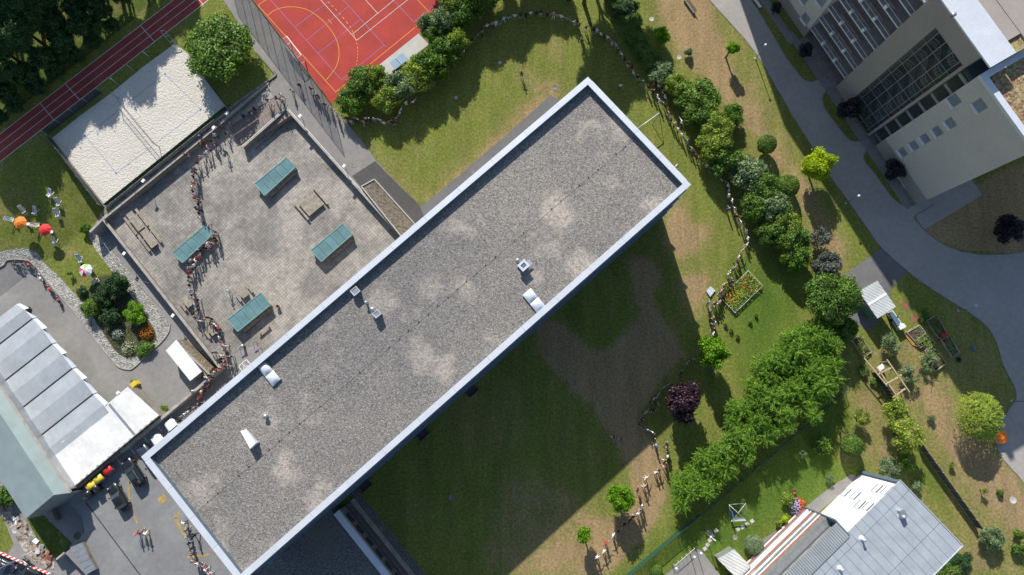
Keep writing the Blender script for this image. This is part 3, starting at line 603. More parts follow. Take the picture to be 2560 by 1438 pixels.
# manholes
def manhole(px,py,r,lab,z=0,m='conc_dark'):
    b=MB(); p=P(px,py,z); b.lathe((p.x,p.y,z),[(r,-0.05),(r,0.025),(r-.04,0.035),(r-.05,0.028),(0.02,0.032)],20)
    o=b.build('manhole_cover',M[m],loc=(p.x,p.y,z)); tag(o,lab,'manhole cover','manhole covers in the grounds')
for a in [(1388,219,.5,'round manhole cover beside the gable end of the grey path by the roof corner'),(1629,48,.4,'pale manhole cover in the dry grass at the top near the bench'),(1698,144,.38,'pale manhole cover in dry grass beside the small straw-coloured bush'),(884,414,.36,'rusty manhole cover in the grey path near the terrace corner'),(1181,429,.38,'rusty manhole cover in the walkway hugging the long block'),(1128,1244,.42,'manhole cover alone in the deep building shadow on the lawn'),(955,1323,.42,'manhole cover in the shaded lawn near the low annex'),(2533,1251,.5,'pale manhole cover in dry grass at the lower right edge'),(1775,1331,.4,'round cover at the end of the stepping stones by the lamp'),(1838,1344,.4,'round cover near the white climbing frame'),(1250,157,.3,'small pale cover in the middle of the top lawn'),(1140,244,.3,'faint pale cover in the lawn by the hedge shadow')]: manhole(a[0],a[1],a[2],a[3],m='conc_dark' if 'pale' not in a[3] else 'slab')
manhole(193,1340,.55,'dark oval drain cover on the parking deck beside the grass verge',PARK,'asph_dark')
# stepping stones
k=0
for x,y in [(1880,1303),(1868,1310),(1856,1318),(1845,1323),(1790,1327),(1780,1340),(1774,1351),(1769,1362),(1762,1372)]:
    b=MB(); p=P(x,y); b.box((p.x,p.y,0.03),(0.55,0.5,0.07),rad(35)); k+=1
    tag(b.build('stepping_stone',M['slab'],loc=(p.x,p.y,0)),['first','second','third','fourth','fifth','sixth','seventh','eighth','ninth'][k-1]+' stepping stone counted from the climbing frame towards the lamp','stepping stone','stepping stones in the garden lawn')
sheet('house_path',Q([(1890,1360),(1920,1340),(1950,1320),(2020,1262),(2080,1215),(2128,1186),(2150,1192),(2142,1203),(2040,1285),(1940,1370),(1925,1385)]),0.012,M['path'])
sheet('bin_pad',Q([(1658,1442),(1741,1372),(1754,1377),(1803,1442)]),0.02,M['asph_light'])
# ================= LONG BLOCK WITH THE GRAVEL ROOF =================
RZ=16.7
rc=[P(1470,192,RZ),P(1728,462,RZ),P(604,1453,RZ),P(348,1148,RZ)]
U=Vector((math.cos(rad(41.42)),math.sin(rad(41.42)),0)); V=Vector((-U.y,U.x,0)); cc=sum(rc,Vector())/4; cc.z=0
us=[(p-cc).dot(U) for p in rc]; vs_=[(p-cc).dot(V) for p in rc]
hu=(us[0]+us[1]-us[2]-us[3])/4; hv=(vs_[0]+vs_[3]-vs_[1]-vs_[2])/4
def LB(u,v,z=0): p=cc+U*u+V*v; return Vector((p.x,p.y,z))
lb=thing('long_block','long four-storey block with grey gravel roof and pale metal parapet crossing the whole picture','building',LB(0,0,0))
def rect(a,b_,c,d_,f=LB): return [(q.x,q.y) for q in (f(a,b_),f(c,b_),f(c,d_),f(a,d_))]
ins=0.32
b=MB(); b.prism(rect(-hu+ins,-hv+ins,hu-ins,hv-ins),-3.4,15.5); b.build('outer_wall',M['conc_dark'],lb)
b=MB(); b.prism(rect(-hu+.45,-hv+.45,hu-.45,hv-.45),15.5,15.86); roof=b.build('roof',M['gravel'],lb)
b=MB(); pw=0.78
for (a,c) in [((-hu,-hv),(hu,-hv+pw)),((-hu,hv-pw),(hu,hv)),((-hu,-hv+pw),(-hu+pw,hv-pw)),((hu-pw,-hv+pw),(hu,hv-pw))]: b.prism(rect(*a,*c),15.5,RZ-0.05)
par=b.build('parapet',M['metal_blue'],lb)
b=MB(); L=2*hu; n=13
for sgn in (1,-1):
    for i in range(n):
        u0=-hu+L*i/n+.012; u1=-hu+L*(i+1)/n-.012; v0=sgn*hv; b.prism(rect(u0,min(v0,v0-sgn*pw)-(.04 if sgn<0 else 0),u1,max(v0,v0-sgn*pw)+(.04 if sgn>0 else 0)),RZ-.05,RZ)
    for i in range(4):
        v0=-hv+pw+(2*hv-2*pw)*i/4+.012; v1=-hv+pw+(2*hv-2*pw)*(i+1)/4-.012; u=sgn*hu; b.prism(rect(min(u,u-sgn*pw)-(.04 if sgn<0 else 0),v0,max(u,u-sgn*pw)+(.04 if sgn>0 else 0),v1),RZ-.05,RZ)
b.build('metal_coping',M['metalwhite'],par)
# facade on the lawn side and on the gables: sill ledges, window bands
for k,z in enumerate((3.3,7.2,11.1,14.9)):
    b=MB(); b.prism(rect(-hu+ins,-hv+ins-.45,hu-ins,-hv+ins),z,z+.14); b.prism(rect(-hu+ins,hv-ins,hu-ins,hv-ins+.35),z,z+.14)
    b.prism(rect(-hu+ins-.3,-hv+ins-.45,-hu+ins,hv-ins+.35),z,z+.14); b.prism(rect(hu-ins,-hv+ins-.45,hu-ins+.3,hv-ins+.35),z,z+.14); b.build('sill_ledge',M['metal_blue'] if k!=3 else M['metal'],lb)
for k,z in enumerate((0.9,4.6,8.5,12.4)):
    for i in range(16):
        u0=-hu+1.6+(2*hu-3.2)*i/16; u1=u0+(2*hu-3.2)/16-.35
        b=MB(); b.prism(rect(u0,-hv+ins-.1,u1,-hv+ins+.02),z,z+1.9); wd=b.build('window_frame',M['metal'],lb)
        b=MB(); b.prism(rect(u0+.1,-hv+ins-.13,u1-.1,-hv+ins-.101),z+.1,z+1.8); b.build('pane',M['winglass'],wd)
for px,py in [(1178,975),(1056,1084),(912,1211)]:
    q=P(px,py); u=(q-cc).dot(U); b=MB(); v0=-hv+ins; 
    for a_ in [rect(u-.9,v0-1.5,u+.9,v0-1.35),rect(u-.9,v0-1.35,u-.78,v0),rect(u+.78,v0-1.35,u+.9,v0)]: b.prism(a_,0,0.35)
    b.prism(rect(u-.78,v0-1.35,u+.78,v0),0,0.04,0); b.build('light_well',M['asph_dark'],lb)
# roof cable with clips
def RP(px,py,z=15.86): return P(px,py,z)
cb=thing('lightning_cable','thin lightning cable with black clips running along the middle of the gravel roof','cable',RP(1000,860))
b=MB(); b.bar(RP(480,1288)+Vector((0,0,.06)),RP(1597,337)+Vector((0,0,.06)),0.018); b.build('wire',M['metal'],cb)
for i in range(46):
    p=RP(480,1288).lerp(RP(1597,337),(i+.5)/46)
    if R.random()<0.8: b=MB(); b.box((p.x+R.uniform(-.05,.05),p.y,15.91),(.13,.13,.1),R.random()); b.build('clip',M['rubber'],cb)
def zc(x,y): return (640+x/2.995,480+y/2.995)
# roof fittings
def boxq(b,pts,z0,z1,m=0): b.prism([(p.x,p.y) for p in pts],z0,z1,m)
def vent_box(px,py,w_,d_,h_,lab,ang=ROT,lid=M['metalwhite'],ov=0.08):
    o=RP(px,py,15.86+h_); t=thing('roof_vent',lab,'roof vent',(o.x,o.y,15.86))
    b=MB(); b.box((o.x,o.y,15.86+h_/2),(w_,d_,h_),ang); b.build('duct',M['metal'],t)
    b=MB(); 
    for sx,sy,lx,ly in [(0,d_/2,w_+ov,ov),(0,-d_/2,w_+ov,ov),(w_/2,0,ov,d_-ov),(-w_/2,0,ov,d_-ov)]:
        q=Matrix.Rotation(ang,3,'Z')@Vector((sx,sy,0)); b.box((o.x+q.x,o.y+q.y,15.86+h_+.04),(lx,ly,.12),ang)
    b.build('rim',lid,t); b=MB(); b.box((o.x,o.y,15.86+h_+.012),(w_-ov,d_-ov,.02),ang); b.build('louvre_cap',M['metal_blue'] if ov>.1 else M['metal'],t); return t
vent_box(888,728,.95,.8,.9,'square metal vent hood by the parapet near the terrace, standing alone')
vent_box(942,785,.85,.7,1.0,'square metal vent box lowest in the cluster of three roof vents')
def pipe(px,py,r,h_,lab,cap=True):
    o=RP(px,py,15.86+h_); t=thing('vent_pipe',lab,'vent pipe',(o.x,o.y,15.86)); b=MB(); b.lathe((o.x,o.y,15.86),[(r*1.5,0),(r*1.5,.05),(r,.06),(r,h_)],12); b.build('pipe',M['metal'],t)
    b=MB(); b.lathe((o.x,o.y,15.86),[(r*1.7,h_+.02),(r*1.6,h_+.1),(r*.6,h_+.2),(.01,h_+.22)],12); b.build('rain_cap',M['metal'],t)
pipe(915,756,.14,.7,'thin vent pipe between the two square metal roof vents'); pipe(931,773,.2,.75,'stout capped vent pipe touching the lowest square roof vent')
pipe(663,1041,.2,.5,'small pale mushroom vent pipe in the lower left part of the gravel roof'); pipe(1294,651,.17,.6,'small vent pipe next to the grey box vent on the upper roof'); pipe(1310,815,.1,.4,'tiny vent pipe near the lawn side parapet below the double skylight')
vent_box(1309,664,.95,.85,1.0,'pale metal box vent with a flap in the upper half of the gravel roof',ov=0.3)
o=RP(1322,658,16.5); t=thing('metal_flap','tilted pale metal flap beside the box vent on the upper roof','flap',(o.x,o.y,15.86)); b=MB(); b.box((o.x,o.y,16.45),(.75,.7,.04),ROT,tilt=('X',.3)); b.build('flap_plate',M['metalwhite'],t); b=MB(); b.bar((o.x,o.y,15.86),(o.x,o.y,16.42),.06); b.build('bracket',M['metal'],t)
q=[RP(*p,16.75) for p in [(597,1078),(612,1074),(642,1107),(627,1122)]]; t=thing('slanted_duct','slanted flat metal duct in the lower left part of the gravel roof','duct',(q[0].x,q[0].y,15.86))
b=MB(); 
lo=[Vector((p.x,p.y,16.0)) for p in q]; hi=[Vector((p.x,p.y,zz)) for p,zz in zip(q,(16.3,16.3,17.0,17.0))]; b.faces(lo+hi,[[0,1,2,3],[7,6,5,4],[0,4,5,1],[1,5,6,2],[2,6,7,3],[3,7,4,0]]); b.build('duct_body',M['metalwhite'],t)
b=MB(); 
for p in q: b.bar((p.x,p.y,15.86),(p.x,p.y,16.05),.07)
b.build('foot_frame',M['metal'],t)
for pts,lab in [([(1306,737),(1327,720),(1364,765),(1343,783)],'pale double dome skylight near the lawn-side parapet'),([(642,917),(662,904),(701,948),(681,967)],'pale double dome skylight near the terrace-side parapet')]:
    q=[RP(*p,16.3) for p in pts]; t=thing('roof_skylight',lab,'skylight',(q[0].x,q[0].y,15.86),'double skylights on the gravel roof'); b=MB(); boxq(b,q,15.86,16.15); b.build('kerb',M['metal'],t)
    for k in (0,1):
        a0=q[0].lerp(q[3],k*.5+.01);a1=q[0].lerp(q[3],k*.5+.49);c0=q[1].lerp(q[2],k*.5+.01);c1=q[1].lerp(q[2],k*.5+.49); b=MB(); NN=6; vs=[];fs=[]
        for i in range(NN+1):
            for j in range(NN+1):
                p=a0.lerp(a1,i/NN).lerp(c0.lerp(c1,i/NN),j/NN); vs.append((p.x,p.y,16.16+.3*math.sin(math.pi*i/NN)**.5*math.sin(math.pi*j/NN)**.5))
        for i in range(NN):
            for j in range(NN): fs.append([i*(NN+1)+j,(i+1)*(NN+1)+j,(i+1)*(NN+1)+j+1,i*(NN+1)+j+1][::-1])
        b.faces(vs,fs,0,True); b.build('dome',M['metalwhite'],t)
# ================= ANNEX (bottom) =================
AZ=4.6
def ZA(x,y,z=AZ): return P(640+x/2.995,958+y/2.995,z)
an=thing('low_annex','low shaded annex with dark gravel roof and broad pale parapet at the bottom','building',ZA(600,1000,0))
ad=(ZA(940,1438)-ZA(580,985)).normalized(); an_=Vector((-ad.y,ad.x,0)); e0=ZA(580,985); e0.z=0
if an_.x<0: an_=-an_
def AN(s_,v,z=0): p=e0+ad*s_+an_*v; return Vector((p.x,p.y,z))
def arect(s0,v0,s1,v1): return [(q.x,q.y) for q in (AN(s0,v0),AN(s1,v0),AN(s1,v1),AN(s0,v1))]
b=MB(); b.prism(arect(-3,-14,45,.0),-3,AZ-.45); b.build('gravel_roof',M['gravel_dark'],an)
b=MB(); b.prism(arect(0,0.003,45,.92),3.9,AZ); b.build('parapet',M['metalwhite'],an)
b=MB(); b.prism(arect(0,.1,45,.8),-3,3.88); b.build('side_wall',M['conc_dark'],an)
for i in range(14):
    b=MB(); b.prism(arect(1+i*2.2,.78,2.7+i*2.2,.88),1.3,3.2); wf=b.build('window_frame',M['wood_dark'],an); b=MB(); b.prism(arect(1.1+i*2.2,.885,2.6+i*2.2,.92),1.4,3.1); b.build('pane',M['winglass'],wf)
b=MB(); b.prism(arect(0,1.9,45,2.35),0,.9); b.build('balustrade',M['concrete'],an)
b=MB(); b.prism(arect(0,.9,45,1.9),0,.25); b.build('walkway',M['wood_dark'],an)
b=MB(); b.prism(arect(-14,-14.4,-.0,-14.0),3.5,AZ+.2) if 0 else b.prism(arect(-2,-14.5,45,-14.01),0,AZ); b.build('back_parapet',M['metal_blue'],an)
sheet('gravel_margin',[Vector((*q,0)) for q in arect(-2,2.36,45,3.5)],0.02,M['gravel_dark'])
# ================= APARTMENT COMPLEX (upper right) =================
f0=P(2003,97);f1=P(2287,512); FU=(f1-f0).normalized(); FV=Vector((-FU.y,FU.x,0)); 
if FV.x<0: FV=-FV
O4=P(2087,220); O4.z=0
def FA(u,v,z=0): p=O4+FU*u+FV*v; return Vector((p.x,p.y,z))
def FP(px,py,v=0.0):      # survey point lying on the facade plane -> (u,z)
    r=RW@Vector((px-CX,CY-py,-F)); o=Vector((0,0,H)); pp=FA(0,v); t=(pp-o).dot(FV)/r.dot(FV); q=o+r*t; return ((q-O4).dot(FU),q.z)
def z4(x,y): return (1920+x/2.995,y/2.995)
def fr(u0,v0,u1,v1): return [(q.x,q.y) for q in (FA(u0,v0),FA(u1,v0),FA(u1,v1),FA(u0,v1))]
TOPZ=26.0
uB1=FP(2003,97)[0]; uF0=0.0; uF1=FP(*z4(750,1010))[0]; uB4=FP(*z4(790,1100))[0]; uE=FP(2287,512)[0]
print('complex u',uB1,uF1,uB4,uE,'top4',FP(2447,182),'frame top',FP(*z4(1580,410)))
z4top=FP(2447,182)[1]; ftop=FP(*z4(1580,410))[1]
b4=thing('apartment_tower','beige apartment tower with brown planted roof at the right edge of the picture','building',FA(uB4,0))
b=MB(); b.prism(fr(uB4,.6,uE+.1,24),-.2,z4top-.5); 
b.build('tower_wall',M['beige'],b4)
b=MB(); b.prism(fr(uB4,.0,uE,.6),-.2,3.2); b.build('plinth',M['beige_dark'],b4)
u40=FP(*z4(860,1040),.0)[0]; u41=FP(2317,500,.0)[0]; print('b4 upper u',u40,u41)
b=MB(); b.prism(fr(uB4-.0,.0,uE+.1,.59),3.2,z4top-.5); b.build('front_wall',M['beige'],b4)
b=MB(); b.prism(fr(uB4+.5,.5,uE-.4,23.5),z4top-.5,z4top-.42); b.build('planted_roof',M['brownroof'],b4)
b=MB(); 
for r_ in (fr(uB4,-.05,uE+.1,.75),fr(uB4,23.2,uE+.1,24),fr(uB4-.03,.75,uB4+.8,23.2)): b.prism(r_,z4top-.5,z4top)
b.build('parapet',M['metalwhite'],b4)
for cx_,cy_ in [(1010,1140),(1095,1090),(1178,1038),(1270,983),(1368,922),(1395,750),(1587,790)]:
    u,z=FP(*z4(cx_,cy_)); big=cy_<900; w_=1.35 if not big else 1.5; h_=1.5 if not big else 1.75
    b=MB(); b.prism(fr(u-w_/2,-.03,u+w_/2,.0),z-h_/2,z+h_/2); wf=b.build('window_frame',M['metal'],b4)
    b=MB(); b.prism(fr(u-w_/2+.08,-.045,u+w_/2-.08,-.031),z-h_/2+.08,z+h_/2-.06); b.build('pane',M['dimglass'],wf)
    b=MB(); b.prism(fr(u-w_/2-.05,-.28,u+w_/2+.05,-.031),z-h_/2-.1,z-h_/2+.02); b.build('sill',M['white'],wf)
# middle wing with atrium
mw=thing('atrium_wing','tall beige portal with glazed atrium between the two beige apartment towers','building',FA(0,0))
b=MB(); b.prism(fr(uF0,6,uB4-.01,20),-.2,ftop-.02); b.build('core_wall',M['beige_dark'],mw)
ui0=FP(*z4(600,770))[0]; zi=FP(*z4(1250,195))[1]; ui1=FP(*z4(1470,480))[0]; print('atr',ui0,zi,ui1,uF1)
b=MB(); b.prism(fr(uF0,0,ui0,6),-.2,ftop); b.build('portal_leg',M['beige_dark'],mw)
b=MB(); b.prism(fr(ui0,0,uF1+.25,5.9),zi,ftop-.003); b.build('portal_beam',M['beige_dark'],mw)
b=MB(); b.prism(fr(uF1-.15,0,uF1+.25,6),-.2,zi-.002); b.build('portal_leg',M['beige_dark'],mw)
b=MB(); b.prism(fr(uF0,-.4,uE,0),-.1,.3); b.build('plinth_kerb',M['conc_dark'],mw)
# atrium: glass, mullions, wavy galleries
b=MB(); b.prism(fr(ui0+.01,.30,uF1-.16,.34),.0,zi-.01); gl=b.build('atrium_glazing',M['atrium'],mw)
for i in range(9):
    z=.9+(zi-1.2)*i/8; b=MB(); b.prism(fr(ui0+.02,.2,uF1-.17,.29),z,z+.05); b.build('transom',M['metal'],gl)
for i in range(4):
    u=ui0+(uF1-ui0)*(i+.5)/4; b=MB(); b.prism(fr(u-.04,.18,u+.04,.28),.1,zi-.02); b.build('mullion',M['metal'],gl)
for k in range(8):
    z=3.0*k+ .2; 
    if z>zi-1: break
    b=MB(); pts=[]; nn=14
    for i in range(nn+1):
        s_=i/nn; u=ui0+.1+(uF1-.4-ui0)*s_; v=2.0+1.1*math.sin(s_*5.2+.5); pts.append((u,v))
    pl=[FA(u,v) for u,v in pts]+[FA(uF1-.3,5.9),FA(ui0+.1,5.9)]
    b.prism([(q.x,q.y) for q in pl],z-.22,z); g_=b.build('gallery_floor',M['conc_dark'],mw)
    b=MB(); 
    b.tube([FA(u,v-.02,z+1.0) for u,v in pts],.055,6); b.tube([FA(u,v-.02,z+.3) for u,v in pts],.03,5)
    for u,v in pts: b.bar(FA(u,v,z),FA(u,v,z+1),.05)
    b.build('gallery_rail',M['metal'],g_)
    b=MB(); b.prism(fr(uF1+.3,1.2,uB4-.05,5.9),z-.2,z); g2=b.build('loggia_floor',M['wood_dark'],mw)
    b=MB(); b.prism(fr(uF1+.3,1.05,uB4-.05,1.19),z-.2,z+.28); b.build('loggia_edge',M['metalwhite'],g2)
b=MB(); b.prism(fr(uF1+.3,.3,uB4-.03,.36),0,z4top-1.6); b.build('loggia_glazing',M['atrium'],mw)
b=MB(); b.prism(fr(uF0-.02,.02,uB4-.03,3.8),ftop+.002,ftop+.25); b.build('white_roof_deck',M['metalwhite'],mw)
b=MB(); b.prism(fr(uF0-.02,3.85,uB4-.03,30),ftop-.6,ftop-.3); b.build('planted_roof',M['brownroof'],mw)
for (px,py,w_,d_,h_) in [(2383,38,.8,.8,.5)]:
    q=P(px,py,ftop+.5); b=MB(); b.lathe((q.x,q.y,ftop+.25),[(.22,0),(.22,.4),(.3,.42),(.3,.5),(.02,.52)],12); b.build('roof_vent',M['metal'],mw)
# link roof between wing and tower, roof ladders
b=MB(); b.prism(fr(uF1+.26,1.4,uB4-.02,14),ftop-5.2,ftop-5.0); b.build('link_roof',M['metal_blue'],mw)
b=MB(); 
for k in range(7): q0=FA(uB4+.2,9+k*.35,z4top+.35); b.bar(q0,FA(uB4-1.8,9+k*.35,z4top+.35),.08)
b.bar(FA(uB4+.2,8.9,z4top+.35),FA(uB4+.2,11.3,z4top+.35),.08); b.bar(FA(uB4-1.8,8.9,z4top+.35),FA(uB4-1.8,11.3,z4top+.35),.08); b.build('roof_ladder',M['metalwhite'],mw)
# balconies between first block and portal
bfl=plain('grey_slat_decking',(0.36,0.32,0.30),0.85,var=0.2)
bw=thing('balcony_wing','recessed wing with eight tiers of dark decked balconies and white railings','building',FA(uB1,2.6))
b=MB(); b.prism(fr(uB1,2.6,-.01,16),-.2,TOPZ); b.build('rear_wall',M['beige'],bw)
b=MB(); b.prism(fr(uB1,-.35,-.01,2.59),-.1,.22); b.build('ground_terrace',M['wood_dark'],bw)
for k in range(1,9):
    z=3.05*k; b=MB(); b.prism(fr(uB1+.01,.35,-.02,2.59),z-.2,z); fl=b.build('balcony_floor',bfl,bw)
    b=MB(); b.prism(fr(uB1+.01,.28,-.02,.34),z-.2,z+.04); nb_=3
    b.bar(FA(uB1+.02,.24,z+.98),FA(-.03,.24,z+.98),.07,.05)
    for i in range(nb_): 
        u=uB1+.1+(-uB1-.2)*i/(nb_-1); b.bar(FA(u,.24,z+.1),FA(u,.24,z+.95),.035)
    b.build('railing',M['metalwhite'],fl)
    for uu in (.33,.66):
        b=MB(); u=uB1*(1-uu); b.prism(fr(u-.2,.1,u+.2,.6),z+.01,z+.75); b.build('divider',M['white'],fl)
    b=MB(); b.prism(fr(uB1*.8,1.2,uB1*.25,1.32),z+.001,z+.5); b.build('planter_bench',M['wood_dark'],fl)
b=MB(); b.prism(fr(uB1,1.2,-.02,16),TOPZ+.002,TOPZ+.25); b.build('white_roof',M['metalwhite'],bw)
b1=thing('apartment_tower','beige apartment block cut off by the top edge of the picture','building',FA(uB1,0))
b=MB(); b.prism(fr(uB1-30,.0,uB1-.01,16.0),3.0,TOPZ); b.build('front_wall',M['beige'],b1)
b=MB(); b.prism(fr(uB1-30,.5,uB1-.01,16),-.2,2.99); b.build('plinth',M['beige_dark'],b1)
b=MB(); b.prism(fr(uB1-30,-2.2,uB1-.01,-.9),-.05,.08); b.build('paved_edge',M['path'],b1)
for cx_,cy_ in [(283,138),(400,5),(268,-10)]:
    u,z=FP(*z4(cx_,cy_)); w_,h_=1.5,1.7
    b=MB(); b.prism(fr(u-w_/2,-.03,u+w_/2,.0),z-h_/2,z+h_/2); wf=b.build('window_frame',M['metal'],b1)
    b=MB(); b.prism(fr(u-w_/2+.08,-.045,u+w_/2-.08,-.031),z-h_/2+.08,z+h_/2-.06); b.build('pane',M['dimglass'],wf)
    b=MB(); b.prism(fr(u-w_/2-.05,-.28,u+w_/2+.05,-.031),z-h_/2-.1,z-h_/2+.02); b.build('sill',M['white'],wf)
b=MB(); b.prism(fr(uB1-30,-.03,uB1+.0,.6),TOPZ,TOPZ+.4); b.build('parapet',M['metalwhite'],b1)
sheet('paved_apron',[Vector((*q,0)) for q in fr(-1.2 if 0 else uB1-2,-1.6,uE,-.42)],0.02,M['path'])
sheet('service_yard',[Vector((*q,0)) for q in fr(uE+.1,-1,uE+4,10)],0.006,M['asphalt'])
# ================= HOUSE (lower right) =================
def z12(x,y): return (1920+x/2.995,958+y/2.995)
HZ=10.6
hA=P(2251,1202,HZ);hB=P(2406,1364,HZ); HU=(hB-hA).normalized(); HVv=(P(2007,1438,HZ)-hA); HVv.z=0; HVd=Vector((HU.y,-HU.x,0)); 
if HVd.x>0: HVd=-HVd
def HO(u,v,z=0): p=hA+HU*u+HVd*v; return Vector((p.x,p.y,z))
def hrr(u0,v0,u1,v1): return [(q.x,q.y) for q in (HO(u0,v0),HO(u1,v0),HO(u1,v1),HO(u0,v1))]
wdt=(hB-hA).length
def HF(px,py,u=0.0):
    r=RW@Vector((px-CX,CY-py,-F)); o=Vector((0,0,H)); pp=HO(u,0); t=(pp-o).dot(HU)/r.dot(HU); q=o+r*t; return ((q-hA).dot(HVd),q.z)
print('house width',wdt,'base',HF(2142,1188,.2),HF(2033,1275,.2),HF(2117,1320,.2))
M['seamroof']=ribbed('standing_seam_metal',(0.47,0.51,0.545),-math.atan2(HVd.y,HVd.x),1.22,0.45,0.2,0.07,cross=(5.6,0.016),dark=0.42)
M['corr']=ribbed('corrugated_grey_roof',(0.42,0.45,0.46),-math.atan2(HVd.y,HVd.x),0.33,0.5,0.2,0.5,dark=0.5)
ho=thing('metal_roofed_house','house with grey standing seam roof and white wall in the lower right corner','house',HO(0,0))
b=MB(); b.prism(hrr(.25,.25,wdt-.3,34),-.2,HZ-.3); b.build('house_wall',M['white'],ho)
b=MB(); b.prism(hrr(0,0,wdt,35),HZ-.28,HZ); rf=b.build('roof',M['seamroof'],ho)
b=MB(); b.prism(hrr(-.06,-.08,wdt+.06,-.001),HZ-.3,HZ+.06); b.prism(hrr(wdt+.001,0,wdt+.1,35),HZ-.3,HZ+.05); b.build('verge_trim',M['metalwhite'],rf)
for px,py in [(2258,1292),(2160,1350),(2105,1425)]:
    q=P(px,py,HZ+.6); b=MB(); b.lathe((q.x,q.y,HZ),[(.45,0),(.42,.05),(.14,.08),(.14,.75),(.2,.78),(.2,.85),(.01,.9)],12); b.build('vent_stack',M['metalwhite'],rf)
q=P(2256,1285,HZ+.4); b=MB(); b.box((q.x,q.y,HZ+.35),(.7,1.1,.7),rad(20)); b.build('chimney',M['metal'],rf)
wins=[(580,815),(650,838),(815,785),(685,905),(745,920),(885,800)]
for i,(x,y) in enumerate(wins):
    v,z=HF(*z12(x,y),.2); b=MB(); b.prism(hrr(.2,v-.75,.249,v+.75),z-.8,z+.8); wf=b.build('window_frame',M['metalwhite'],ho); b=MB(); b.prism(hrr(.17,v-.65,.199,v+.65),z-.45,z+.7) ; b.build('blind',M['white'],wf)
    b=MB(); b.prism(hrr(.17,v-.65,.199,v+.65),z-.7,z-.46); b.build('pane',M['dimglass'],wf); b=MB(); b.prism(hrr(.08,v-.7,.199,v+.7),z+.8,z+.9); b.build('sun_blind_box',M['metal_blue'],wf)
b=MB(); b.prism(hrr(-.12,-.0,.24,.35),-.1,HZ-.35); b.build('drain_pipe_corner',M['metal_blue'],ho)
vL,zL=HF(*z12(540,1050),-2.2); print('louvre',HF(*z12(330,960),-2.2),vL,zL)
vL0=HF(*z12(330,960),-2.2)[0]
lw=thing('striped_balcony_wing','wing of the house fronted by red, white and grey balcony strips','building',HO(-2.2,vL))
b=MB(); b.prism(hrr(-1.2,vL,.2,34),-.2,HZ-.6); b.build('wing_wall',M['conc_dark'],lw)
b=MB(); b.prism(hrr(-1.9,vL-.02,.45,34),HZ+.002-.0,HZ+.12); b.build('corrugated_roof',M['corr'],lw)
b=MB(); b.prism(hrr(-2.35,vL-.22,.3,vL-.021),-.1,HZ+.1); b.build('end_wall',M['metal_blue'],lw)
mats=[M['white'],M['red'],M['dimglass'],M['white'],M['metal_blue'],M['white'],M['red'],M['dimglass'],M['white'],M['red'],M['metal_blue'],M['white']]
redp=plain('brick_red_panel',(0.42,0.09,0.055),0.7)
seq=[('white',.45),('red',.35),('grey',.75),('white',.45),('dark',.7),('white',.3),('red',.4),('grey',.8),('white',.45),('grey',.5),('dark',.4),('white',.35),('red',.4),('grey',.9),('grey',.5),('dark',.4)]
cmap={'white':M['white'],'red':redp,'grey':M['metal'],'dark':M['winglass']}
z=.4
for nm,h_ in seq:
    if z+h_>HZ-.1: break
    u_=-2.2 if nm!='dark' else -1.25
    b=MB(); 
    if nm=='white':
        v=vL
        while v<30:
            w_=R.uniform(2.5,6); b.prism(hrr(u_-.05,v,-1.21,v+w_),z,z+h_*(1 if R.random()<.7 else .5)); v+=w_+.06
    else: b.prism(hrr(u_,vL,-1.21,33),z+.01,z+h_-.01)
    b.build({'white':'white_panel_strip','red':'red_panel_strip','grey':'grey_panel_strip','dark':'window_band'}[nm],cmap[nm],lw); z+=h_
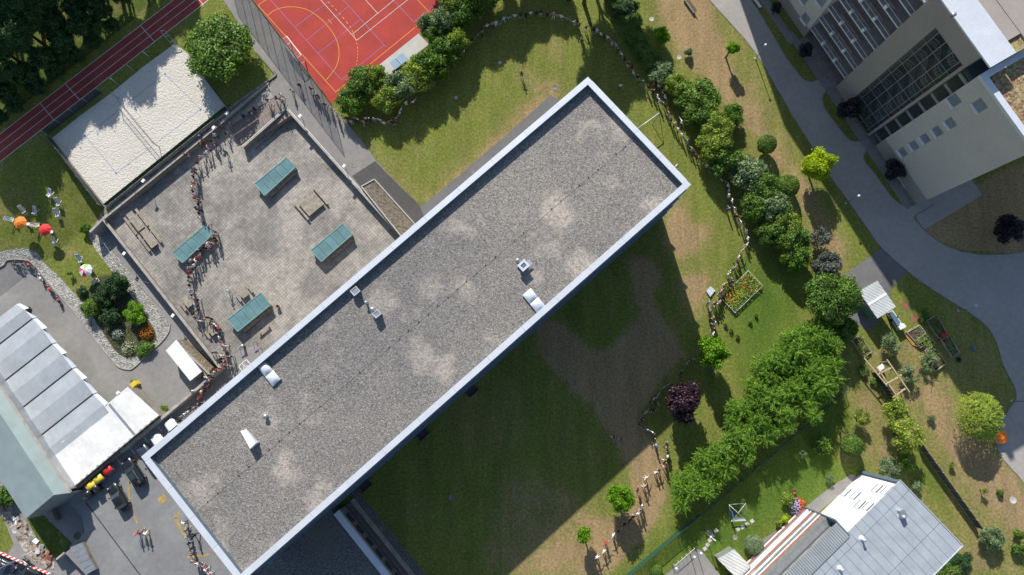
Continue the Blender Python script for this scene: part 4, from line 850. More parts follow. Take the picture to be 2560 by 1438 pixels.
# ================= HALLS AND CONTAINERS (left) =================
LG=LOWZ
HH=0.6      # roof height of the tent halls above datum
D1=(P(0,857,HH)-P(80,795,HH)).normalized(); D1n=Vector((-D1.y,D1.x,0))
if D1n.y>0: D1n=-D1n
th=[(54,764),(82,797),(131,860),(181,922),(233,986),(285,1048)]
for i in range(5):
    a=P(*th[i],HH);c=P(*th[i+1],HH); 
    if i==0: a=P(40,760,HH)
    L_=(17,16,14,13,12)[i]; mid=a.lerp(c,.47)-D1*.25
    t=thing('tent_hall','grey ridge-roofed hall bay, '+['topmost of the row of five','second from the top of the row of five','third and middle one of the row of five','fourth from the top of the row of five','lowest of the row, partly under the white containers'][i],'hall',(a.x,a.y,LG),'row of grey ridge-roofed hall bays')
    b=MB(); a2=a+D1*L_;c2=c+D1*L_;m2=mid+D1*(L_+.4)
    e=D1n*.06
    A3,C3,Mi=Vector((a.x,a.y,HH))+e,Vector((c.x,c.y,HH))-e,Vector((mid.x,mid.y,HH+.22))
    A4,C4,M4=Vector((a2.x,a2.y,HH))+e,Vector((c2.x,c2.y,HH))-e,Vector((m2.x,m2.y,HH+.22))
    b.poly([A3,A4,M4,Mi]); b.poly([Mi,M4,C4,C3]); dn=Vector((0,0,-.1)); b.poly([A3+dn,Mi+dn,M4+dn,A4+dn]); b.poly([Mi+dn,C3+dn,C4+dn,M4+dn]); b.poly([A3,Mi,Mi+dn,A3+dn][::-1]); b.poly([Mi,C3,C3+dn,Mi+dn][::-1])
    b.build('ridge_roof',M['halfroof'],t)
    b=MB(); b.bar(C3+Vector((0,0,.03))-D1n*.0,C4+Vector((0,0,.03)),.16,.05); b.build('valley_gutter',M['rubber'],t)
    b=MB(); q=[A3+D1*1.2,C3+D1*1.2,C4,A4]; b.prism([(p.x,p.y) for p in q],LG,HH-.12); b.build('hall_wall',M['dgreen'],t)
    b=MB(); o_=Mi-D1*.3; b.poly([C3+Vector((0,0,.02)),Mi+Vector((0,0,.02)),o_+D1n*1.1+Vector((0,0,-.35)),C3-D1*.45+Vector((0,0,-.5))][::-1]); b.poly([A3+Vector((0,0,.02)),A3-D1*.3+Vector((0,0,-.5)),Mi-D1*.5+Vector((0,0,-.5)),Mi+Vector((0,0,.02))][::-1] )
    b.build('canopy_flap',M['metalwhite'],t)
# container office block
CZ=0.7
cq=[P(*p,CZ) for p in [(118,1138),(318,968),(396,1039),(182,1219)]]
t=thing('container_block','long block of white-roofed site containers between the halls and the parking deck','container block',(cq[0].x,cq[0].y,LG))
b=MB(); ins_=[p.lerp(sum(cq,Vector())/4,.012) for p in cq]; b.prism([(p.x,p.y) for p in ins_],LG,CZ-.25); b.build('container_wall',M['conc_dark'],t)
b=MB(); b.prism([(p.x,p.y) for p in cq],CZ-.25,CZ); b.build('white_roof',M['controof'],t)
e_=(cq[2]-cq[3]); LL=e_.length; e_.normalize(); en=Vector((e_.y,-e_.x,0))
if en.y>0: en=-en
for lev in (-1.35,):
    for i in range(15):
        s0=.5+i*(LL-1)/15; a=cq[3]+e_*s0+en*-.02; c=a+e_*((LL-1)/15-.6); b=MB(); b.prism([(p.x,p.y) for p in (a-en*.1,c-en*.1,c+en*.1,a+en*.1)],lev+.9,lev+2.2); wf=b.build('window_frame',M['concrete'],t)
        b=MB(); a=a+e_*.1;c=c-e_*.1; b.prism([(p.x,p.y) for p in (a+en*.1,c+en*.1,c+en*.13,a+en*.13)],lev+1.0,lev+2.1); b.build('pane',M['winglass'],wf)
b=MB(); q0=cq[0].lerp(cq[1],.93)if 0 else P(273,1010,CZ);q1=P(337,1087,CZ); b.bar((q0.x,q0.y,CZ+.04),(q1.x,q1.y,CZ+.04),.35,.08); b.build('roof_gutter',M['metal'],t)
for x,y in [(883,72),(787,157),(690,238),(565,350),(470,430)]:
    q=P(*z9(x,y),CZ); b=MB(); b.box((q.x,q.y,CZ-.02),(.5,.45,.2),ROT); b.build('bracket_box',M['white'],t)
# white single container
CZ2=-.35; q=[P(*p,CZ2) for p in [(415,877),(441,850),(504,929),(475,952)]]
t=thing('white_container','single white shipping container parked beside the terrace wall','container',(q[0].x,q[0].y,LG))
b=MB(); b.prism([(p.x,p.y) for p in q],LG,CZ2-.05); b.build('box_body',M['metal'],t); b=MB(); qc=sum(q,Vector())/4; b.prism([((p.x-qc.x)*1.01+qc.x,(p.y-qc.y)*1.01+qc.y) for p in q],CZ2-.05,CZ2); b.build('roof_panel',M['white'],t)
for k in (.28,.72):
    p0=q[3].lerp(q[2],k); d_=(q[2]-q[1]).normalized(); b=MB(); b.bar((p0.x+d_.x*.05,p0.y+d_.y*.05,LG+.2),(p0.x+d_.x*.05,p0.y+d_.y*.05,CZ2-.2),.06); b.build('locking_rod',M['metal'],t)
# green-grey hall in the lower left
GZ=2.6
hp=[P(*z9(*p),GZ) for p in [(0,60),(525,822),(403,838),(-60,225)]]; hp2=[P(*z9(*p),GZ) for p in [(403,838),(193,1015),(0,752),(-160,540),(-160,90)]]
t=thing('corrugated_hall','big green-grey corrugated metal hall at the left edge','hall',(hp[1].x,hp[1].y,LG))
b=MB(); rd=(P(*z9(403,838),GZ+1.2)-P(*z9(0,228),GZ+1.2)).normalized()
r1=P(*z9(403,838),GZ+1.2); r0=r1-rd*60; e1=P(*z9(530,820),GZ); e1b=e1-rd*60; w1=P(*z9(193,1015),GZ); w1b=w1-rd*60
b.poly([e1,e1b,r0,r1][::-1] if 0 else [e1,r1,r0,e1b]); b.poly([r1,w1,w1b,r0]); 
bm_=b; 
for f in range(2):
    vs=[Vector(bm_.v[i]) for i in bm_.f[f]]
    if (vs[1]-vs[0]).cross(vs[2]-vs[1]).z<0: bm_.f[f]=bm_.f[f][::-1]
bm_.build('corrugated_roof',M['hallroof'],t)
b=MB(); b.poly([e1,r1,w1,Vector((w1.x,w1.y,LG)),Vector((e1.x,e1.y,LG))]); wq=[e1-rd*.6,e1b,w1b,w1-rd*.6]; b.prism([(p.x,p.y) for p in wq],LG,GZ-.02); b.build('hall_wall',M['metal'],t)
b=MB(); b.bar(e1+Vector((0,0,.02)),e1b+Vector((0,0,.02)),.45,.16); b.build('gutter',M['concrete'],t)

# ================= TERRACE FURNITURE =================
SKZ=0.0
def skylight(pts,lab):
    q=[P(*p,SKZ) for p in pts]; c=sum(q,Vector())/4; t=thing('glass_skylight',lab,'skylight',(c.x,c.y,TE),'raised glass skylights on the terrace')
    b=MB(); ins_=[p.lerp(c,.03) for p in q]; b.prism([(p.x,p.y) for p in ins_],TE,SKZ-.12); b.build('timber_kerb',M['wood'],t)
    # frame ring and five panes, low on the far side
    b=MB(); 
    for i in range(4): b.bar(q[i]+Vector((0,0,-.06)),q[(i+1)%4]+Vector((0,0,-.06)),.14,.16)
    f=b.build('frame',M['skyframe'],t)
    for k in range(5):
        a0=q[0].lerp(q[1],k/5+.008);a1=q[0].lerp(q[1],(k+1)/5-.008);b0=q[3].lerp(q[2],k/5+.008);b1=q[3].lerp(q[2],(k+1)/5-.008)
        b=MB(); b.prism([(p.x,p.y) for p in (a0,a1,b1,b0)],SKZ-.1,SKZ-.03); b.build('glass_pane',M['skyglass'],t)
        if k: b=MB(); b.bar(a0+Vector((0,0,-.0)),b0+Vector((0,0,-.0)),.07,.08); b.build('glazing_bar',M['skyframe'],f)
    b=MB(); m_=[q[3].lerp(q[2],.1),q[3].lerp(q[2],.9)]; d_=(q[3]-q[0]).normalized(); b.bar(m_[0]+d_*.35+Vector((0,0,-.7)),m_[1]+d_*.35+Vector((0,0,-.7)),.45,.07)
    for kk in (0,.5,1): p=m_[0].lerp(m_[1],kk)+d_*.35; b.bar(p+Vector((0,0,-1.17)),p+Vector((0,0,-.74)),.12)
    b.build('bench_ledge',M['wood'],t)
skylight([(637,459),(716,394),(739,417),(661,489)],'teal glazed skylight nearest the stairs corner of the terrace')
skylight([(777,626),(857,559),(881,586),(803,654)],'teal glazed skylight nearest the long block wall and gravel planter')
skylight([(431,632),(511,564),(532,585),(456,657)],'teal glazed skylight with a crowd of people around its end')
skylight([(569,799),(652,732),(676,762),(594,829)],'teal glazed skylight lowest on the terrace, beside a picnic table')
def picnic(px,py,L_,w_,ang,lab,benches=(1,1),gap=.42,name='picnic_table',legs=True):
    o=P(px,py,TE+.7); o.z=TE; t=thing(name,lab,'picnic table',o,'weathered timber tables on the terrace'); e=Vector((math.cos(ang),math.sin(ang),0)); s_=Vector((-e.y,e.x,0))
    def bx(u,v,z,a,c,h): p=o+e*u+s_*v; return (p.x,p.y,TE+z),(a,c,h)
    b=MB(); n=max(5,int(w_/.16))
    for i in range(n):
        v=-w_/2+w_*(i+.5)/n; c,s2=bx(0,v,.73,L_,w_/n-.015,.06); b.box(c,s2,ang)
    b.build('table_top',M['wood'],t)
    for sg in (-1,1):
        b=MB(); c,s2=bx(sg*(L_/2-.4),0,.35,.12,w_*.8,.68); b.box(c,s2,ang); b.build('leg',M['wood_dark'],t)
    for i,sg in enumerate((-1,1)):
        if not benches[i]: continue
        v=sg*(w_/2+gap+.12); b=MB()
        for dv in (-.1,.1): c,s2=bx(0,v+dv,.43,L_,.17,.06); b.box(c,s2,ang)
        bn=b.build('bench',M['wood'],t); b=MB()
        for k in (-1,1): c,s2=bx(k*(L_/2-.5),v,.2,.1,.3,.4); b.box(c,s2,ang)
        b.build('bench_support',M['wood_dark'],bn)
AT=rad(-51)
picnic(338,553,3.5,1.15,AT,'upper of two long timber tables end to end by the west corner of the terrace')
picnic(372,596,3.3,1.15,AT,'lower of two long timber tables end to end by the west corner of the terrace')
picnic(608,731,1.7,1.15,AT,'short timber table between the middle of the terrace and the lowest skylight')
picnic(468,754,1.9,.95,AT,'timber table with one bench next to the parapet, people queueing past it',(1,0))
picnic(529,825,1.7,.95,AT,'timber table beside the parapet, nearest the passage, people standing on its far side',(1,0))
o=P(776,507,TE+.5); t=thing('slatted_platform','square slatted timber platform with side seats in the middle of the terrace','platform',(o.x,o.y,TE))
e=Vector((math.cos(ROT),math.sin(ROT),0)); s_=Vector((-e.y,e.x,0)); b=MB()
for i in range(14): p=o+s_*(-1.6+3.2*(i+.5)/14); b.box((p.x,p.y,TE+.5),(3.1,.21,.06),ROT+math.pi/2*0)
b.build('slatted_top',M['wood'],t); b=MB(); b.box((o.x,o.y,TE+.23),(2.8,2.9,.46),ROT); b.build('platform_base',M['wood_dark'],t)
for sg in (-1,1): b=MB(); p=o+e*(sg*1.95); b.box((p.x,p.y,TE+.42),(.32,3.9,.07),ROT); sb=b.build('side_seat',M['wood'],t); b=MB(); b.box((p.x,p.y,TE+.2),(.2,3.7,.36),ROT); b.build('seat_base',M['wood_dark'],sb)
def bench(px,py,L_,ang,lab,z=0,mat='wood',back=True):
    o=P(px,py,z+.4); t=thing('park_bench',lab,'bench',(o.x,o.y,z)); e=Vector((math.cos(ang),math.sin(ang),0)); s_=Vector((-e.y,e.x,0)); b=MB()
    for dv in (-.15,0,.15): p=o+s_*dv; b.box((p.x,p.y,z+.44),(L_,.13,.045),ang)
    b.build('seat',M[mat],t)
    if back:
        b=MB()
        for zz in (.62,.8): p=o+s_*.28; b.box((p.x,p.y,z+zz),(L_,.04,.13),ang)
        b.build('backrest',M[mat],t)
    for sg in (-1,1): b=MB(); p=o+e*sg*(L_/2-.25); b.box((p.x,p.y,z+.2),(.08,.45,.42),ang); b.build('leg',M['metal'],t)
bench(660,824,2.2,ROT,'small low timber bench just below the lowest terrace skylight',TE,back=False)
bench(1215,37,2.7,ROT,'park bench in deep hedge shade at the top of the lawn',0,'wood_dark')
bench(1724,14,3.0,rad(-58),'dark bench in the dry grass at the very top',0,'wood_dark'); bench(1893,7,2.0,rad(-58),'white bench beside the driveway at the very top edge',0,'white',False)
bench(2255,455,2.4,rad(-58),'pale bench under the dark purple tree by the apartment tower',0,'white',False)
p=P(695,767,TE+.3); b=MB(); b.lathe((p.x,p.y,TE),[(.2,0),(.3,.55),(.34,.6),(.28,.6),(.2,.3),(.01,.3)],14); tag(b.build('plant_pot',plain('terracotta',(0.35,0.22,0.15)),loc=(p.x,p.y,TE)),'round clay pot standing on the pavers right of the lowest skylight','plant pot')
for i,(px,py) in enumerate([(604,868),(611,866),(637,855),(650,872)]):
    p=P(px,py,TE); t=thing('bike_hoop' if i!=1 else 'litter_bin',['pale metal hoop stand left of the litter bin by the block wall','','pale metal hoop stand between litter bin and block wall','pale metal hoop stand half under the roof edge of the block'][i] if i!=1 else 'small dark litter bin by the painted wheelchair square',['stand','litter bin'][i==1],p)
    if i==1: b=MB(); b.lathe(tuple(p),[(.2,0),(.22,.8),(.25,.82),(.2,.84),(.02,.84)],12); b.build('bin_body',M['metal_blue'],t); b=MB(); b.lathe((p.x,p.y,TE),[(.26,.86),(.2,.95),(.02,.96)],12); b.build('lid',M['metal'],t)
    else: b=MB(); b.tube([(p.x-.3,p.y,TE),(p.x-.3,p.y,TE+.8),(p.x-.2,p.y,TE+.95),(p.x+.2,p.y,TE+.95),(p.x+.3,p.y,TE+.8),(p.x+.3,p.y,TE)],.03,6); b.build('hoop',M['metal'],t); b=MB(); b.box((p.x,p.y,TE+.97),(.7,.25,.03),ROT); b.build('top_plate',M['metal'],t)
# floodlights on low posts
def flood(px,py,z0,h_,lab):
    o=P(px,py,z0+h_); t=thing('floodlight',lab,'floodlight',(o.x,o.y,z0),'white box floodlights around the terrace'); b=MB(); b.tube([(o.x,o.y,z0),(o.x,o.y,z0+h_-.1)],.045,6); b.build('post',M['metal'],t)
    b=MB(); b.box((o.x,o.y,z0+h_),(.55,.42,.14),ROT+.3,tilt=('Y',.12)); b.build('lamp_head',M['white'],t)
for a in [(750,290,0,1.6,'outside the top corner of the terrace on the grey path'),(860,415,0,1.6,'half way down the terrace parapet on the path side'),(567,283,.2,1.2,'at the corner of the sand court above the stairs'),(534,319,.2,1.0,'on the wall below the sand court near the foot of the stairs'),(358,452,.2,1.2,'on the wall between sand court and terrace west half'),(310,634,-3,2.4,'against the terrace wall on the service ramp, upper one'),(432,789,-3,2.4,'against the terrace wall on the service ramp, lower one')]: flood(*a[:4],'white box floodlight '+a[4])
# ================= COURT: FENCE, GOAL, TABLE TENNIS =================
def mesh_fence(name,lab,pts,h_,mat,post=None,step=3.0,z=0,wire=.16,wd=.012,top=True,zf=None,cat='fence'):
    t=thing(name,lab,cat,(pts[0].x,pts[0].y,z))
    b=MB(); pb=[]
    for i in range(len(pts)-1):
        a,c=Vector(pts[i]),Vector(pts[i+1]); a.z=c.z=z; L_=(c-a).length; n=max(1,round(L_/step))
        for k in range(n+(i==len(pts)-2)): pb.append(a.lerp(c,k/n))
        m=int(L_/wire)
        for k in range(m): p=a.lerp(c,(k+.5)/m); b.bar(p+Vector((0,0,.05)),p+Vector((0,0,h_)),wd)
        m=int(h_/wire)
        for k in range(m): zz=Vector((0,0,.05+(k+.5)*(h_-.05)/m)); b.bar(a+zz,c+zz,wd)
    b.build('wire_mesh',mat,t)
    for p in pb: b=MB(); b.tube([p,p+Vector((0,0,h_+.05))],.045,6); b.build('post',post or mat,t)
    if top: b=MB(); [b.bar(Vector((pts[i].x,pts[i].y,z+h_)),Vector((pts[i+1].x,pts[i+1].y,z+h_)),.06) for i in range(len(pts)-1)]; b.build('top_rail',post or mat,t)
    return t
mesh_fence('ball_fence','tall dark green mesh ball fence along the red court edge',[P(568,-80),P(829,263)],5.6,M['greenwire'],step=3.1,wire=.13,wd=.010)
def goal(px0,py0,px1,py1,lab):
    a=P(px0,py0);c=P(px1,py1); d=(c-a).normalized(); n_=Vector((-d.y,d.x,0)); 
    if n_.dot(Vector((-1,-.6,0)))<0: n_=-n_
    t=thing('football_goal',lab,'goal',a); b=MB(); hh=2.0
    for p in (a,c): b.bar(p,p+Vector((0,0,hh)),.12)
    b.bar(a+Vector((0,0,hh)),c+Vector((0,0,hh)),.12); b.build('goal_frame',M['white'],t)
    b=MB()
    for p in (a,c): b.bar(p+Vector((0,0,hh)),p+n_*.9+Vector((0,0,hh)),.07); b.bar(p+n_*.9+Vector((0,0,hh)),p+n_*1.1,.07); b.bar(p,p+n_*1.1,.06)
    b.bar(a+n_*.9+Vector((0,0,hh)),c+n_*.9+Vector((0,0,hh)),.07); b.bar(a+n_*1.1,c+n_*1.1,.06); b.build('rear_frame',M['metal'],t)
    b=MB(); m=22
    for k in range(m+1): p=a.lerp(c,k/m); b.bar(p+n_*.9+Vector((0,0,hh)),p+n_*1.1,.012); b.bar(p+Vector((0,0,hh)),p+n_*.9+Vector((0,0,hh)),.012)
    for k in range(10): b.bar(a+n_*(1.1-.02*k)+Vector((0,0,k*.2)),c+n_*(1.1-.02*k)+Vector((0,0,k*.2)),.012)
    b.build('net',M['wline'],t)
goal(727,106,763,153,'white framed small football goal standing on the red court by the fence')
def tt(px,py,ang,lab):
    o=P(px,py,.76); o.z=0; t=thing('table_tennis_table',lab,'table tennis table',o); e=Vector((math.cos(ang),math.sin(ang),0))
    for sg in (-1,1): b=MB(); p=o+e*sg*.7; b.box((p.x,p.y,.74),(1.36,1.5,.05),ang); b.build('table_half',M['tt'],t)
    b=MB(); b.box((o.x,o.y,.83),(.05,1.7,.14),ang); b.build('net',M['metalwhite'],t)
    for sg in (-1,1): b=MB(); p=o+e*sg*.8; b.box((p.x,p.y,.36),(.15,1.0,.7),ang); b.build('leg',M['metal'],t)
tt(997,153,ROT-.03,'blue-grey table tennis table on the pale concrete pad by the hedge')
# ================= SAND COURT: NET, FENCES =================
n0,n1=P(298,247),P(399,368); t=thing('volleyball_net','beach volleyball net with two posts across the sand court','volleyball net',n0)
for p in (n0,n1): b=MB(); b.tube([p,p+Vector((0,0,2.5))],.06,8); b.build('post',M['metal_blue'],t)
b=MB(); 
for zz in (1.5,2.4): b.bar(n0+Vector((0,0,zz)),n1+Vector((0,0,zz)),.05,.06)
for k in range(60): p=n0.lerp(n1,k/59); b.bar(p+Vector((0,0,1.5)),p+Vector((0,0,2.4)),.004)
for k in range(7): b.bar(n0+Vector((0,0,1.6+k*.12)),n1+Vector((0,0,1.6+k*.12)),.004)
b.build('net',M['netgrey'],t)
dn=(n1-n0).normalized()
for p,sg in ((n0,-1),(n1,1)): b=MB(); b.bar(p+Vector((0,0,2.2)),p+dn*sg*1.3+Vector((0.1,0,0.05)),.02); b.build('guy_rope',M['blue'],t)
for i,(px,py) in enumerate([(213,340),(413,185),(502,274),(291,433)]): b=MB(); p=P(px,py); b.box((p.x,p.y,.07),(.22,.22,.08),.5); tag(b.build('line_anchor',M['blue'],loc=(p.x,p.y,0)),['blue anchor peg at the left corner of the sand court lines','blue anchor peg at the top corner of the sand court lines','blue anchor peg at the right corner of the sand court lines','blue anchor peg at the bottom corner of the sand court lines'][i],'anchor peg')
def panel_fence(name,lab,a,c,h_,mat,z=0,n=6,lean=(0,0)):
    a=P(*a,z);c=P(*c,z); t=thing(name,lab,'fence',a); b=MB(); wall(b,a,c,.03,z+.05,z+h_); b.build('screen',mat,t)
    for k in range(n+1): p=a.lerp(c,k/n); b=MB(); b.tube([p,p+Vector((0,0,h_+.3))],.035,6); b.build('post',M['metal'],t)
panel_fence('screen_fence','low dark green screen fence along the terrace side of the sand court',(266,515),(568,271),.95,M['dgreen'],.05,9)
panel_fence('screen_fence','dark grey screen fence at the left end of the sand court by the running track',(120,336),(256,232),1.6,M['netgrey'],0,4)
def posts(lab,pts,h_,z=0):
    for i,(p_,l_) in enumerate(zip(pts,lab)): p=P(*p_,z); b=MB(); b.tube([p,p+Vector((0,0,h_))],.045,6); b.lathe((p.x,p.y,z),[(.07,h_),(.07,h_+.05),(.01,h_+.06)],8); tag(b.build('fence_post',M['metal'],loc=tuple(p)),l_,'post','bare posts between track and sand court')
posts(['first bare metal post right of the grey screen between track and sand','second bare metal post right of the grey screen between track and sand','third bare metal post right of the grey screen between track and sand'],[(300,214),(340,181),(380,149)],2.6)
panel_fence('screen_fence','dark screen fence down the grass side of the sand court',(128,346),(256,516),1.3,M['netgrey'],0,5)
t=thing('sand_rake_rack','leaning metal ladder frame at the top corner of the sand court','frame',P(437,112)); a=P(447,132);c=P(417,94); b=MB()
b.bar(a+Vector((0,0,.1)),c+Vector((0,0,2.0)),.07); a2,c2=a+Vector((.6,.2,.1)),c+Vector((.6,.2,2.0)); b.bar(a2,c2,.07)
for k in range(5): b.bar((a+Vector((0,0,.1))).lerp(c+Vector((0,0,2)),k/4),a2.lerp(c2,k/4),.06)
b.build('ladder_frame',M['metal'],t)
mesh_fence('wire_fence','dark wire fence following the tree edge of the sand court',[P(508,188),P(569,268)],1.4,M['netgrey'],step=2.5,wire=.15,wd=.012)
# garden fence lower right
mesh_fence('garden_fence','green wire garden fence below the brown trodden grass, running out at the bottom edge',[P(1535,1462),P(1690,1330),P(1744,1288)],1.7,M['greenwire'],M['greenwire'],step=2.4,wire=.1,wd=.02)
mesh_fence('garden_fence','green wire garden fence in the shade behind the clipped feathery hedge',[P(1746,1286),P(1920,1140),P(2110,975)],1.5,M['greenwire'],M['greenwire'],step=3,wire=.15,wd=.014)
def curtain(a,c,h_,lab): panel_fence('mesh_screen',lab,a,c,h_,M['netgrey'],0,9)
curtain((2290,1108),(2440,1318),1.7,'long black netting screen running beside the willow to the lower right')
curtain((2180,932),(2232,1010),1.7,'short black netting screen behind the timber pergola')
# ================= LAMPS =================
def lamp(px,py,tx,ty,lab,arm=None,mat='metal_blue'):
    o=P(px,py); best=min([2+.1*i for i in range(70)],key=lambda z:(P(tx,ty,z)-Vector((o.x,o.y,z))).length); h_=best
    t=thing('street_lamp',lab,'street lamp',o,'street lamps'); b=MB(); b.tube([o,o+Vector((0,0,h_))],[.075,.05],8); b.build('pole',M[mat],t)
    b=MB(); b.lathe(tuple(o),[(.22,0),(.22,.05),(.1,.07)],12); b.build('footing',M['slab'],t)
    tp=P(tx,ty,h_)+Vector((0,0,0)); b=MB(); 
    if arm: b.bar(o+Vector((0,0,h_)),o+Vector((arm[0],arm[1],h_)),.06); b.build('arm',M[mat],t); b=MB(); b.lathe((o.x+arm[0],o.y+arm[1],h_),[(.3,-.05),(.25,.05),(.02,.08)],12)
    else: b.lathe((o.x,o.y,h_),[(.08,0),(.2,.05),(.17,.15),(.02,.2)],12)
    b.build('lamp_head',M['white'] if not arm else M['metal'],t)
lamp(1889,147,1916,114,'slim driveway lamp with grey head nearest the top of the drive'); lamp(2115,508,2147,490,'driveway lamp with white head beside the drive south of the lime-green tree'); lamp(2396,777,2425,772,'lamp with short arm where the drive widens near the raised beds',arm=(.9,.5)); lamp(2530,1003,2565,1004,'lamp at the right edge above the orange box')
for i,(px,py,h_,l_) in enumerate([(1679,1408,3.0,'grey lamp post at the lower left corner of the bin pad'),(1723,1380,3,'grey lamp post in the middle of the pad edge'),(1739,1371,3,'grey lamp post at the top corner of the pad beside its neighbour')]):
    o=P(px,py); t=thing('lamp_post',l_,'lamp post',o,'lamp posts at the grey pad'); b=MB(); b.tube([o,o+Vector((0,0,h_))],.05,8); b.build('pole',M['metal'],t); b=MB(); b.ball((o.x,o.y,h_+.15),.22,0); b.build('globe',M['metalwhite'],t)
t=thing('pad_railing','thin white railing between the lamp posts along the grey pad','railing',P(1684,1410)); b=MB(); b.bar(P(1684,1410)+Vector((0,0,.9)),P(1733,1368)+Vector((0,0,.9)),.05); 
for k in range(6): p=P(1684,1410).lerp(P(1733,1368),k/5); b.bar(p,p+Vector((0,0,.9)),.04)
b.build('rail',M['white'],t)
o=P(1762,1331); t=thing('lamp_post','lamp post with white arm beside the stepping stones','lamp post',o); b=MB(); b.tube([o,o+Vector((0,0,3.2))],.05,8); b.build('pole',M['metal'],t); b=MB(); b.bar(o+Vector((0,0,3.2)),o+Vector((.7,-.5,3.2)),.14); b.ball((o.x,o.y,3.3),.16); b.build('lamp_head',M['white'],t)
# football/swing frame partly under the roof edge
t=thing('swing_frame','pale blue metal swing frame sticking out below the roof corner of the long block','swing frame',P(1655,290)); a,c=P(1648,283,2.6),P(1585,328,2.6); b=MB(); b.tube([a,c],.07,8); b.build('top_bar',M['metalwhite'],t)
for q in (a,c):
    for sx in (-1,1): b=MB(); b.tube([q,(q.x+sx*.6,q.y+sx*.9,0)],.05,6); b.build('leg',M['metal_blue'],t)
# ================= GARDEN LAWN OBJECTS =================
q=[P(*p) for p in [(1868,678),(1904,716),(1835,783),(1799,745)]]
t=thing('flower_bed','rectangular wild flower bed roped off with white cord on the lawn','flower bed',q[0]); b=MB(); b.prism([(p.x,p.y) for p in q],0,.06); b.build('bed_soil',M['soil'],t)
b=MB(); 
for i in range(4): b.bar(q[i]+Vector((0,0,.5)),q[(i+1)%4]+Vector((0,0,.5)),.05); b.bar(q[i],q[i]+Vector((0,0,.55)),.06)
b.build('white_cord',M['white'],t)
def leaves(b,fn,n,size,m=0,flat=.5,rr=R):
    for _ in range(n):
        p=fn(); s_=size*rr.uniform(.6,1.3); a=rr.uniform(0,6.283); tl=rr.uniform(-1,1)*flat*1.5; t2=rr.uniform(-1,1)*flat
        ux=Vector((math.cos(a),math.sin(a),t2)).normalized(); uy=Vector((-math.sin(a),math.cos(a),tl)).normalized()
        b.poly([p-ux*s_*.5,p+uy*s_*.32,p+ux*s_*.5,p-uy*s_*.32],m)
def bedfn(q,z0,z1):
    def f():
        a,c=R.random(),R.random(); p=q[0].lerp(q[1],a).lerp(q[3].lerp(q[2],a),c); p.z=R.uniform(z0,z1); return p
    return f
qi=[p.lerp(sum(q,Vector())/4,.04) for p in q]
b=MB(); leaves(b,bedfn(qi,.1,.65),2600,.22,0); leaves(b,bedfn(qi,.3,.7),700,.25,1); tag(b.build('wild_plants',[M['leaf_mid'],M['leaf_yg']],t),kind='stuff')
for m_,nm,n_ in (('flower_orange','orange_blossoms',220),('flower_yellow','yellow_blossoms',160)):
    b=MB(); cs=[bedfn(qi,.6,.75)() for _ in range(9)]; leaves(b,lambda: (lambda c:Vector((c.x+R.gauss(0,.45),c.y+R.gauss(0,.45),c.z)))(R.choice(cs)),n_,.17,0,.2); tag(b.build(nm,M[m_],t),kind='stuff')
q=[P(*p,.35) for p in [(1766,728),(1777,716),(1789,726),(1776,742)]]; t=thing('plank_stack','small stack of whitish planks lying on the lawn left of the flower bed','plank stack',(q[0].x,q[0].y,0))
for k in range(5): 
    a0=q[0].lerp(q[1],k/5+.01);a1=q[0].lerp(q[1],(k+1)/5-.02);c0=q[3].lerp(q[2],k/5+R.uniform(-.03,.03));c1=q[3].lerp(q[2],(k+1)/5-.02); b=MB(); b.prism([(p.x,p.y) for p in (a0,a1,c1,c0)],R.uniform(.0,.05),.3+R.uniform(-.04,.05)); b.build('plank',M['metalwhite'],t)
def raised(pts,lab,h_=.45,plants=260,flw=None):
    q=[P(*p) for p in pts]; t=thing('raised_bed',lab,'raised bed',q[0],'timber raised beds in the kitchen garden'); c=sum(q,Vector())/4
    for i in range(4): b=MB(); wall(b,q[i],q[(i+1)%4],.1,0,h_); b.build('side_board',M['wood_new'] if R.random()<.6 else M['wood'],t)
    b=MB(); b.prism([(p.x,p.y) for p in [x.lerp(c,.05) for x in q]],0,h_-.1); b.build('soil',M['soil'],t)
    qi=[x.lerp(c,.12) for x in q]; b=MB(); cs=[bedfn(qi,h_,h_+.3)() for _ in range(10)]
    leaves(b,lambda:(lambda k:Vector((k.x+R.gauss(0,.28),k.y+R.gauss(0,.28),k.z+R.uniform(-.15,.2))))(R.choice(cs)),plants,.2,0); tag(b.build('vegetables',M[R.choice(['leaf_mid','leaf_grey','leaf_yg'])],t),kind='stuff')
def z8(x,y): return (1920+x/2.995,480+y/2.995)
for pts,lab in [([(1180,965),(1255,925),(1330,1065),(1268,1100)],'raised bed right of the brick pavings, with a red crate at its lower end'),([(1285,1108),(1345,1078),(1422,1200),(1370,1240)],'raised bed with a bright green clump, right-hand lower one'),([(618,1110),(680,1080),(766,1197),(708,1242)],'raised bed left of the grey olive bush, below the shelter path'),([(515,955),(590,915),(650,1042),(590,1076)],'raised bed in the tree shade left of the shelter path end'),([(1030,1055),(1125,1000),(1215,1120),(1130,1165)],'pale timber raised bed straight below the white trailer'),([(1165,1190),(1225,1140),(1322,1285),(1240,1345)],'raised bed of feathery plants, lowest of the centre group'),([(1105,1110),(1165,1060),(1240,1130),(1190,1190)],'small raised bed squeezed in the middle of the kitchen garden')]: raised([z8(*p) for p in pts],lab)
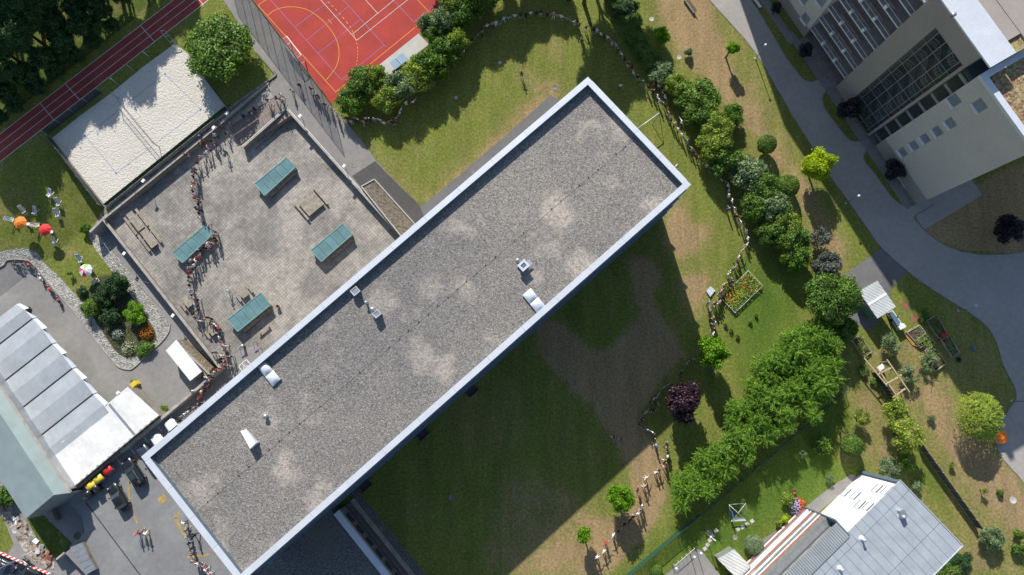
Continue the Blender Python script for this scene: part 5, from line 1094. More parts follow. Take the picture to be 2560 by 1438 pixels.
# pergola
t=thing('timber_pergola','half built pergola of pale bare timber beams in the kitchen garden','pergola',P(*z8(870,1380))); H_=2.3
def z8p(x,y,z): return P(*z8(x,y),z)
for i,(a,c) in enumerate([((815,1315),(985,1560)),((890,1255),(1060,1500)),((815,1370),(935,1310)),((885,1438),(1000,1370)),((935,1540),(1030,1470)),((720,1245),(890,1450))]):
    b=MB(); b.bar(z8p(*a,H_+.12*(i%2)),z8p(*c,H_+.12*(i%2)),.16,.14); b.build('beam',M['wood_new'],t)
for a in [(830,1330),(900,1270),(960,1530),(1045,1480)]: b=MB(); p=z8p(*a,H_); b.bar((p.x,p.y,0),(p.x,p.y,H_),.14); b.build('post',M['wood_new'],t)
b=MB(); p=z8p(850,1315,1.0); b.box((p.x,p.y,.8),(1.1,.7,.1),.6); b.build('shelf_board',M['white'],t)
t=thing('plank_pile','orange-brown loose planks leaning by the central raised bed','planks',P(*z8(1050,1110)))
for k in range(4): b=MB(); p=P(*z8(1050+k*14,1105+k*6)); d_=(P(*z8(1090,1180))-P(*z8(1020,1090))).normalized(); b.bar(p-d_*1.0+Vector((0,0,.12+.05*k)),p+d_*1.1+Vector((0,0,.12+.05*k)),.14,.05); b.build('plank',plain('orange_timber',(0.55,0.30,0.08)) if k==0 else bpy.data.materials['orange_timber'],t)
b=MB(); p=P(*z8(1305,1075)); b.box((p.x,p.y,.6),(1.1,.45,.25),ROT-.6); b.box((p.x,p.y,.74),(1.14,.1,.04),ROT-.6); tag(b.build('crate',M['red'],loc=(p.x,p.y,.45)),'red plastic crate lying on the end of a raised bed','crate')
b=MB(); p=P(*z8(1425,1255)); b.lathe((p.x,p.y,0),[(.34,0),(.4,.12),(.34,.2),(.2,.2),(.16,.1),(.2,.02)],16); tag(b.build('tyre_ring',M['rubber'],loc=tuple(p)),'old round tyre ring lying on dry grass below the raised beds','tyre')
b=MB(); p=P(*z8(1535,1172)); b.lathe((p.x,p.y,0),[(.2,0),(.3,.3),(.05,.5)],8); b.bar((p.x,p.y,.4),(p.x-.5,p.y+.1,.6),.1); tag(b.build('watering_can',M['blue'],loc=tuple(p)),'blue watering can in the shaded grass right of the raised beds','watering can')
for pts,l_ in [([(995,835),(1030,818),(1060,870),(1030,890)],'brick-paved square in the grass right of the shelter'),([(1065,940),(1120,905),(1145,955),(1085,985)],'brick-paved patch beside the raised bed')]: tag(sheet('brick_paving',[P(*z8(*p)) for p in pts],.03,M['brick'],kind=None,th=.05),l_,'paving')
# bike shelter
SZ=2.9; q=[P(*z8(*p),SZ) for p in [(820,665),(957,860),(820,948),(680,745)]]; t=thing('garden_shelter','open shelter with ribbed white roof and green glass wall beside the path','shelter',(q[0].x,q[0].y,0))
b=MB(); b.prism([(p.x,p.y) for p in q],SZ-.12,SZ); b.build('ribbed_roof',M['shedroof'],t); c=sum(q,Vector())/4; qi=[p.lerp(c,.08) for p in q]
for p in qi: b=MB(); b.bar((p.x,p.y,0),(p.x,p.y,SZ-.12),.12); b.build('post',M['metal'],t)
g_=plain('green_glass',(0.10,0.22,0.19),.2); b=MB(); wall(b,qi[3],qi[2],.05,0,SZ-.15); b.build('glass_wall',g_,t); b=MB(); wall(b,qi[0],qi[3],.05,0,SZ-.15); b.build('glass_wall',g_,t)
b=MB(); d_=(q[1]-q[0]).normalized(); m0,m1=q[0].lerp(q[1],.5),q[3].lerp(q[2],.5); b.bar((m0.x,m0.y,SZ+.03),(m1.x,m1.y,SZ+.03),.35,.05); b.build('roof_strip',M['white'],t)
t=thing('white_trailer','small white-framed trailer with grey tarpaulin load beside the shelter','trailer',P(*z8(960,960))); b=MB(); q=[P(*z8(*p),.9) for p in [(905,905),(945,885),(1030,1010),(985,1035)]]; b.prism([(p.x,p.y) for p in q],.25,.55); b.build('bed_frame',M['white'],t)
b=MB(); qq=[q[0].lerp(q[3],.0),q[0].lerp(q[1],.6),q[3].lerp(q[2],.6).lerp(q[1],.3),q[3].lerp(q[0],.2)]; b.prism([(p.x,p.y) for p in qq],.56,1.0); b.build('tarpaulin_load',M['metal_blue'],t)
b=MB(); q2=[q[3].lerp(q[0],.18),q[2].lerp(q[1],.2),q[2],q[3]]; b.prism([(p.x,p.y) for p in q2],.56,1.15); b.build('white_cabinet',M['white'],t)
for p in (q[0].lerp(q[3],.4),q[1].lerp(q[2],.4)): b=MB(); b.tube([(p.x-.1,p.y,.3),(p.x+.1,p.y,.3)],.3,12); b.build('wheel',M['rubber'],t)
b=MB(); p=P(*z8(962,1028)); b.lathe(tuple(p),[(.2,0),(.24,.4),(.02,.42)],10); tag(b.build('bucket',M['yellow'],loc=tuple(p)),'yellow bucket at the lower end of the white trailer','bucket')
# orange box
q=[P(*z12(*p),1.1) for p in [(1724,366),(1788,362),(1799,447),(1732,457)]]; t=thing('orange_canopy_box','bright orange tarp-covered box at the edge of the drive','canopy box',(q[0].x,q[0].y,0)); c=sum(q,Vector())/4; b=MB()
b.faces([(p.x,p.y,.95) for p in q]+[(c.x,c.y,1.3)],[[1,0,4],[2,1,4],[3,2,4],[0,3,4]]); b.faces([(p.x,p.y,.95) for p in q]+[(p.x,p.y,.7) for p in q],[[0,1,5,4],[1,2,6,5],[2,3,7,6],[3,0,4,7]]); b.build('canopy',M['orange'],t)
b=MB(); b.prism([(p.x,p.y) for p in [x.lerp(c,.1) for x in q]],0,.72); b.build('box_body',M['wood'],t)
# climbing frame
t=thing('shade_sail_frame','white crossed-pole play frame with a hanging cloth and towels on the garden lawn','play frame',P(1840,1300)); 
def z11(x,y,z=0): return P(1280+x/2.995,958+y/2.995,z)
b=MB(); b.tube([z11(1625,910,2.3),z11(1755,1030,.6)],.05,6); b.tube([z11(1750,900,2.3),z11(1640,1040,.6)],.05,6); b.build('crossed_poles',M['white'],t)
b=MB(); b.tube([z11(1645,1035,0),z11(1625,910,2.3)],.04,6); b.tube([z11(1760,1030,0),z11(1750,900,2.3)],.04,6); b.tube([z11(1625,910,2.3),z11(1750,900,2.3)],.03,6); b.build('uprights',M['metal'],t)
b=MB(); b.faces([z11(1655,1010,.9),z11(1735,1008,.9),z11(1757,1032,.75),z11(1637,1036,.75)],[[3,2,1,0]]); b.faces([z11(1655,1010,.87),z11(1735,1008,.87),z11(1757,1032,.72),z11(1637,1036,.72)],[[0,1,2,3]]); b.build('hanging_cloth',M['white'],t)
b=MB(); p=z11(1632,970,.5); b.box((p.x,p.y,1.2),(.12,.9,1.2),.2); b.build('blue_towel',M['blue'],t)
# corrugated shed by the striped wing
q=[z11(*p,2.4) for p in [(1540,1318),(1665,1245),(1790,1375),(1690,1470)]]; t=thing('corrugated_shed','small shed with corrugated white roof by the striped wing','shed',(q[0].x,q[0].y,0)); b=MB(); b.prism([(p.x,p.y) for p in q],2.3,2.4); b.build('corrugated_roof',M['shedroof'],t); c=sum(q,Vector())/4; b=MB(); b.prism([(p.x,p.y) for p in [x.lerp(c,.06) for x in q]],0,2.29); b.build('shed_wall',M['metal'],t)
# flower pots near house
def pot(px,py,lab,r=.35,m=None): p=P(px,py); b=MB(); b.lathe(tuple(p),[(r*.8,0),(r,.35),(r*1.1,.4),(r*.9,.4),(r*.85,.3),(.01,.3)],14); return tag(b.build('plant_pot',m or bpy.data.materials['terracotta'],loc=tuple(p)),lab,'plant pot')
pot(1983,1229,'red-brown round bowl standing on the garden lawn',.3,M['red'] if 0 else plain('red_clay',(0.22,0.06,0.03)))
# ================= PARASOLS AND DECK CHAIRS =================
def parasol(px,py,h_,r,cols,lab):
    o=PL(px,py,h_); zb=o.z-h_; t=thing('parasol',lab,'parasol',(o.x,o.y,zb)); b=MB(); b.tube([(o.x,o.y,zb),(o.x,o.y,zb+h_)],.03,8); b.build('pole',M['white'],t)
    b=MB(); b.lathe((o.x,o.y,zb),[(.28,0),(.28,.1),(.05,.12)],12); b.build('base',M['conc_dark'],t); b=MB(); n=8; mats=[]
    for k in range(n):
        a0=2*math.pi*k/n+.3;a1=2*math.pi*(k+1)/n+.3; rim0=Vector((o.x+r*math.cos(a0),o.y+r*math.sin(a0),zb+h_-.42)); rim1=Vector((o.x+r*math.cos(a1),o.y+r*math.sin(a1),zb+h_-.42)); c=cols[k%len(cols)]
        if c not in mats: mats.append(c)
        mi=mats.index(c); top=Vector((o.x,o.y,zb+h_+.05)); mid=rim0.lerp(rim1,.5)*1; mid=Vector((mid.x,mid.y,mid.z+.03)); h0=rim0.lerp(top,.5)+Vector((0,0,.06));h1=rim1.lerp(top,.5)+Vector((0,0,.06))
        b.faces([top,h0,h1,rim0,rim1],[[0,1,2],[1,3,4,2]],mi)
    b.build('canopy',[M[c] if isinstance(c,str) else c for c in mats],t)
pink=plain('pink_fabric',(0.7,0.05,0.2)); lgr=plain('green_fabric',(0.25,0.5,0.06)); redf=plain('red_fabric',(0.72,0.03,0.03),.8); orf=plain('orange_fabric',(0.85,0.23,0.03),.8); whf=plain('white_fabric',(0.8,0.8,0.8),.8)
parasol(46,555,2.2,1.05,[orf],'plain orange parasol leftmost among the deck chairs'); parasol(108,573,2.2,1.02,[redf],'plain red parasol in the middle of the deck chairs'); parasol(210,675,2.2,1.08,[whf,lgr,whf,pink,whf,redf,whf,whf],'white parasol with pink, green and red segments')
chair_m=None
def deckchair():
    t=local('deck_chair','striped deck chair','deck chair','deck chairs on the grass slope'); b=MB()
    for s_ in (-.28,.28): b.bar((s_,-.6,.05),(s_,.65,1.0),.045); b.bar((s_*.9,.45,.05),(s_*.9,-.5,.55),.045)
    for y,z in ((-.6,.06),(.65,1.0),(-.5,.55),(.45,.05)): b.bar((-.28,y,z),(.28,y,z),.045)
    b.build('wooden_frame',M['white'],t); b=MB(); pr=[(-.5,.52),(-.3,.36),(-.1,.32),(.1,.42),(.3,.65),(.62,.98)]; vs=[];n=len(pr)
    for x in (-.24,-.08,.08,.24): vs+=[(x,y,z) for y,z in pr]
    for k in range(3): b.faces(vs,[[k*n+i,(k+1)*n+i,(k+1)*n+i+1,k*n+i+1] for i in range(n-1)],k%2)
    b.build('sling',[M['blue'],whf],t); return t
dc0=deckchair(); used=[0]
slm={'blue':(0.15,0.35,0.6),'violet':(0.35,0.33,0.55),'tan':(0.6,0.42,0.25),'green':(0.45,0.55,0.45),'grey':(0.6,0.58,0.52)}
for k_,c_ in slm.items(): plain('sling_'+k_,c_,.8)
for px,py,ang,col,lab in [(125,484,-.5,'violet','pale violet deck chair, topmost on the lawn'),(146,507,.1,'blue','bright blue striped deck chair second from the top'),(143,534,.25,'violet','violet deck chair lowest of the right-hand three'),(88,528,-.3,'violet','violet striped deck chair between orange and red parasols'),(58,526,.5,'tan','tan deck chair just above the orange parasol'),(28,549,1.4,'green','pale green deck chair peeping out left of the orange parasol'),(92,563,1.7,'tan','tan deck chair half under the red parasol'),(136,604,-.2,'grey','pale deck chair on its own beside the parasol shadow'),(200,648,.3,'blue','blue deck chair above the multicoloured parasol'),(222,667,-1.8,'green','deck chair half hidden under the multicoloured parasol'),(237,703,-.9,'tan','tan deck chair below the multicoloured parasol')]:
    o=PL(px,py,.4); o.z-=.4
    if not used[0]: t=dc0; put(t,o,ang,1.05); t['label']=lab; used[0]=1
    else: t=dup(dc0,o,ang,1.05,lab)
    for ch in kids(t):
        if ch.name.startswith('sling'):
            ch.material_slots[0].link='OBJECT'; ch.material_slots[0].material=bpy.data.materials['sling_'+col]
for px,py,l_ in [(70,560,'small white side table right of the orange parasol'),(129,580,'small white side table right of the red parasol'),(226,679,'small round white table beside the multicoloured parasol')]:
    o=PL(px,py,.45); t=thing('side_table',l_,'side table',(o.x,o.y,o.z-.45),'small side tables'); b=MB(); b.box((o.x,o.y,o.z),(.45,.45,.04),.1); b.build('table_top',M['white'],t)
    for sx in (-1,1):
        for sy in (-1,1): b=MB(); b.bar((o.x+.18*sx,o.y+.18*sy,o.z-.45),(o.x+.18*sx,o.y+.18*sy,o.z-.02),.04); b.build('leg',M['white'],t)
# ================= VEHICLES =================
def car(name,lab,paint,L_=4.5,W_=1.85,Hc=1.5,suv=False):
    t=local(name,lab,'car'); xs=[-L_/2,-L_/2+.15,-L_/2+.9,-L_/2+1.5,-.3,.6,L_/2-1.3,L_/2-.5,L_/2-.12,L_/2]  # x forward
    # body shell: sections of (half width, z low, z high)
    sec=[(.62,.38,.72),(.80,.25,.92),(.9,.2,.98),(.92,.2,1.0),(.925,.2,1.0),(.92,.2,.98),(.91,.2,.95),(.88,.22,.86),(.74,.3,.74),(.55,.4,.62)]
    b=MB(); rings=[]
    for x,(w_,z0,z1) in zip(xs,sec):
        w=w_*W_/1.85; rings.append([(x,-w,z0+.1),(x,-w*.96,z1-.22),(x,-w*.86,z1-.03),(x,-w*.4,z1+.02),(x,w*.4,z1+.02),(x,w*.86,z1-.03),(x,w*.96,z1-.22),(x,w,z0+.1),(x,w*.8,z0),(x,-w*.8,z0)])
    n=10; vs=[v for r_ in rings for v in r_]; fs=[[i*n+k,i*n+(k+1)%n,(i+1)*n+(k+1)%n,(i+1)*n+k] for i in range(len(rings)-1) for k in range(n)]; fs+=[list(range(n)),[(len(rings)-1)*n+k for k in range(n)][::-1]]
    b.faces(vs,fs,0,True); body=b.build('body',paint,t,smooth=True)
    # cabin: glass house and roof panel
    r0=-L_/2+(.35 if suv else .55); r1=L_/2-1.45; t0=r0+.45; t1=r1-.75; zt=Hc+(.12 if suv else 0); w=W_/2
    b=MB(); lo=[(r0,-w*.86,.97),(r1,-w*.86,.95),(r1,w*.86,.95),(r0,w*.86,.97)]; hi=[(t0,-w*.68,zt-.05),(t1,-w*.68,zt-.05),(t1,w*.68,zt-.05),(t0,w*.68,zt-.05)]
    b.faces(lo+hi,[[0,1,5,4],[1,2,6,5],[2,3,7,6],[3,0,4,7],[4,5,6,7]],0); b.build('windows',M['carglass'],t)
    b=MB(); rx=[t0-.06,t0+.2,(t0+t1)/2,t1-.1,t1+.03]; vs=[];fs=[]
    for i,x in enumerate(rx):
        for j,(yy,zz) in enumerate([(-.7,-.06),(-.62,.0),(-.3,.035),(0,.045),(.3,.035),(.62,.0),(.7,-.06)]): vs.append((x,yy*w,zt+zz-(.03 if i in (0,4) else 0)))
    for i in range(4):
        for j in range(6): fs.append([i*7+j,(i+1)*7+j,(i+1)*7+j+1,i*7+j+1])
    b.faces(vs,fs,0,True); rf=b.build('roof',paint,t)
    if suv:
        b=MB(); b.box(((t0+t1)/2+.1,0,zt+.052),((t1-t0)*.6,w*.9,.02)); b.build('sunroof',M['carglass'],rf)
        for s_ in (-1,1): b=MB(); b.bar((t0,s_*w*.62,zt+.08),(t1-.1,s_*w*.62,zt+.08),.04,.05); b.build('roof_rail',M['metal'],rf)
    for sx in (-1,1):
        for sy in (-1,1):
            b=MB(); x=sx*(L_/2-.85); b.tube([(x,sy*(w-.22),.33),(x,sy*(w-.01),.33)],.33,16); wh=b.build('wheel',M['rubber'],t); b=MB(); b.tube([(x,sy*(w-.0),.33),(x,sy*(w+.008),.33)],.2,12); b.build('rim',M['metal'],wh)
    for s_ in (-1,1):
        b=MB(); b.box((L_/2-.34,s_*w*.62,.74),(.22,.3,.12),-s_*.35); b.build('headlight',M['metalwhite'],t); b=MB(); b.box((-L_/2+.13,s_*w*.58,.8),(.12,.28,.12),0); b.build('tail_light',M['red'],t)
        b=MB(); b.box((r1-.25,s_*(w+.1),1.0),(.16,.2,.13)); b.build('wing_mirror',paint,t)
    return t
def carpos(t,f,r_,z):     # front and rear survey points
    a=P(*f,z+.7);c=P(*r_,z+.7); d=a-c; m=(a+c)/2; put(t,(m.x,m.y,z),math.atan2(d.y,d.x))
c1=car('parked_car','black estate car with twin roof rails, open bay nearest the building corner',M['black'],4.75,1.9,1.5,True); carpos(c1,(313,1150),(354,1212),PARK)
c2=car('parked_car','black hatchback parked by itself below the waste bins',M['black'],4.5,1.85,1.5); carpos(c2,(277,1212),(314,1276),PARK)
c3=car('parked_car','white car topmost of the row half under the roof edge',M['carwhite'],4.1,1.75,1.5); carpos(c3,(417,1050),(462,1105),PARK)
c4=tree_copy(c3); carpos(c4,(382,1086),(428,1142),PARK); c4['label']='white car second in the row, above the dark blue one'
c5=car('parked_car','dark blue car mostly hidden under the corner of the gravel roof',M['carblue'],4.2,1.8,1.5); carpos(c5,(348,1114),(393,1170),PARK)
c6=tree_copy(c5); carpos(c6,(-20,1402),(30,1425),LOWZ); c6['label']='dark car at the left edge behind the red and white tape'
c7=tree_copy(c2); carpos(c7,(50,1412),(95,1445),LOWZ); c7['label']='black car cut by the bottom edge behind the striped tape'
def moto(lab,px,py,ang,col,scoot=False):
    o=PL(px,py,.5); t=thing('motorcycle',lab,'motorcycle',(0,0,0),'motorbikes and scooters at the road kerb'); b=MB()
    ys=[]
    for x in (-.68,.7): 
        b=MB(); ring=[(x+.3*math.cos(a),0,.31+.3*math.sin(a)) for a in [2*math.pi*k/14 for k in range(15)]]; b.tube(ring,.055,6,cap=False); w_=b.build('wheel',M['rubber'],t)
        b=MB(); b.tube([(x,-.05,.31),(x,.05,.31)],.1,8); b.bar((x-.28,0,.31),(x+.28,0,.31),.03); b.bar((x,0,.05),(x,0,.58),.03); b.build('hub',M['metal'],w_)
    b=MB(); b.bar((-.68,.1,.31),(.1,.08,.35),.05); b.bar((.7,0,.31),(.45,0,.95),.07); b.box((0,0,.42),(.5,.3,.34)); b.build('engine_frame',M['metal_blue'],t)
    b=MB(); b.ball((.15,0,.82),.2,0,8,(1.5,.85,.8)); b.bar((.45,-.12,.62),(.45,.12,.62),.3,.25) if scoot else None; b.box((-.62,0,.62),(.5,.16,.06)); b.build('tank_fairing',col,t)
    b=MB(); b.ball((-.35,0,.8),.16,0,8,(1.9,.8,.5)); b.build('saddle',M['rubber'],t)
    b=MB(); b.tube([(.42,-.38,1.0),(.48,0,.97),(.42,.38,1.0)],.025,6); b.ball((.58,0,.85),.1); b.build('handlebar',M['rubber'],t)
    put(t,(o.x,o.y,o.z-.5),ang,1.0)
moto('black motorcycle leftmost beside the stone bed',38,655,rad(-5),M['black']); moto('red and white motorcycle nose to tail with the black one',72,662,rad(-25),M['red']); moto('white scooter leaning where the kerb bends',103,695,rad(-60),M['white'],True); moto('scooter with red and white fairing third along the kerb',124,722,rad(-48),redf,True); moto('dark red motorcycle lowest along the kerb',146,750,rad(-55),plain('dark_red_paint',(0.3,0.03,0.02),.4))
# bins
def bin4(px,py,m,lab,z=PARK,ang=ROT,w_=1.35):
    o=P(px,py,z+1.2); t=thing('waste_container',lab,'waste container',(o.x,o.y,z)); b=MB(); b.box((o.x,o.y,z+.62),(w_*.95,.95,.95),ang); b.build('bin_body',M['metal'] if m is not M['black'] else m,t)
    b=MB(); e=Vector((math.cos(ang),math.sin(ang),0)); s_=Vector((-e.y,e.x,0)); n=6; vs=[];fs=[]
    for i in range(n+1):
        a=math.pi*i/n; v=-.55*math.cos(a); zz=1.1+.28*math.sin(a)
        for u in (-w_/2,w_/2): p=o+e*u+s_*v; vs.append((p.x,p.y,z+zz))
    for i in range(n): fs.append([2*i,2*i+1,2*i+3,2*i+2])
    fs.append([2*i for i in range(n+1)]); fs.append([2*i+1 for i in range(n+1)][::-1]); b.faces(vs,fs,0,True); lid=b.build('lid',m,t)
    b=MB(); p=o-s_*.5; b.bar(Vector((p.x,p.y,z+1.2))-e*.5,Vector((p.x,p.y,z+1.2))+e*.5,.06); b.build('handle',M['rubber'],lid)
    for sx in (-1,1):
        for sy in (-1,1): b=MB(); p=o+e*sx*.5+s_*sy*.35; b.tube([(p.x-.03,p.y,z+.08),(p.x+.03,p.y,z+.08)],.08,8); b.build('castor',M['rubber'],t)
bin4(269,1176,M['red'],'red lidded waste container at the top of the bin row'); bin4(246,1197,M['yellow'],'yellow lidded waste container next to the red one'); bin4(226,1214,M['yellow'],'yellow lidded waste container between yellow and black ones'); bin4(217,1238,M['black'],'black lidded waste container at the bottom end of the bins'); bin4(239,1222,M['black'],'small black waste container in front of the yellow ones',w_=.8)
p=P(332,960,LOWZ+1.3); t=thing('salt_bin','yellow grit bin against the top end of the container block','grit bin',(p.x,p.y,LOWZ)); b=MB(); b.box((p.x,p.y,LOWZ+.5),(.9,.65,1.0),ROT); b.build('bin_body',M['yellow'],t); b=MB(); b.box((p.x,p.y,LOWZ+1.06),(1.0,.72,.1),ROT,tilt=('X',.1)); b.build('lid',M['yellow'],t)
# lower-left corner clutter
q=[P(*z9(*p),-.4) for p in [(525,1232),(608,1195),(712,1400),(652,1432)]]; t=thing('loading_dock_cover','flat grey panelled cover over a sunken bay at the bottom','cover',(q[0].x,q[0].y,LOWZ))
for k in range(5): a0=q[0].lerp(q[3],k/5);a1=q[0].lerp(q[3],(k+1)/5-.01);c0=q[1].lerp(q[2],k/5);c1=q[1].lerp(q[2],(k+1)/5-.01); b=MB(); b.prism([(p.x,p.y) for p in (a0,c0,c1,a1)],-.5,-.4); b.build('cover_panel',M['metal'],t)
b=MB(); wall(b,q[0],q[3],.2,LOWZ,-.51); wall(b,q[1],q[2],.2,PARK-.5,-.51); b.build('support_wall',M['conc_dark'],t)
wall_thing('dock_wall','pale wall bounding the sunken bay next to the rubble','wall',z9(420,1320),z9(525,1232),LOWZ,-1.2,.25,M['concrete'])
q=[P(*z9(*p),-1.6) for p in [(318,945),(365,905),(415,1030),(372,1045)]]; b=MB(); b.prism([(p.x,p.y) for p in q],LOWZ,-1.6); tag(b.build('concrete_block',M['conc_dark'],loc=(q[0].x,q[0].y,LOWZ)),'long concrete block beside the hall gable','block')
t=thing('barrier_tape_fence','red and white striped barrier boards in the bottom left corner','barrier',PL(20,1390)); a,c=PL(-10,1372),PL(132,1432)
for lev in (.5,.9):
    b=MB(); n=26
    for k in range(n): b.bar(a.lerp(c,k/n)+Vector((0,0,lev)),a.lerp(c,(k+1)/n)+Vector((0,0,lev)),.12,.2,m=k%2)
    b.build('striped_board',[redf,whf],t)
for k in range(6): p=a.lerp(c,k/5); b=MB(); b.bar(p,p+Vector((0,0,1.0)),.08); b.build('post',M['metal'],t)
t=thing('overhead_pole','thin grey mast lying across the bottom left corner','mast',PL(10,1430)); b=MB(); b.tube([PL(-20,1432,2.0),PL(96,1370,2.0)],.05,6); b.build('mast',M['metal'],t); b=MB(); b.tube([PL(60,1389,0),PL(60,1389,2.0)],.06,6); b.build('stand',M['metal'],t)
rr_=random.Random(3); rm=[M['concrete'],M['brick'],M['conc_dark'],M['white'],bpy.data.materials['terracotta']]
for k in range(36):
    u=rr_.random(); x=20+u*110+rr_.uniform(-9,9); y=1262+u*150+rr_.uniform(-9,9); p=PL(x,y); s_=rr_.uniform(.25,.6); b=MB(); b.box((p.x,p.y,p.z+s_*.25),(s_*1.4,s_,s_*.6),rr_.uniform(0,3),tilt=('X',rr_.uniform(-.4,.4))); o=b.build('rubble_block',rm[k%5],loc=tuple(p)); tag(o,['pale concrete','red brick','grey concrete','whitish','brown clay'][k%5]+' masonry chunk %d down the rubble strip in the lower left corner'%(k+1),'rubble block','rubble blocks in the lower left')
rb=thing('service_rail','thin metal handrail along the gravel edge of the service ramp','railing',PL(248,590)); b=MB(); rp=[PL(248,592,.9),PL(262,612,.9),PL(285,645,.9),PL(302,668,.9)]; b.tube(rp,.03,6); [b.bar(p,(p.x,p.y,p.z-.9),.04) for p in rp]; b.build('rail',M['metal'],rb)
wr=thing('overhead_wire','thin wire from the kerb across the service ramp','wire',PL(333,697)); b=MB(); b.bar(PL(333,697,.4),P(374,708,-.4),.03); b.build('wire',M['metal'],wr)
# ================= VEGETATION =================
nr=np.random.RandomState(11)
def leafmesh(name,cen,size,mat,nrm=None,elong=None,spread=1.0):
    n=len(cen); cen=np.asarray(cen,float); size=np.broadcast_to(np.asarray(size,float),(n,))*nr.uniform(.6,1.35,n)
    if nrm is None: nrm=np.zeros((n,3)); nrm[:,2]=1
    nn=nrm/(np.linalg.norm(nrm,axis=1)[:,None]+1e-9)+nr.normal(0,.55*spread,(n,3)); nn/=np.linalg.norm(nn,axis=1)[:,None]+1e-9
    if elong is None: t=nr.normal(0,1,(n,3))
    else: t=elong+nr.normal(0,.25,(n,3))
    a=t-nn*np.sum(t*nn,axis=1)[:,None]; a/=np.linalg.norm(a,axis=1)[:,None]+1e-9; b_=np.cross(nn,a)
    el=1.0 if elong is None else 1.8
    A=a*size[:,None]*.5*el; B=b_*size[:,None]*(.36 if elong is None else .22)
    v=np.stack([cen-A,cen+B,cen+A,cen-B],1).reshape(-1,3)
    me=bpy.data.meshes.new(name); me.vertices.add(4*n); me.vertices.foreach_set('co',v.astype(np.float32).ravel())
    me.loops.add(4*n); me.loops.foreach_set('vertex_index',np.arange(4*n,dtype=np.int32)); me.polygons.add(n); me.polygons.foreach_set('loop_start',np.arange(0,4*n,4,dtype=np.int32))
    try: me.polygons.foreach_set('loop_total',np.full(n,4,dtype=np.int32))
    except Exception: pass
    me.update(calc_edges=True); me.materials.append(mat); return me
def blobpts(n,r,flat,nb,br,shell=.25,seed=0):
    rs=np.random.RandomState(seed); cs=[]
    while len(cs)<nb:
        p=rs.uniform(-1,1,3)
        if np.linalg.norm(p)<1: cs.append(p*np.array([1,1,flat])*(r*(1-br*.75)))
    cs=np.array(cs); rb=r*br*rs.uniform(.7,1.25,nb); k=rs.choice(nb,n,p=rb**2/np.sum(rb**2)); d=rs.normal(0,1,(n,3)); d/=np.linalg.norm(d,axis=1)[:,None]
    rr=rb[k]*(1-np.abs(rs.normal(0,shell,n)).clip(0,.9)); rr*=1+np.abs(rs.normal(0,.13,n))*rs.choice([-1,1],n,p=[.4,.6]); d2=d*np.array([1,1,.85]); cen=cs[k]+d2*rr[:,None]
    return cen,d
def trunkmesh(name,h,rc,mat,nl=6,seed=0):
    rs=random.Random(seed); b=MB(); b.tube([(0,0,0),(.05*rs.uniform(-1,1),.05,h*.4),(rs.uniform(-.15,.15),rs.uniform(-.15,.15),h*.85)],[.05*h**.8,.035*h**.8,.012*h**.8],8)
    for i in range(nl):
        a=6.283*i/nl+rs.uniform(-.4,.4); z=h*rs.uniform(.35,.7); b.tube([(0,0,z),(math.cos(a)*rc*.4,math.sin(a)*rc*.4,z+h*.12),(math.cos(a)*rc*.75,math.sin(a)*rc*.75,z+h*.2)],[.02*h**.8,.012*h**.8,.004*h**.8],5)
    me=bpy.data.meshes.new(name); me.from_pydata(b.v,[],b.f); me.materials.append(mat); me.polygons.foreach_set('use_smooth',[True]*len(b.f)); return me
TPL={}
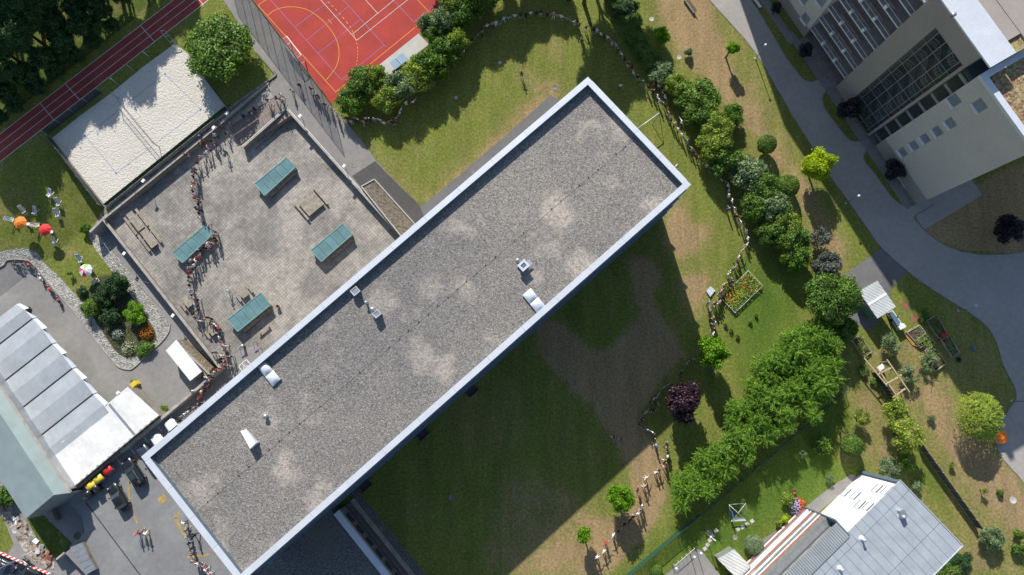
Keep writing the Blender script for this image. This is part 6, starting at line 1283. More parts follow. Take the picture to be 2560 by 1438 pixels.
def crown(kind,mat,seed):
    key=(kind,mat,seed)
    if key in TPL: return TPL[key]
    if kind=='broad': c,d=blobpts(9500,3.0,.75,34,.30,.30,seed); me=leafmesh('crown',c,.30,M[mat],d); r=3.0
    elif kind=='big': c,d=blobpts(26000,6.0,.75,48,.30,.18,seed); me=leafmesh('crown',c,.40,M[mat],d); r=6.0
    elif kind=='small': c,d=blobpts(2600,1.4,.85,12,.42,.25,seed); me=leafmesh('crown',c,.26,M[mat],d); r=1.4
    elif kind=='loose': c,d=blobpts(3000,1.6,.7,22,.30,.5,seed); me=leafmesh('crown',c,.16,M[mat],d); r=1.6
    elif kind=='ball':
        n=6000; d=nr.normal(0,1,(n,3)); d/=np.linalg.norm(d,axis=1)[:,None]; bl=1+.035*np.sin(d[:,0]*7+seed)*np.cos(d[:,1]*6); c=d*1.5*bl[:,None]*nr.uniform(.93,1.02,n)[:,None]; me=leafmesh('crown',c,.16,M[mat],d); r=1.5
    elif kind=='feather':      # upright sprays: many short fronds leaning outward
        rs=np.random.RandomState(seed); cs=[];el=[];nm=[]
        for s_ in range(7):
            ox,oy=rs.normal(0,.95,2); hz=rs.uniform(-.2,1.2)-.25*math.hypot(ox,oy)
            for k in range(80):
                a=rs.uniform(0,6.283); rr=rs.uniform(.2,1.5); z0=hz+1.1-rr*rs.uniform(.5,1.1)-rs.uniform(0,1.8)
                d=np.array([math.cos(a),math.sin(a),rs.uniform(.05,.9)]); p0=np.array([ox,oy,z0])+d*rr*.5
                for j in range(22):
                    t=j/21; p=p0+d*t*rs.uniform(.7,1.15)*.95+np.array([0,0,-.25*t*t])+rs.normal(0,.05,3); cs.append(p); el.append(d+rs.normal(0,.45,3)); nm.append([0,0,1])
        me=leafmesh('crown',np.array(cs),.18,M[mat],np.array(nm,float),np.array(el)); r=2.6
    elif kind=='willow':
        rs=np.random.RandomState(seed); cs=[];el=[]
        for k in range(420):
            a=rs.uniform(0,6.283); R0=3.6*rs.uniform(0.02,1)**.7; zt=2.4*(1-(R0/4.2)**2); p=np.array([R0*math.cos(a)*.85-.5,R0*math.sin(a)*.85,zt]); d=np.array([math.cos(a)*.45+.6,math.sin(a)*.55-.12,.1])*rs.uniform(.7,1.3)
            for j in range(34):
                t=j/33; q=p+d*t*1.3+np.array([.15*math.sin(t*4+k),0,-2.4*t*t*rs.uniform(.9,1.1)]); cs.append(q+rs.normal(0,.05,3)); el.append(d+np.array([0,0,-2.2*t]))
        nm=np.zeros((len(cs),3)); nm[:,2]=1; me=leafmesh('crown',np.array(cs),.17,M[mat],nm,np.array(el),.7); r=3.9
    TPL[key]=(me,r); return TPL[key]
TRK={}
def plant(kind,mat,px,py,rpx,h,lab,cat='tree',name='tree',group=None,seed=None,low=False,zz=None,xyz=None):
    seed=(int(px*7+py*3)%4) if seed is None else seed
    sc_m=15.6*H/(H-h)
    r=rpx/16.0*(H-h*.75)/H
    zc=max(h-r*.8,r*.55) if kind!='feather' else h*.62
    me,r0=crown(kind,mat,seed); s_=r/r0
    if low: p=PL(px,py,zc); zb=p.z-zc
    else: zb=0 if zz is None else zz; p=P(px,py,zb+zc)
    t=thing(name,lab,cat,(p.x,p.y,zb),group); c=bpy.data.objects.new('crown' if cat=='tree' else 'foliage',me); C.objects.link(c); c.parent=t; c.location=(0,0,zc); vz=s_
    if kind=='feather': vz=h/4.2
    elif kind in('broad','big','loose','small'): vz=min(s_*1.0,(h*.5)/(r0*.75+.01)) if h<r*1.6 else min(s_*1.35,(h*.42)/(r0*.75))
    if zc-r0*.95*vz<0.05 and kind!='feather': vz=max(.3,(zc-.05)/(r0*.95))
    c.scale=(s_,s_,vz); c.rotation_euler=(0,0,R.uniform(0,6.28) if kind!='willow' else 0)
    k=(round(h),round(r)); 
    if k not in TRK: TRK[k]=trunkmesh('trunk',max(h,.8),r*.9,M['bark'],6 if h>3 else 3,len(TRK))
    tr=bpy.data.objects.new('trunk' if cat=='tree' else 'stem',TRK[k]); C.objects.link(tr); tr.parent=t
    if kind=='feather': tr.scale=(1,1,.8)
    return t
T=plant
T('big','leaf_maple',545,124,97,7.4,'large round dark green maple at the top right corner of the sand court',seed=1)
# hedge by the court
for i,(x,y,r,h,m) in enumerate([(878,252,38,4.4,'leaf_maple'),(906,210,42,5,'leaf_mid'),(938,190,32,4.6,'leaf_yg'),(968,246,36,4.6,'leaf_yg'),(1003,214,42,5.2,'leaf_grey'),(1045,190,40,5,'leaf_yg'),(1060,160,36,5,'leaf_mid'),(1092,165,40,5.2,'leaf_maple'),(1112,128,42,5.4,'leaf_mid'),(1140,104,30,5,'leaf_yg'),(1085,92,26,4.6,'leaf_mid'),(1075,62,34,5,'leaf_grey'),(1112,52,38,5.4,'leaf_grey'),(1148,34,40,5.6,'leaf_mid'),(1128,16,34,5.2,'leaf_yg'),(1186,8,40,5.6,'leaf_maple'),(1222,-22,42,6,'leaf_mid'),(1170,-24,40,6,'leaf_grey')]):
    T('broad',m,x,y,r*1.16,h,'%s shrub %d from the lower left in the hedge beside the court'%({'leaf_maple':'dark green','leaf_mid':'green','leaf_yg':'yellow-green','leaf_grey':'pale grey-green'}[m],i+1),'shrub','hedge_shrub','tall mixed hedge between red court and lawn')
# east hedge row
for i,(k,m,x,y,r,h) in enumerate([('broad','leaf_mid',1535,-12,34,2.8),('broad','leaf_forest',1562,22,34,2.8),('broad','leaf_mid',1578,56,30,2.6),('broad','leaf_mid',1592,92,28,2.4),('broad','leaf_mid',1608,126,26,2.2),('broad','leaf_mid',1630,158,26,2.6),('broad','leaf_grey',1656,180,32,3.4),('broad','leaf_yg',1690,212,28,3.6),('broad','leaf_mid',1706,250,28,3.2),('broad','leaf_maple',1745,246,50,5),('broad','leaf_mid',1742,288,36,4.4),('broad','leaf_maple',1832,286,28,3.4),('broad','leaf_yg',1796,322,38,5),('broad','leaf_yg',1790,362,42,5.4),('broad','leaf_mid',1815,398,40,5),('broad','leaf_grey',1868,436,48,5.2),('broad','leaf_mid',1912,474,40,5),('broad','leaf_mid',1892,520,38,4.8),('broad','leaf_grey',1932,520,40,5.2),('broad','leaf_yg',1955,556,40,5),('broad','leaf_mid',1930,578,34,4.6),('broad','leaf_mid',1984,598,38,5),('broad','leaf_maple',1992,640,34,4.6),('broad','leaf_yg',1965,610,28,4.2)]):
    T(k,m,x,y,r*1.16,h,'%s shrub %d from the top of the long winding hedge beside the people'%({'leaf_maple':'dark green','leaf_mid':'green','leaf_yg':'yellow-green','leaf_grey':'pale grey-green','leaf_forest':'deep green'}[m],i+1),'shrub','hedge_shrub','long winding hedge east of the lawn')
# feathery hedge
for i,(x,y,r,h) in enumerate([(1716,1240,34,4.4),(1738,1205,36,4.6),(1768,1215,30,4.2),(1775,1168,36,4.8),(1812,1140,36,4.8),(1815,1175,28,4),(1838,1100,38,5),(1858,1128,34,4.6),(1850,1070,34,5),(1880,1040,36,5),(1905,1078,38,5),(1845,1035,32,4.8),(1925,1000,40,5.4),(1955,1042,38,5.2),(1888,985,34,5),(1915,940,38,5.4),(1975,975,40,5.6),(2010,1005,38,5.4),(1945,905,38,5.4),(1990,925,40,5.6),(2045,960,40,5.6),(1975,870,40,5.6),(2035,900,40,5.8),(2020,848,42,5.8),(2075,925,36,5.4),(2078,878,38,5.4),(2060,845,30,5)]):
    T('feather','leaf_hedge',x,y,r*1.06,h,'feathery hedge tree %d counted from the lower left tip of the thick green hedge'%(i+1),'tree','hedge_tree','thick feathery hedge')
# single trees
for a in [('small','leaf_bright',1659,86,25,3.6,'small bright green tree in the dry grass near the top, left one of two'),('small','leaf_bright',1831,118,19,4.4,'small bright green tree at the shadow edge near the top, right one of two'),
('ball','leaf_maple',1917,361,24,3.4,'dark ball-shaped little tree on a thin stem in the dry grass'),('ball','leaf_maple',1968,466,29,3.4,'dark ball-shaped tree beside the winding hedge'),('broad','leaf_lime',2045,413,44,6,'glowing lime yellow tree beside the driveway'),('loose','leaf_smoke',2053,592,36,4,'smoky dark grey tree, upper of two by the hedge end'),('broad','leaf_smoke',2068,663,38,3.6,'smoky dark grey tree, lower of two above the big green tree'),('big','leaf_mid',2080,747,70,8,'large green tree between smoky trees and white-roofed shelter'),('broad','leaf_mid',2112,822,34,4.5,'green tree crowded between the big tree and the raised beds'),
('broad','leaf_bright',1785,884,46,6.6,'bright green spreading tree standing in the line of people'),('broad','leaf_purple',1709,1000,55,7,'dark purple-leaved tree on the lawn'),('broad','leaf_bright',1549,1246,36,5.6,'bright green rounded tree by the lower end of the line of people'),('small','leaf_bright',1461,1338,20,4,'smallest bright green tree at the lower edge of the lawn'),
('small','leaf_black',1942,20,15,2.6,'dark purple small tree at the plinth near the top edge'),('small','leaf_black',2016,126,20,3,'dark purple small tree below the balconies'),('small','leaf_black',2124,275,30,4,'dark purple tree in front of the glazed atrium'),('small','leaf_black',2238,424,28,3.6,'dark purple tree by the plinth of the lower beige tower'),('broad','leaf_black',2524,576,40,5,'blackish round tree in the shaded dry bed at the right edge'),
('loose','leaf_yg',2154,1045,24,3,'thin young green tree in the garden above the clipped ball'),('loose','leaf_willow',2240,1030,38,4.5,'airy yellow-green tree above its larger twin near the black screen'),('loose','leaf_willow',2265,1090,46,5.5,'airy yellow-green tree at the top of the long black screen'),('willow','leaf_willow',2452,1038,64,6.5,'yellow-green weeping willow beside the drive'),
('loose','leaf_grey',2226,858,30,3,'grey-leaved olive-like tree in the kitchen garden'),('loose','leaf_grey',2325,905,30,2.6,'grey feathery tree among the lowest raised beds'),('loose','leaf_grey',2275,935,28,2.8,'grey feathery tree right of the pergola')]: T(*a)
# shrubs
for a in [('small','leaf_maple',2055,1112,26,2.4,'dark round shrub left of the clipped ball in the garden'),('ball','leaf_mid',2129,1114,26,3,'neatly clipped green ball with its long shadow in the garden'),('loose','leaf_grey',2007,1134,12,1.6,'sparse little rose bush left of the dark round shrub'),('loose','leaf_grey',2074,1197,12,1.2,'sparse little rose bush nearest the white house wall'),('broad','leaf_grey',2222,1170,30,2.6,'mauve-tinted grey shrub touching the house corner'),('small','leaf_grey',2292,1213,14,1.4,'pale round shrub right of the house corner'),('small','leaf_maple',2262,1158,18,2.2,'dark small shrub beside the mauve-tinted shrub'),
('small','leaf_yg',1968,1246,17,1.6,'olive round shrub above the flower tub'),('ball','leaf_grey',1884,1361,23,2,'grey-green ball shrub by the corrugated shed'),('ball','leaf_mid',1640,1427,15,1.4,'small ball shrub below the garden fence at the bottom edge'),('small','leaf_lime',1961,1298,9,1.2,'tiny lime ball on a stem by the house path'),('small','leaf_yg',1947,1310,8,1.2,'tiny pale ball on a stem next to the lime one'),
('broad','leaf_forest',2400,1405,30,2.5,'dark shrub just below the roof corner of the metal-roofed house'),('broad','leaf_mid',2372,1432,34,2.8,'green shrub under the bottom corner of the seam roof'),('broad','leaf_grey',2478,1345,30,3,'grey-green shrub at the lower end of the long black screen'),('small','leaf_mid',2550,1375,18,2,'green bush at the lower right edge'),('small','leaf_maple',2548,1335,12,1.6,'dark little bush at the right edge above the green one'),('small','leaf_mid',2500,1232,10,.9,'little green bush in the dry grass by the pale manhole'),
('small','leaf_grey',1722,130,12,1.4,'small straw-coloured bush in the dry grass near the manhole'),('loose','leaf_yg',1912,1180,9,1.2,'spindly sapling left of the rose bush in the garden'),('loose','leaf_yg',2381,1160,9,1.2,'spindly sapling in dry grass right of the long screen'),('loose','leaf_grey',2330,1046,12,1.2,'spindly sapling in the dry grass left of the willow'),('loose','leaf_yg',2462,1228,9,1.5,'reddish sapling near the little green bush'),
('small','leaf_mid',2160,925,16,1.2,'low green bush by the pergola left corner'),('small','leaf_mid',2312,790,16,1.2,'low green bush at the top of the right raised bed'),('small','leaf_mid',2190,955,14,1.0,'low green bush under the pergola beam')]: T(*a[:7],'shrub','shrub')
for i,(x,y) in enumerate([(1828,826),(1844,840),(1875,804),(1890,787),(1814,812)]): T('loose','leaf_yg',x,y,7,.7,'small sapling, number %d from the left, in the lawn below the flower bed'%[2,3,4,5,1][i],'plant','sapling','tiny saplings on the lawn')
# planting island and west slope
for a in [('broad','leaf_forest',290,712,34,3.6,'dark bluish pine shrub topmost in the stone-edged island'),('broad','leaf_forest',255,742,30,3,'dark green shrub left of the island top'),('broad','leaf_maple',228,770,28,2.6,'mid green shrub at the left edge of the island'),('broad','leaf_forest',272,792,28,2.6,'dark shrub in the middle of the island'),('broad','leaf_bright',335,782,34,3,'fresh green round shrub at the right edge of the island'),('small','leaf_mid',368,868,20,.8,'low yellowish plants at the lower right kerb of the island'),('small','leaf_mid',352,882,15,.7,'low green plants at the kerb bend of the island'),('small','leaf_forest',203,730,16,.9,'flat dark juniper at the left tip of the island'),('small','leaf_maple',212,570,15,1.6,'dark shrub at the top of the gravel strip by the wall stub'),('loose','leaf_yg',173,683,8,1.2,'spindly sapling in the grass left of the multicoloured parasol'),('small','leaf_yg',333,957,9,1.0,'yellow-green plant spilling over the yellow grit bin'),('small','leaf_yg',408,1022,12,.8,'small yellow-green weeds at the wall end near the containers'),('small','leaf_mid',68,772,9,.7,'small green weeds at the top of the hall row'),('small','leaf_mid',10,1238,34,2.5,'green bush at the left edge below the corrugated hall')]: T(*a[:7],'shrub','shrub',None,None,True)
def flowers(px,py,rpx,h,ms,lab,low=True,n=420,size=.2):
    p=PL(px,py,h*.5) if low else P(px,py,h*.5); zb=p.z-h*.5; r=rpx/16; t=thing('flowering_shrub',lab,'flowering shrub',(p.x,p.y,zb)); rs=np.random.RandomState(int(px))
    d=rs.normal(0,1,(n,3)); d/=np.linalg.norm(d,axis=1)[:,None]; d[:,2]=abs(d[:,2]); c=d*np.array([r,r,h])*rs.uniform(.5,.9,(n,1)); me=leafmesh('foliage',c,size,M['leaf_mid'],d); o=bpy.data.objects.new('foliage',me); C.objects.link(o); o.parent=t
    for i,m in enumerate(ms):
        k=rs.uniform(0,1,n)<.9/len(ms); d2=d[k] if len(ms)==1 else d[(d[:,0]*(1 if i else -1))>-.1]; cc=d2*np.array([r,r,h])*rs.uniform(.85,1.02,(len(d2),1)); me=leafmesh('blossoms',cc,size*.9,M[m],d2,None,.6); o=bpy.data.objects.new('blossoms',me); C.objects.link(o); o.parent=t; o['kind']='stuff'
flowers(293,835,17,1.1,['flower_white'],'shrub with white blossoms in the middle of the island',n=300); flowers(320,870,20,1.0,['flower_white'],'shrub with white blossoms at the bottom of the island',n=300); flowers(363,832,21,.9,['flower_orange'],'orange flowering perennials at the lower right of the island',n=500)
flowers(1997,1270,22,1.3,['flower_mauve','flower_red'],'tub overflowing with mauve, white and red flowers by the house end wall',False,700,.2)
# forest, upper left
fr_=[(61,31,52,10),(28,94,52,10),(90,-5,52,10),(40,62,48,10),(-20,110,54,10),(-52,125,54,10),(118,-41,52,10),(0,0,60,12),(0,170,40,9),(-60,200,50,10),(150,-65,50,10),(190,-92,50,10),(-60,40,60,12),(50,-50,60,12),(240,-115,50,10),(290,-140,50,10),(200,58,38,6),(152,98,38,6),(250,18,34,6),(105,145,38,6),(60,188,36,5.5),(20,232,36,5.5),(130,60,40,7),(190,12,38,6.5),(300,-20,30,5),(36,262,26,3.5),(92,215,28,3.5),(136,178,26,3.2),(186,140,26,3.2),(232,102,26,3.2),(278,64,24,3),(-10,290,26,3.5),(150,135,30,4.5),(235,60,30,4.5)]
for i,(x,y,r,h) in enumerate(fr_): T('big' if r>40 else 'broad','leaf_forest',x,y,r,h,'dark woodland %s %d from the upper left corner above the running track'%('tree' if i<16 else 'edge tree',i+1),'tree','woodland_tree','dark wood above the running track')
for i,(x,y,r,h) in enumerate([(-130,60,80,14),(-120,-80,80,15),(-20,-110,80,15),(90,-120,80,14),(190,-180,80,14),(-110,200,50,10),(250,-65,42,8),(320,-125,42,8),(345,-180,46,9),(390,-170,40,8)]): T('big','leaf_forest',x,y,r,h,'tall tree %d from the left, deep in the wood beyond the upper left edge'%(i+1),'tree','woodland_tree','wood beyond the edge')
for i,(x,y,r,h) in enumerate([(1085,-110,56,8),(1160,-120,60,9.5),(1240,-110,56,8.5),(1310,-120,50,7.5),(1370,-120,46,7),(1432,-85,50,11.5),(1475,-80,50,12),(1530,-85,50,11),(1580,-150,56,12),(1480,-190,64,13)]): T('big','leaf_mid',x,y,r,h,'tall tree %d from the left beyond the top edge, shading the lawn'%(i+1),'tree','tall_tree','tall trees beyond the top of the lawn')
# ================= PEOPLE =================
def person_mesh(nm,hands,feet=((-.12,0),(.12,.02)),knees=None,hip=.93,lean=(0,0),shorts=False,long_hair=False,coat=False,seat=False,elbow_up=0):
    hz=hip; lx,ly=lean
    V_=[];E_=[];Rd=[];part=[]
    def v(p,r): V_.append(Vector(p)); Rd.append(r); return len(V_)-1
    def e(a,c,pt): E_.append((a,c)); part.append(pt)
    pel=v((0,0,hz),(.155,.115)); bel=v((lx*.3,ly*.3,hz+.17),(.135,.10)); ch=v((lx*.7,ly*.7,hz+.38),(.165,.115)); nk0=v((lx,ly,hz+.53),(.075,.07)); nk1=v((lx*1.08,ly*1.08+.01,hz+.60),(.055,.055)); h0=v((lx*1.1,ly*1.1+.02,hz+.68),(.075,.085)); h1=v((lx*1.12,ly*1.12+.02,hz+.77),(.08,.10)); h2=v((lx*1.12,ly*1.12+.01,hz+.84),(.05,.06))
    e(pel,bel,1);e(bel,ch,1);e(ch,nk0,1);e(nk0,nk1,0);e(nk1,h0,0);e(h0,h1,0);e(h1,h2,0)
    hd=[]
    for s_,hn in zip((-1,1),hands):
        sh=v((lx*.85+s_*.19,ly*.85,hz+.47),(.062,.062)); hnv=Vector(hn); shv=V_[sh]; mid=shv.lerp(hnv,.5); L_=(hnv-shv).length; bend=max(0,.58-L_)*.7+.03; mid+=Vector((s_*bend*.6,-bend*.4,-bend*.5+elbow_up)); el=v(mid,(.045,.045)); uel=v(shv.lerp(mid,.55),(.052,.052)); wr=v(hnv,(.028,.03)); pm=v(hnv+(hnv-mid).normalized()*.07,(.038,.022)); e(ch,sh,1);e(sh,uel,1);e(uel,el,0);e(el,wr,0);e(wr,pm,0); hd.append((hnv,(hnv-mid).normalized(),s_))
    for i,(s_,ft) in enumerate(zip((-1,1),feet)):
        hp=v((s_*.095,0,hz-.06),(.095,.09)); kn=Vector(knees[i]) if knees else Vector(((s_*.095+ft[0])/2,ft[1]*.5+.03,hz*.5)); k=v(kn,(.062,.06)); m_=v(V_[hp].lerp(kn,.5),(.082,.08)); fz=0.09 if len(ft)<3 else ft[2]+.09; an=v((ft[0],ft[1],fz),(.042,.045)); cf=v(kn.lerp(V_[an],.35),(.055,.058)); toe=v((ft[0]+s_*.02,ft[1]+.16,fz-.045),(.042,.032)); e(pel,hp,2);e(hp,m_,2);e(m_,k,2);e(k,cf,0 if shorts else 2);e(cf,an,0 if shorts else 2);e(an,toe,4)
    me=bpy.data.meshes.new('sk'); me.from_pydata(V_,E_,[]); o=bpy.data.objects.new('sk',me); C.objects.link(o); bm=bmesh.new(); bm.from_mesh(me); lay=bm.verts.layers.skin.verify()
    for i,x in enumerate(bm.verts): x[lay].radius=Rd[i]; x[lay].use_root=(i==0)
    bm.to_mesh(me); bm.free(); o.modifiers.new('s','SKIN'); sb=o.modifiers.new('u','SUBSURF'); sb.levels=1; sb.render_levels=1
    dg=bpy.context.evaluated_depsgraph_get(); em=bpy.data.meshes.new_from_object(o.evaluated_get(dg)); em.name='person_'+nm
    bpy.data.objects.remove(o); b=MB(); vs=[x.co.copy() for x in em.vertices]; 
    segs=[(V_[a],V_[c],p,min(Rd[a][0],Rd[c][0])) for (a,c),p in zip(E_,part)]
    b.v=[tuple(x) for x in vs]
    for f in em.polygons:
        c=f.center; bd=1e9;bp=0
        for a,d,p,r in segs:
            ab=d-a; t=max(0,min(1,(c-a).dot(ab)/ab.length_squared)); ds=(c-(a+ab*t)).length-r
            if ds<bd: bd=ds;bp=p
        b.f.append(list(f.vertices)); b.m.append(bp); b.sm.append(True)
    # face: nose, eyes, mouth; ears; hair
    hc=V_[h1]; b.faces([hc+Vector(p) for p in [(-.012,.095,-.03),(.012,.095,-.03),(0,.125,-.035),(0,.095,.01)]],[[0,2,1],[0,3,2],[2,3,1]],0)
    for s_ in (-1,1): b.ball(hc+Vector((s_*.032,.09,.005)),.010,3,4); b.ball(hc+Vector((s_*.082,0,-.01)),.018,0,4)
    b.box(hc+Vector((0,.096,-.06)),(.045,.008,.01),0,3)
    b.lathe(hc+Vector((0,-.018,.01)),[(.092,-.045),(.101,.0),(.094,.055),(.065,.09),(.002,.105)],10,3)
    if long_hair: b.lathe(hc+Vector((0,-.06,-.16)),[(.03,-.1),(.075,-.02),(.09,.1),(.08,.2)],8,3)
    # fingers and thumbs
    for hp,dr,s_ in hd:
        side=dr.cross(Vector((0,0,1)));  side=side.normalized() if side.length>.1 else Vector((0,1,0)); dn=dr.cross(side).normalized()
        if dn.z>0: dn=-dn
        base=hp+dr*.10
        for k,(of,ln) in enumerate([(-.028,.06),(-.009,.072),(.010,.068),(.028,.052)]): p=base+side*of; b.tube([p,p+dr*ln*.55+dn*.008,p+dr*ln+dn*.03],[.009,.008,.006],5,0)
        p=hp+dr*.04+side*-.034; b.tube([p,p+dr*.03-side*.022,p+dr*.055-side*.024+dn*.012],[.011,.009,.007],5,0)
    m=bpy.data.meshes.new('person_'+nm); m.from_pydata([tuple(x) for x in b.v],[],b.f); 
    for x in ('skin','white','black','hair','rubber'): m.materials.append(bpy.data.materials.get(x) or M.get(x) or M['white'])
    m.polygons.foreach_set('material_index',[min(x,4) for x in b.m]); m.polygons.foreach_set('use_smooth',[True]*len(b.f)); m.update(); return m
def flat(name,c,r=.85):
    return plain(name,c,r,var=.05)
flat('skin',(0.55,0.34,0.24),.6); flat('skin_dark',(0.22,0.12,0.08),.6)
for k,c in {'hair':(0.025,0.016,0.011),'hair_brown':(0.09,0.05,0.028),'hair_blond':(0.42,0.29,0.14),'hair_grey':(0.35,0.34,0.33)}.items(): flat(k,c)
CL={'w':('white',(0.85,0.85,0.85)),'k':('black',(0.016,0.016,0.02)),'b':('blue',(0.05,0.12,0.35)),'l':('azure',(0.38,0.52,0.72)),'r':('red',(0.62,0.02,0.03)),'p':('pinkish',(0.52,0.28,0.36)),'g':('green',(0.05,0.22,0.12)),'y':('grey',(0.28,0.29,0.30)),'n':('navy',(0.02,0.03,0.09)),'t':('tan',(0.48,0.33,0.22)),'o':('orange',(0.62,0.16,0.04)),'d':('maroon',(0.20,0.03,0.04)),'B':('denim',(0.13,0.20,0.33))}
for k,(n_,c) in CL.items(): flat('cloth_'+n_.replace(' ','_'),c)
CM={k:bpy.data.materials['cloth_'+v[0].replace(' ','_')] for k,v in CL.items()}
HR=[bpy.data.materials[x] for x in ('hair','hair','hair_brown','hair_brown','hair_blond','hair_grey')]; SK=[bpy.data.materials['skin']]*5+[bpy.data.materials['skin_dark']]
sp=lambda a,z:((-a,.02,z),(a,.02,z))
PM={}
for sh in (False,True):
    for lh in (False,True):
        k=('s' if sh else 't')+('l' if lh else 's')
        PM['wide'+k]=person_mesh('wide'+k,sp(.70,1.12),shorts=sh,long_hair=lh,feet=((-.17,0),(.17,.02)))
        PM['mid'+k]=person_mesh('mid'+k,((-.48,.05,.92),(.5,.0,.95)),shorts=sh,long_hair=lh,feet=((-.13,.04),(.13,-.04)))
        PM['down'+k]=person_mesh('down'+k,((-.29,.06,.86),(.27,.1,.90)),shorts=sh,long_hair=lh)
        PM['walk'+k]=person_mesh('walk'+k,((-.3,.28,.98),(.3,-.18,.9)),shorts=sh,long_hair=lh,feet=((-.1,.32),(.1,-.34)),lean=(0,.06))
PM['up']=person_mesh('up',((-.6,.1,1.5),(.36,.15,.95)),shorts=False,lean=(.03,0)); PM['phone']=person_mesh('phone',((-.15,.32,1.35),(.17,.32,1.38)),shorts=False)
PM['sit']=person_mesh('sit',((-.2,.35,.55),(.2,.35,.55)),feet=((-.14,.5,-.05),(.14,.5,-.05)),knees=((-.15,.42,.48),(.15,.42,.48)),hip=.45,lean=(0,.1))
PM['bend']=person_mesh('bend',((-.2,.62,.45),(.2,.6,.5)),lean=(0,.42),hip=.88)
SEG={}
def seg(key,desc,pts,z=0.0,zf=None,closed=False,pose=None,face=0):
    pp=[]
    for s_ in pts.split(';'):
        a=s_.strip().split(','); x,y=float(a[0]),float(a[1]); top=a[2][0]; bot=a[2][1] if len(a[2])>1 else 'k'; ps=a[3] if len(a)>3 else None
        zz=zf(x,y) if zf else z; q=P(x,y,zz+.95); pp.append((q.x,q.y,zz,top,bot,ps))
    n=len(pp)
    for i,(x,y,zz,top,bot,ps) in enumerate(pp):
        a=pp[max(i-1,0)];c=pp[min(i+1,n-1)]; d=Vector((c[0]-a[0],c[1]-a[1])); 
        gap=d.length/(2 if 0<i<n-1 else 1) if d.length>0 else 1; ang=math.atan2(d.y,d.x)
        if R.random()<.5+face: ang+=math.pi
        ang+=R.uniform(-.25,.25)
        if ps=='a' : ang=R.uniform(0,6.28)
        pk=pose or (ps if ps in PM else None)
        if not pk:
            k=('s' if bot in 'ty' or R.random()<.4 else 't')+('l' if R.random()<.5 else 's')
            if ps=='a': pk='walk'+k
            elif gap>1.15: pk='wide'+k
            elif gap>.8: pk='mid'+k
            else: pk=R.choice(['down','down','mid','walk'])+k
        o=bpy.data.objects.new('person',PM[pk]); C.objects.link(o); s_=R.uniform(.94,1.06); o.location=(x,y,zz+ (0.0)); o.rotation_euler=(0,0,ang); o.scale=(s_*1.14 if gap<1.9 else 1.3*s_,s_*1.16,s_*1.04)
        for j,mt in enumerate((R.choice(SK),CM[top],CM['B'] if bot=='b' else CM[bot],R.choice(HR),M['white'] if R.random()<.5 else M['rubber'])): o.material_slots[j].link='OBJECT'; o.material_slots[j].material=mt
        act={'wide':'arms wide','mid':'arms out','down':'standing','walk':'striding','up':'waving','phone':'hands raised','sit':'sitting','bend':'bending'}[[q for q in ('wide','mid','down','walk','up','phone','sit','bend') if pk.startswith(q)][0]]
        no=('%d%s '%(i+1,'th' if 10<(i+1)%100<14 else {1:'st',2:'nd',3:'rd'}.get((i+1)%10,'th'))) if n>1 else ''
        tag(o,'person, %s top, %s %s, %s, %s%s'%(CL[top][0],'denim' if bot=='b' else CL[bot][0],'shorts' if pk[-2:] in ('ss','sl') else 'trousers',act,no,desc),'person','people in the long human chain')
seg('fence','from the top along the court fence','775,221,kk;783,229,wk;789,236,wk;797,242,kk;805,257,wb;812,261,kk;825,270,wk;840,281,wk;845,295,tt;857,294,wk;867,296,kk;878,305,lk')
seg('nw','from the fence beneath the hedge','868,299,kk;878,305,tl;885,295,tb;894,298,wk;907,304,tt;914,296,wk;925,300,kk;936,301,yy;950,301,wb;960,309,wp;973,305,tk;982,306,nk;992,296,tk;1000,283,wk;1003,273,wk;1015,258,ww;1033,256,wk;1039,249,pk')
seg('n1','upwards in dark hedge shade','1060,225,ky;1071,215,gg;1081,205,lb;1101,186,kt;1114,176,kt;1128,166,kk;1138,154,kk;1148,142,kk;1160,128,wb;1171,113,bk;1181,101,kt;1195,89,yk;1204,74,nl;1206,90,kk')
seg('n2','from the left on the top lawn arc','1218,66,wk;1230,61,tk;1240,59,ww;1250,56,gl;1259,48,wl;1271,46,lk;1287,41,wb;1301,40,kt;1315,40,kk;1327,34,wb;1341,34,kn;1352,32,kw;1368,36,kk;1384,40,pw;1403,44,wk;1419,50,yk;1436,59,yw;1448,65,ky;1444,53,kk')
seg('ne','from the upper right lawn','1465,71,kw;1476,67,dw;1485,74,kk;1492,77,ww;1502,86,wk;1510,90,dk;1519,95,wb;1530,107,pw;1540,115,lb;1544,127,dd;1553,136,wk;1561,149,kk;1570,161,dw;1580,168,dk;1583,183,wb;1593,194,ky;1606,207,gy;1620,219,kl;1633,230,kk;1644,243,wk;1648,253,ww;1663,266,kk;1673,286,pl;1677,301,ky;1686,313,pk;1695,326,wk;1705,340,wp')
seg('onl','in the knot by the yellowish shrub','1633,214,dk;1640,209,kk;1646,216,wb;1658,233,kk;1662,244,wk;1703,308,wk')
seg('e1','from the top past the roof corner','1718,356,yl;1730,374,tl;1744,393,rk;1754,401,kk;1767,413,ww;1779,424,kk;1793,435,ww;1806,448,kw;1819,464,wb;1822,476,ly;1821,490,ww;1829,504,wk;1820,524,bk;1836,523,wk;1838,540,kk;1852,559,wk;1864,579,wb;1868,598,wk;1867,612,wy;1853,628,pk;1846,645,wp;1845,656,kk;1839,667,tk;1830,676,kw;1821,685,wk')
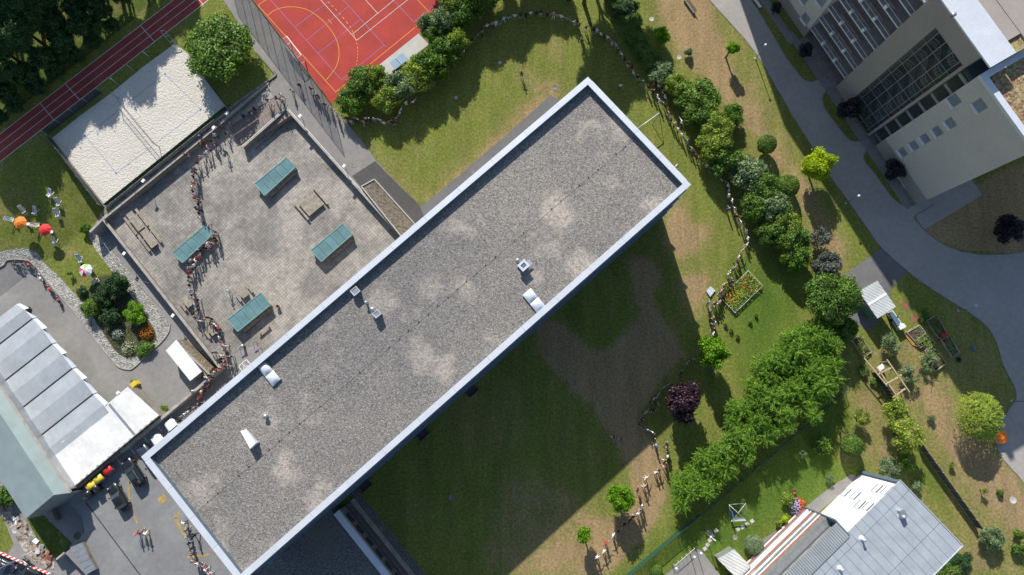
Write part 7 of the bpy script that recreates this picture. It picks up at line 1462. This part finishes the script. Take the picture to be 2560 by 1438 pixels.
seg('e2','from the top beside the flowerbed','1827,698,pk;1829,704,kb;1821,707,kw;1814,710,dw;1809,717,kw;1805,726,pw;1801,733,dk;1800,746,nk;1798,755,tk;1794,761,wk;1787,759,kk;1786,766,tk;1775,770,ww;1770,757,bk;1775,779,yk;1783,795,ok;1776,798,kk;1781,811,wk;1788,808,wk;1783,822,dk;1782,836,wb;1773,846,pk')
seg('s1','from the top past the purple tree','1737,898,lk;1728,901,kk;1719,907,lb;1708,918,dk;1701,927,gk;1700,934,kt;1662,966,lk;1644,989,lk;1635,997,wk;1627,1007,kk;1644,1010,tk;1636,1025,nk;1629,1031,tk;1613,1031,lk;1605,1048,kk;1602,1060,dk;1604,1070,pk;1620,1075,wk;1632,1082,wk;1636,1096,ky;1639,1113,lk')
seg('s2','from the top on the brown grass','1666,1111,nk;1668,1123,kw;1669,1132,kw;1668,1141,wk;1663,1149,kw;1663,1156,kk;1663,1166,dw;1647,1175,kw;1639,1181,ww;1614,1195,ww;1610,1216,pw;1594,1224,kk;1599,1244,dw;1604,1264,wk;1602,1279,nn;1594,1285,ww;1582,1291,nw;1574,1301,kn;1561,1311,kk;1544,1327,kw;1532,1338,ww;1514,1357,rk,up;1509,1378,ww;1492,1392,ww')
seg('alone1','alone in the middle of the upper lawn','1304,186,nk,downts'); seg('alone2','alone on grass beside the roof corner','1551,215,wk,phone'); seg('alone3','in a long coat near the top arc','1456,92,ww,bend'); seg('alone4','left of two in the building shadow','1535,1092,kw,a'); seg('alone5','right of two in the building shadow','1552,1098,bw,a'); seg('alone6','in shade below the bright spreading tree','1780,928,bb,bend'); seg('alone7','half hidden at the long roof corner','1690,415,wt,a')
seg('path','from the top on the grey path','748,213,kk,a;730,228,tk,a;702,240,wk,a;691,246,nk,a;704,250,tk,a')
def stz(x,y):
    p=P(x,y,-.2); q=Vector((p.x-top_.x,p.y-top_.y)); f=max(0,min(1,(q.x*sd0.x+q.y*sd0.y)/sdl)); return -1.2*f
top_=P(704,250,0); _b=P(582,333,TE); sd0=Vector((_b.x-top_.x,_b.y-top_.y)); sdl=sd0.length; sd0.normalize()
seg('stairs','from the top on the stairs','674,259,ww,a;669,251,kk,a;635,271,kk,sit;629,284,yk,sit;623,282,kk,sit;606,290,nk,sit;576,308,pk,a',zf=stz)
seg('ter1','near the foot of the stairs','565,335,nt,a;539,340,lk,a;547,314,kk,a;529,353,kt,a;537,365,pk,a;503,360,ok,a;504,343,kk,a;522,374,pk;516,382,ww;505,395,tw;493,408,ky;564,381,gk,a;466,389,dw,a',TE)
seg('ter2','from the terrace queue head','490,424,dy;489,432,ky;485,443,kw;491,451,yb;485,459,op;482,470,wk;483,479,kw;488,490,pb;487,497,dw;494,504,ok;497,511,kw;493,522,kk;500,526,kk;499,534,kl;502,547,wb;512,557,kk;520,565,lk',TE)
seg('ter3','around the crowded skylight','539,580,bt;542,590,tk;537,596,kk;543,603,ky;530,609,tw;520,612,wp;526,619,pk;509,620,kk;501,627,kk;501,637,wk;496,645,rb;477,652,lk;491,654,wb;486,665,wk;477,672,yk',TE)
seg('ter4','from the top beside parapet tables','475,682,rk;473,693,nk;475,704,tk;475,714,kw;476,728,lk;479,738,kb;486,746,pk;496,750,kw;489,764,lk;496,775,kk;484,784,kk;493,786,tb;490,795,kl;501,803,ww;512,799,tw;521,795,kk;529,797,kk;528,806,kk;536,810,wk;541,815,wk;548,823,rk;548,834,bk;550,845,wk;552,854,pw;555,862,pw;561,868,pw;562,876,tk;566,883,kk',TE)
seg('ter5','in the crowd at the terrace exit','536,881,bb,a;553,889,wk;566,890,wk;579,892,kl;553,898,kk;564,904,dt;554,905,kk;561,912,tk;577,916,yk',TE)
seg('ter6','from the exit along the passage','553,921,rk;542,924,rw;536,931,wk;524,939,kk;518,944,wk;532,942,kk;524,953,pk;515,958,bn;521,968,dk;510,972,kk;504,980,wk;505,988,ok;498,1000,rk;500,1010,kk;478,1020,kd;486,1021,yk;471,1030,wk;462,1036,wy;454,1043,yk;449,1053,kk',TE)
seg('lone8','leaning on the wall of the passage','483,977,wb,downts',TE); seg('lone9','alone near a terrace table','569,727,ww,a',TE)
seg('trio','from the left of the walking trio','342,1334,rk,walktl;354,1332,dk,walkts;365,1333,ww,walkss',PARK)
seg('park','from the top along the block gable','461,1308,wk;468,1324,pk;470,1341,yk;487,1338,kk;475,1357,kw;478,1372,dk;481,1386,pk;485,1402,tk;494,1409,wk;501,1414,bk;510,1416,ob;515,1426,ww;525,1434,pw',PARK)
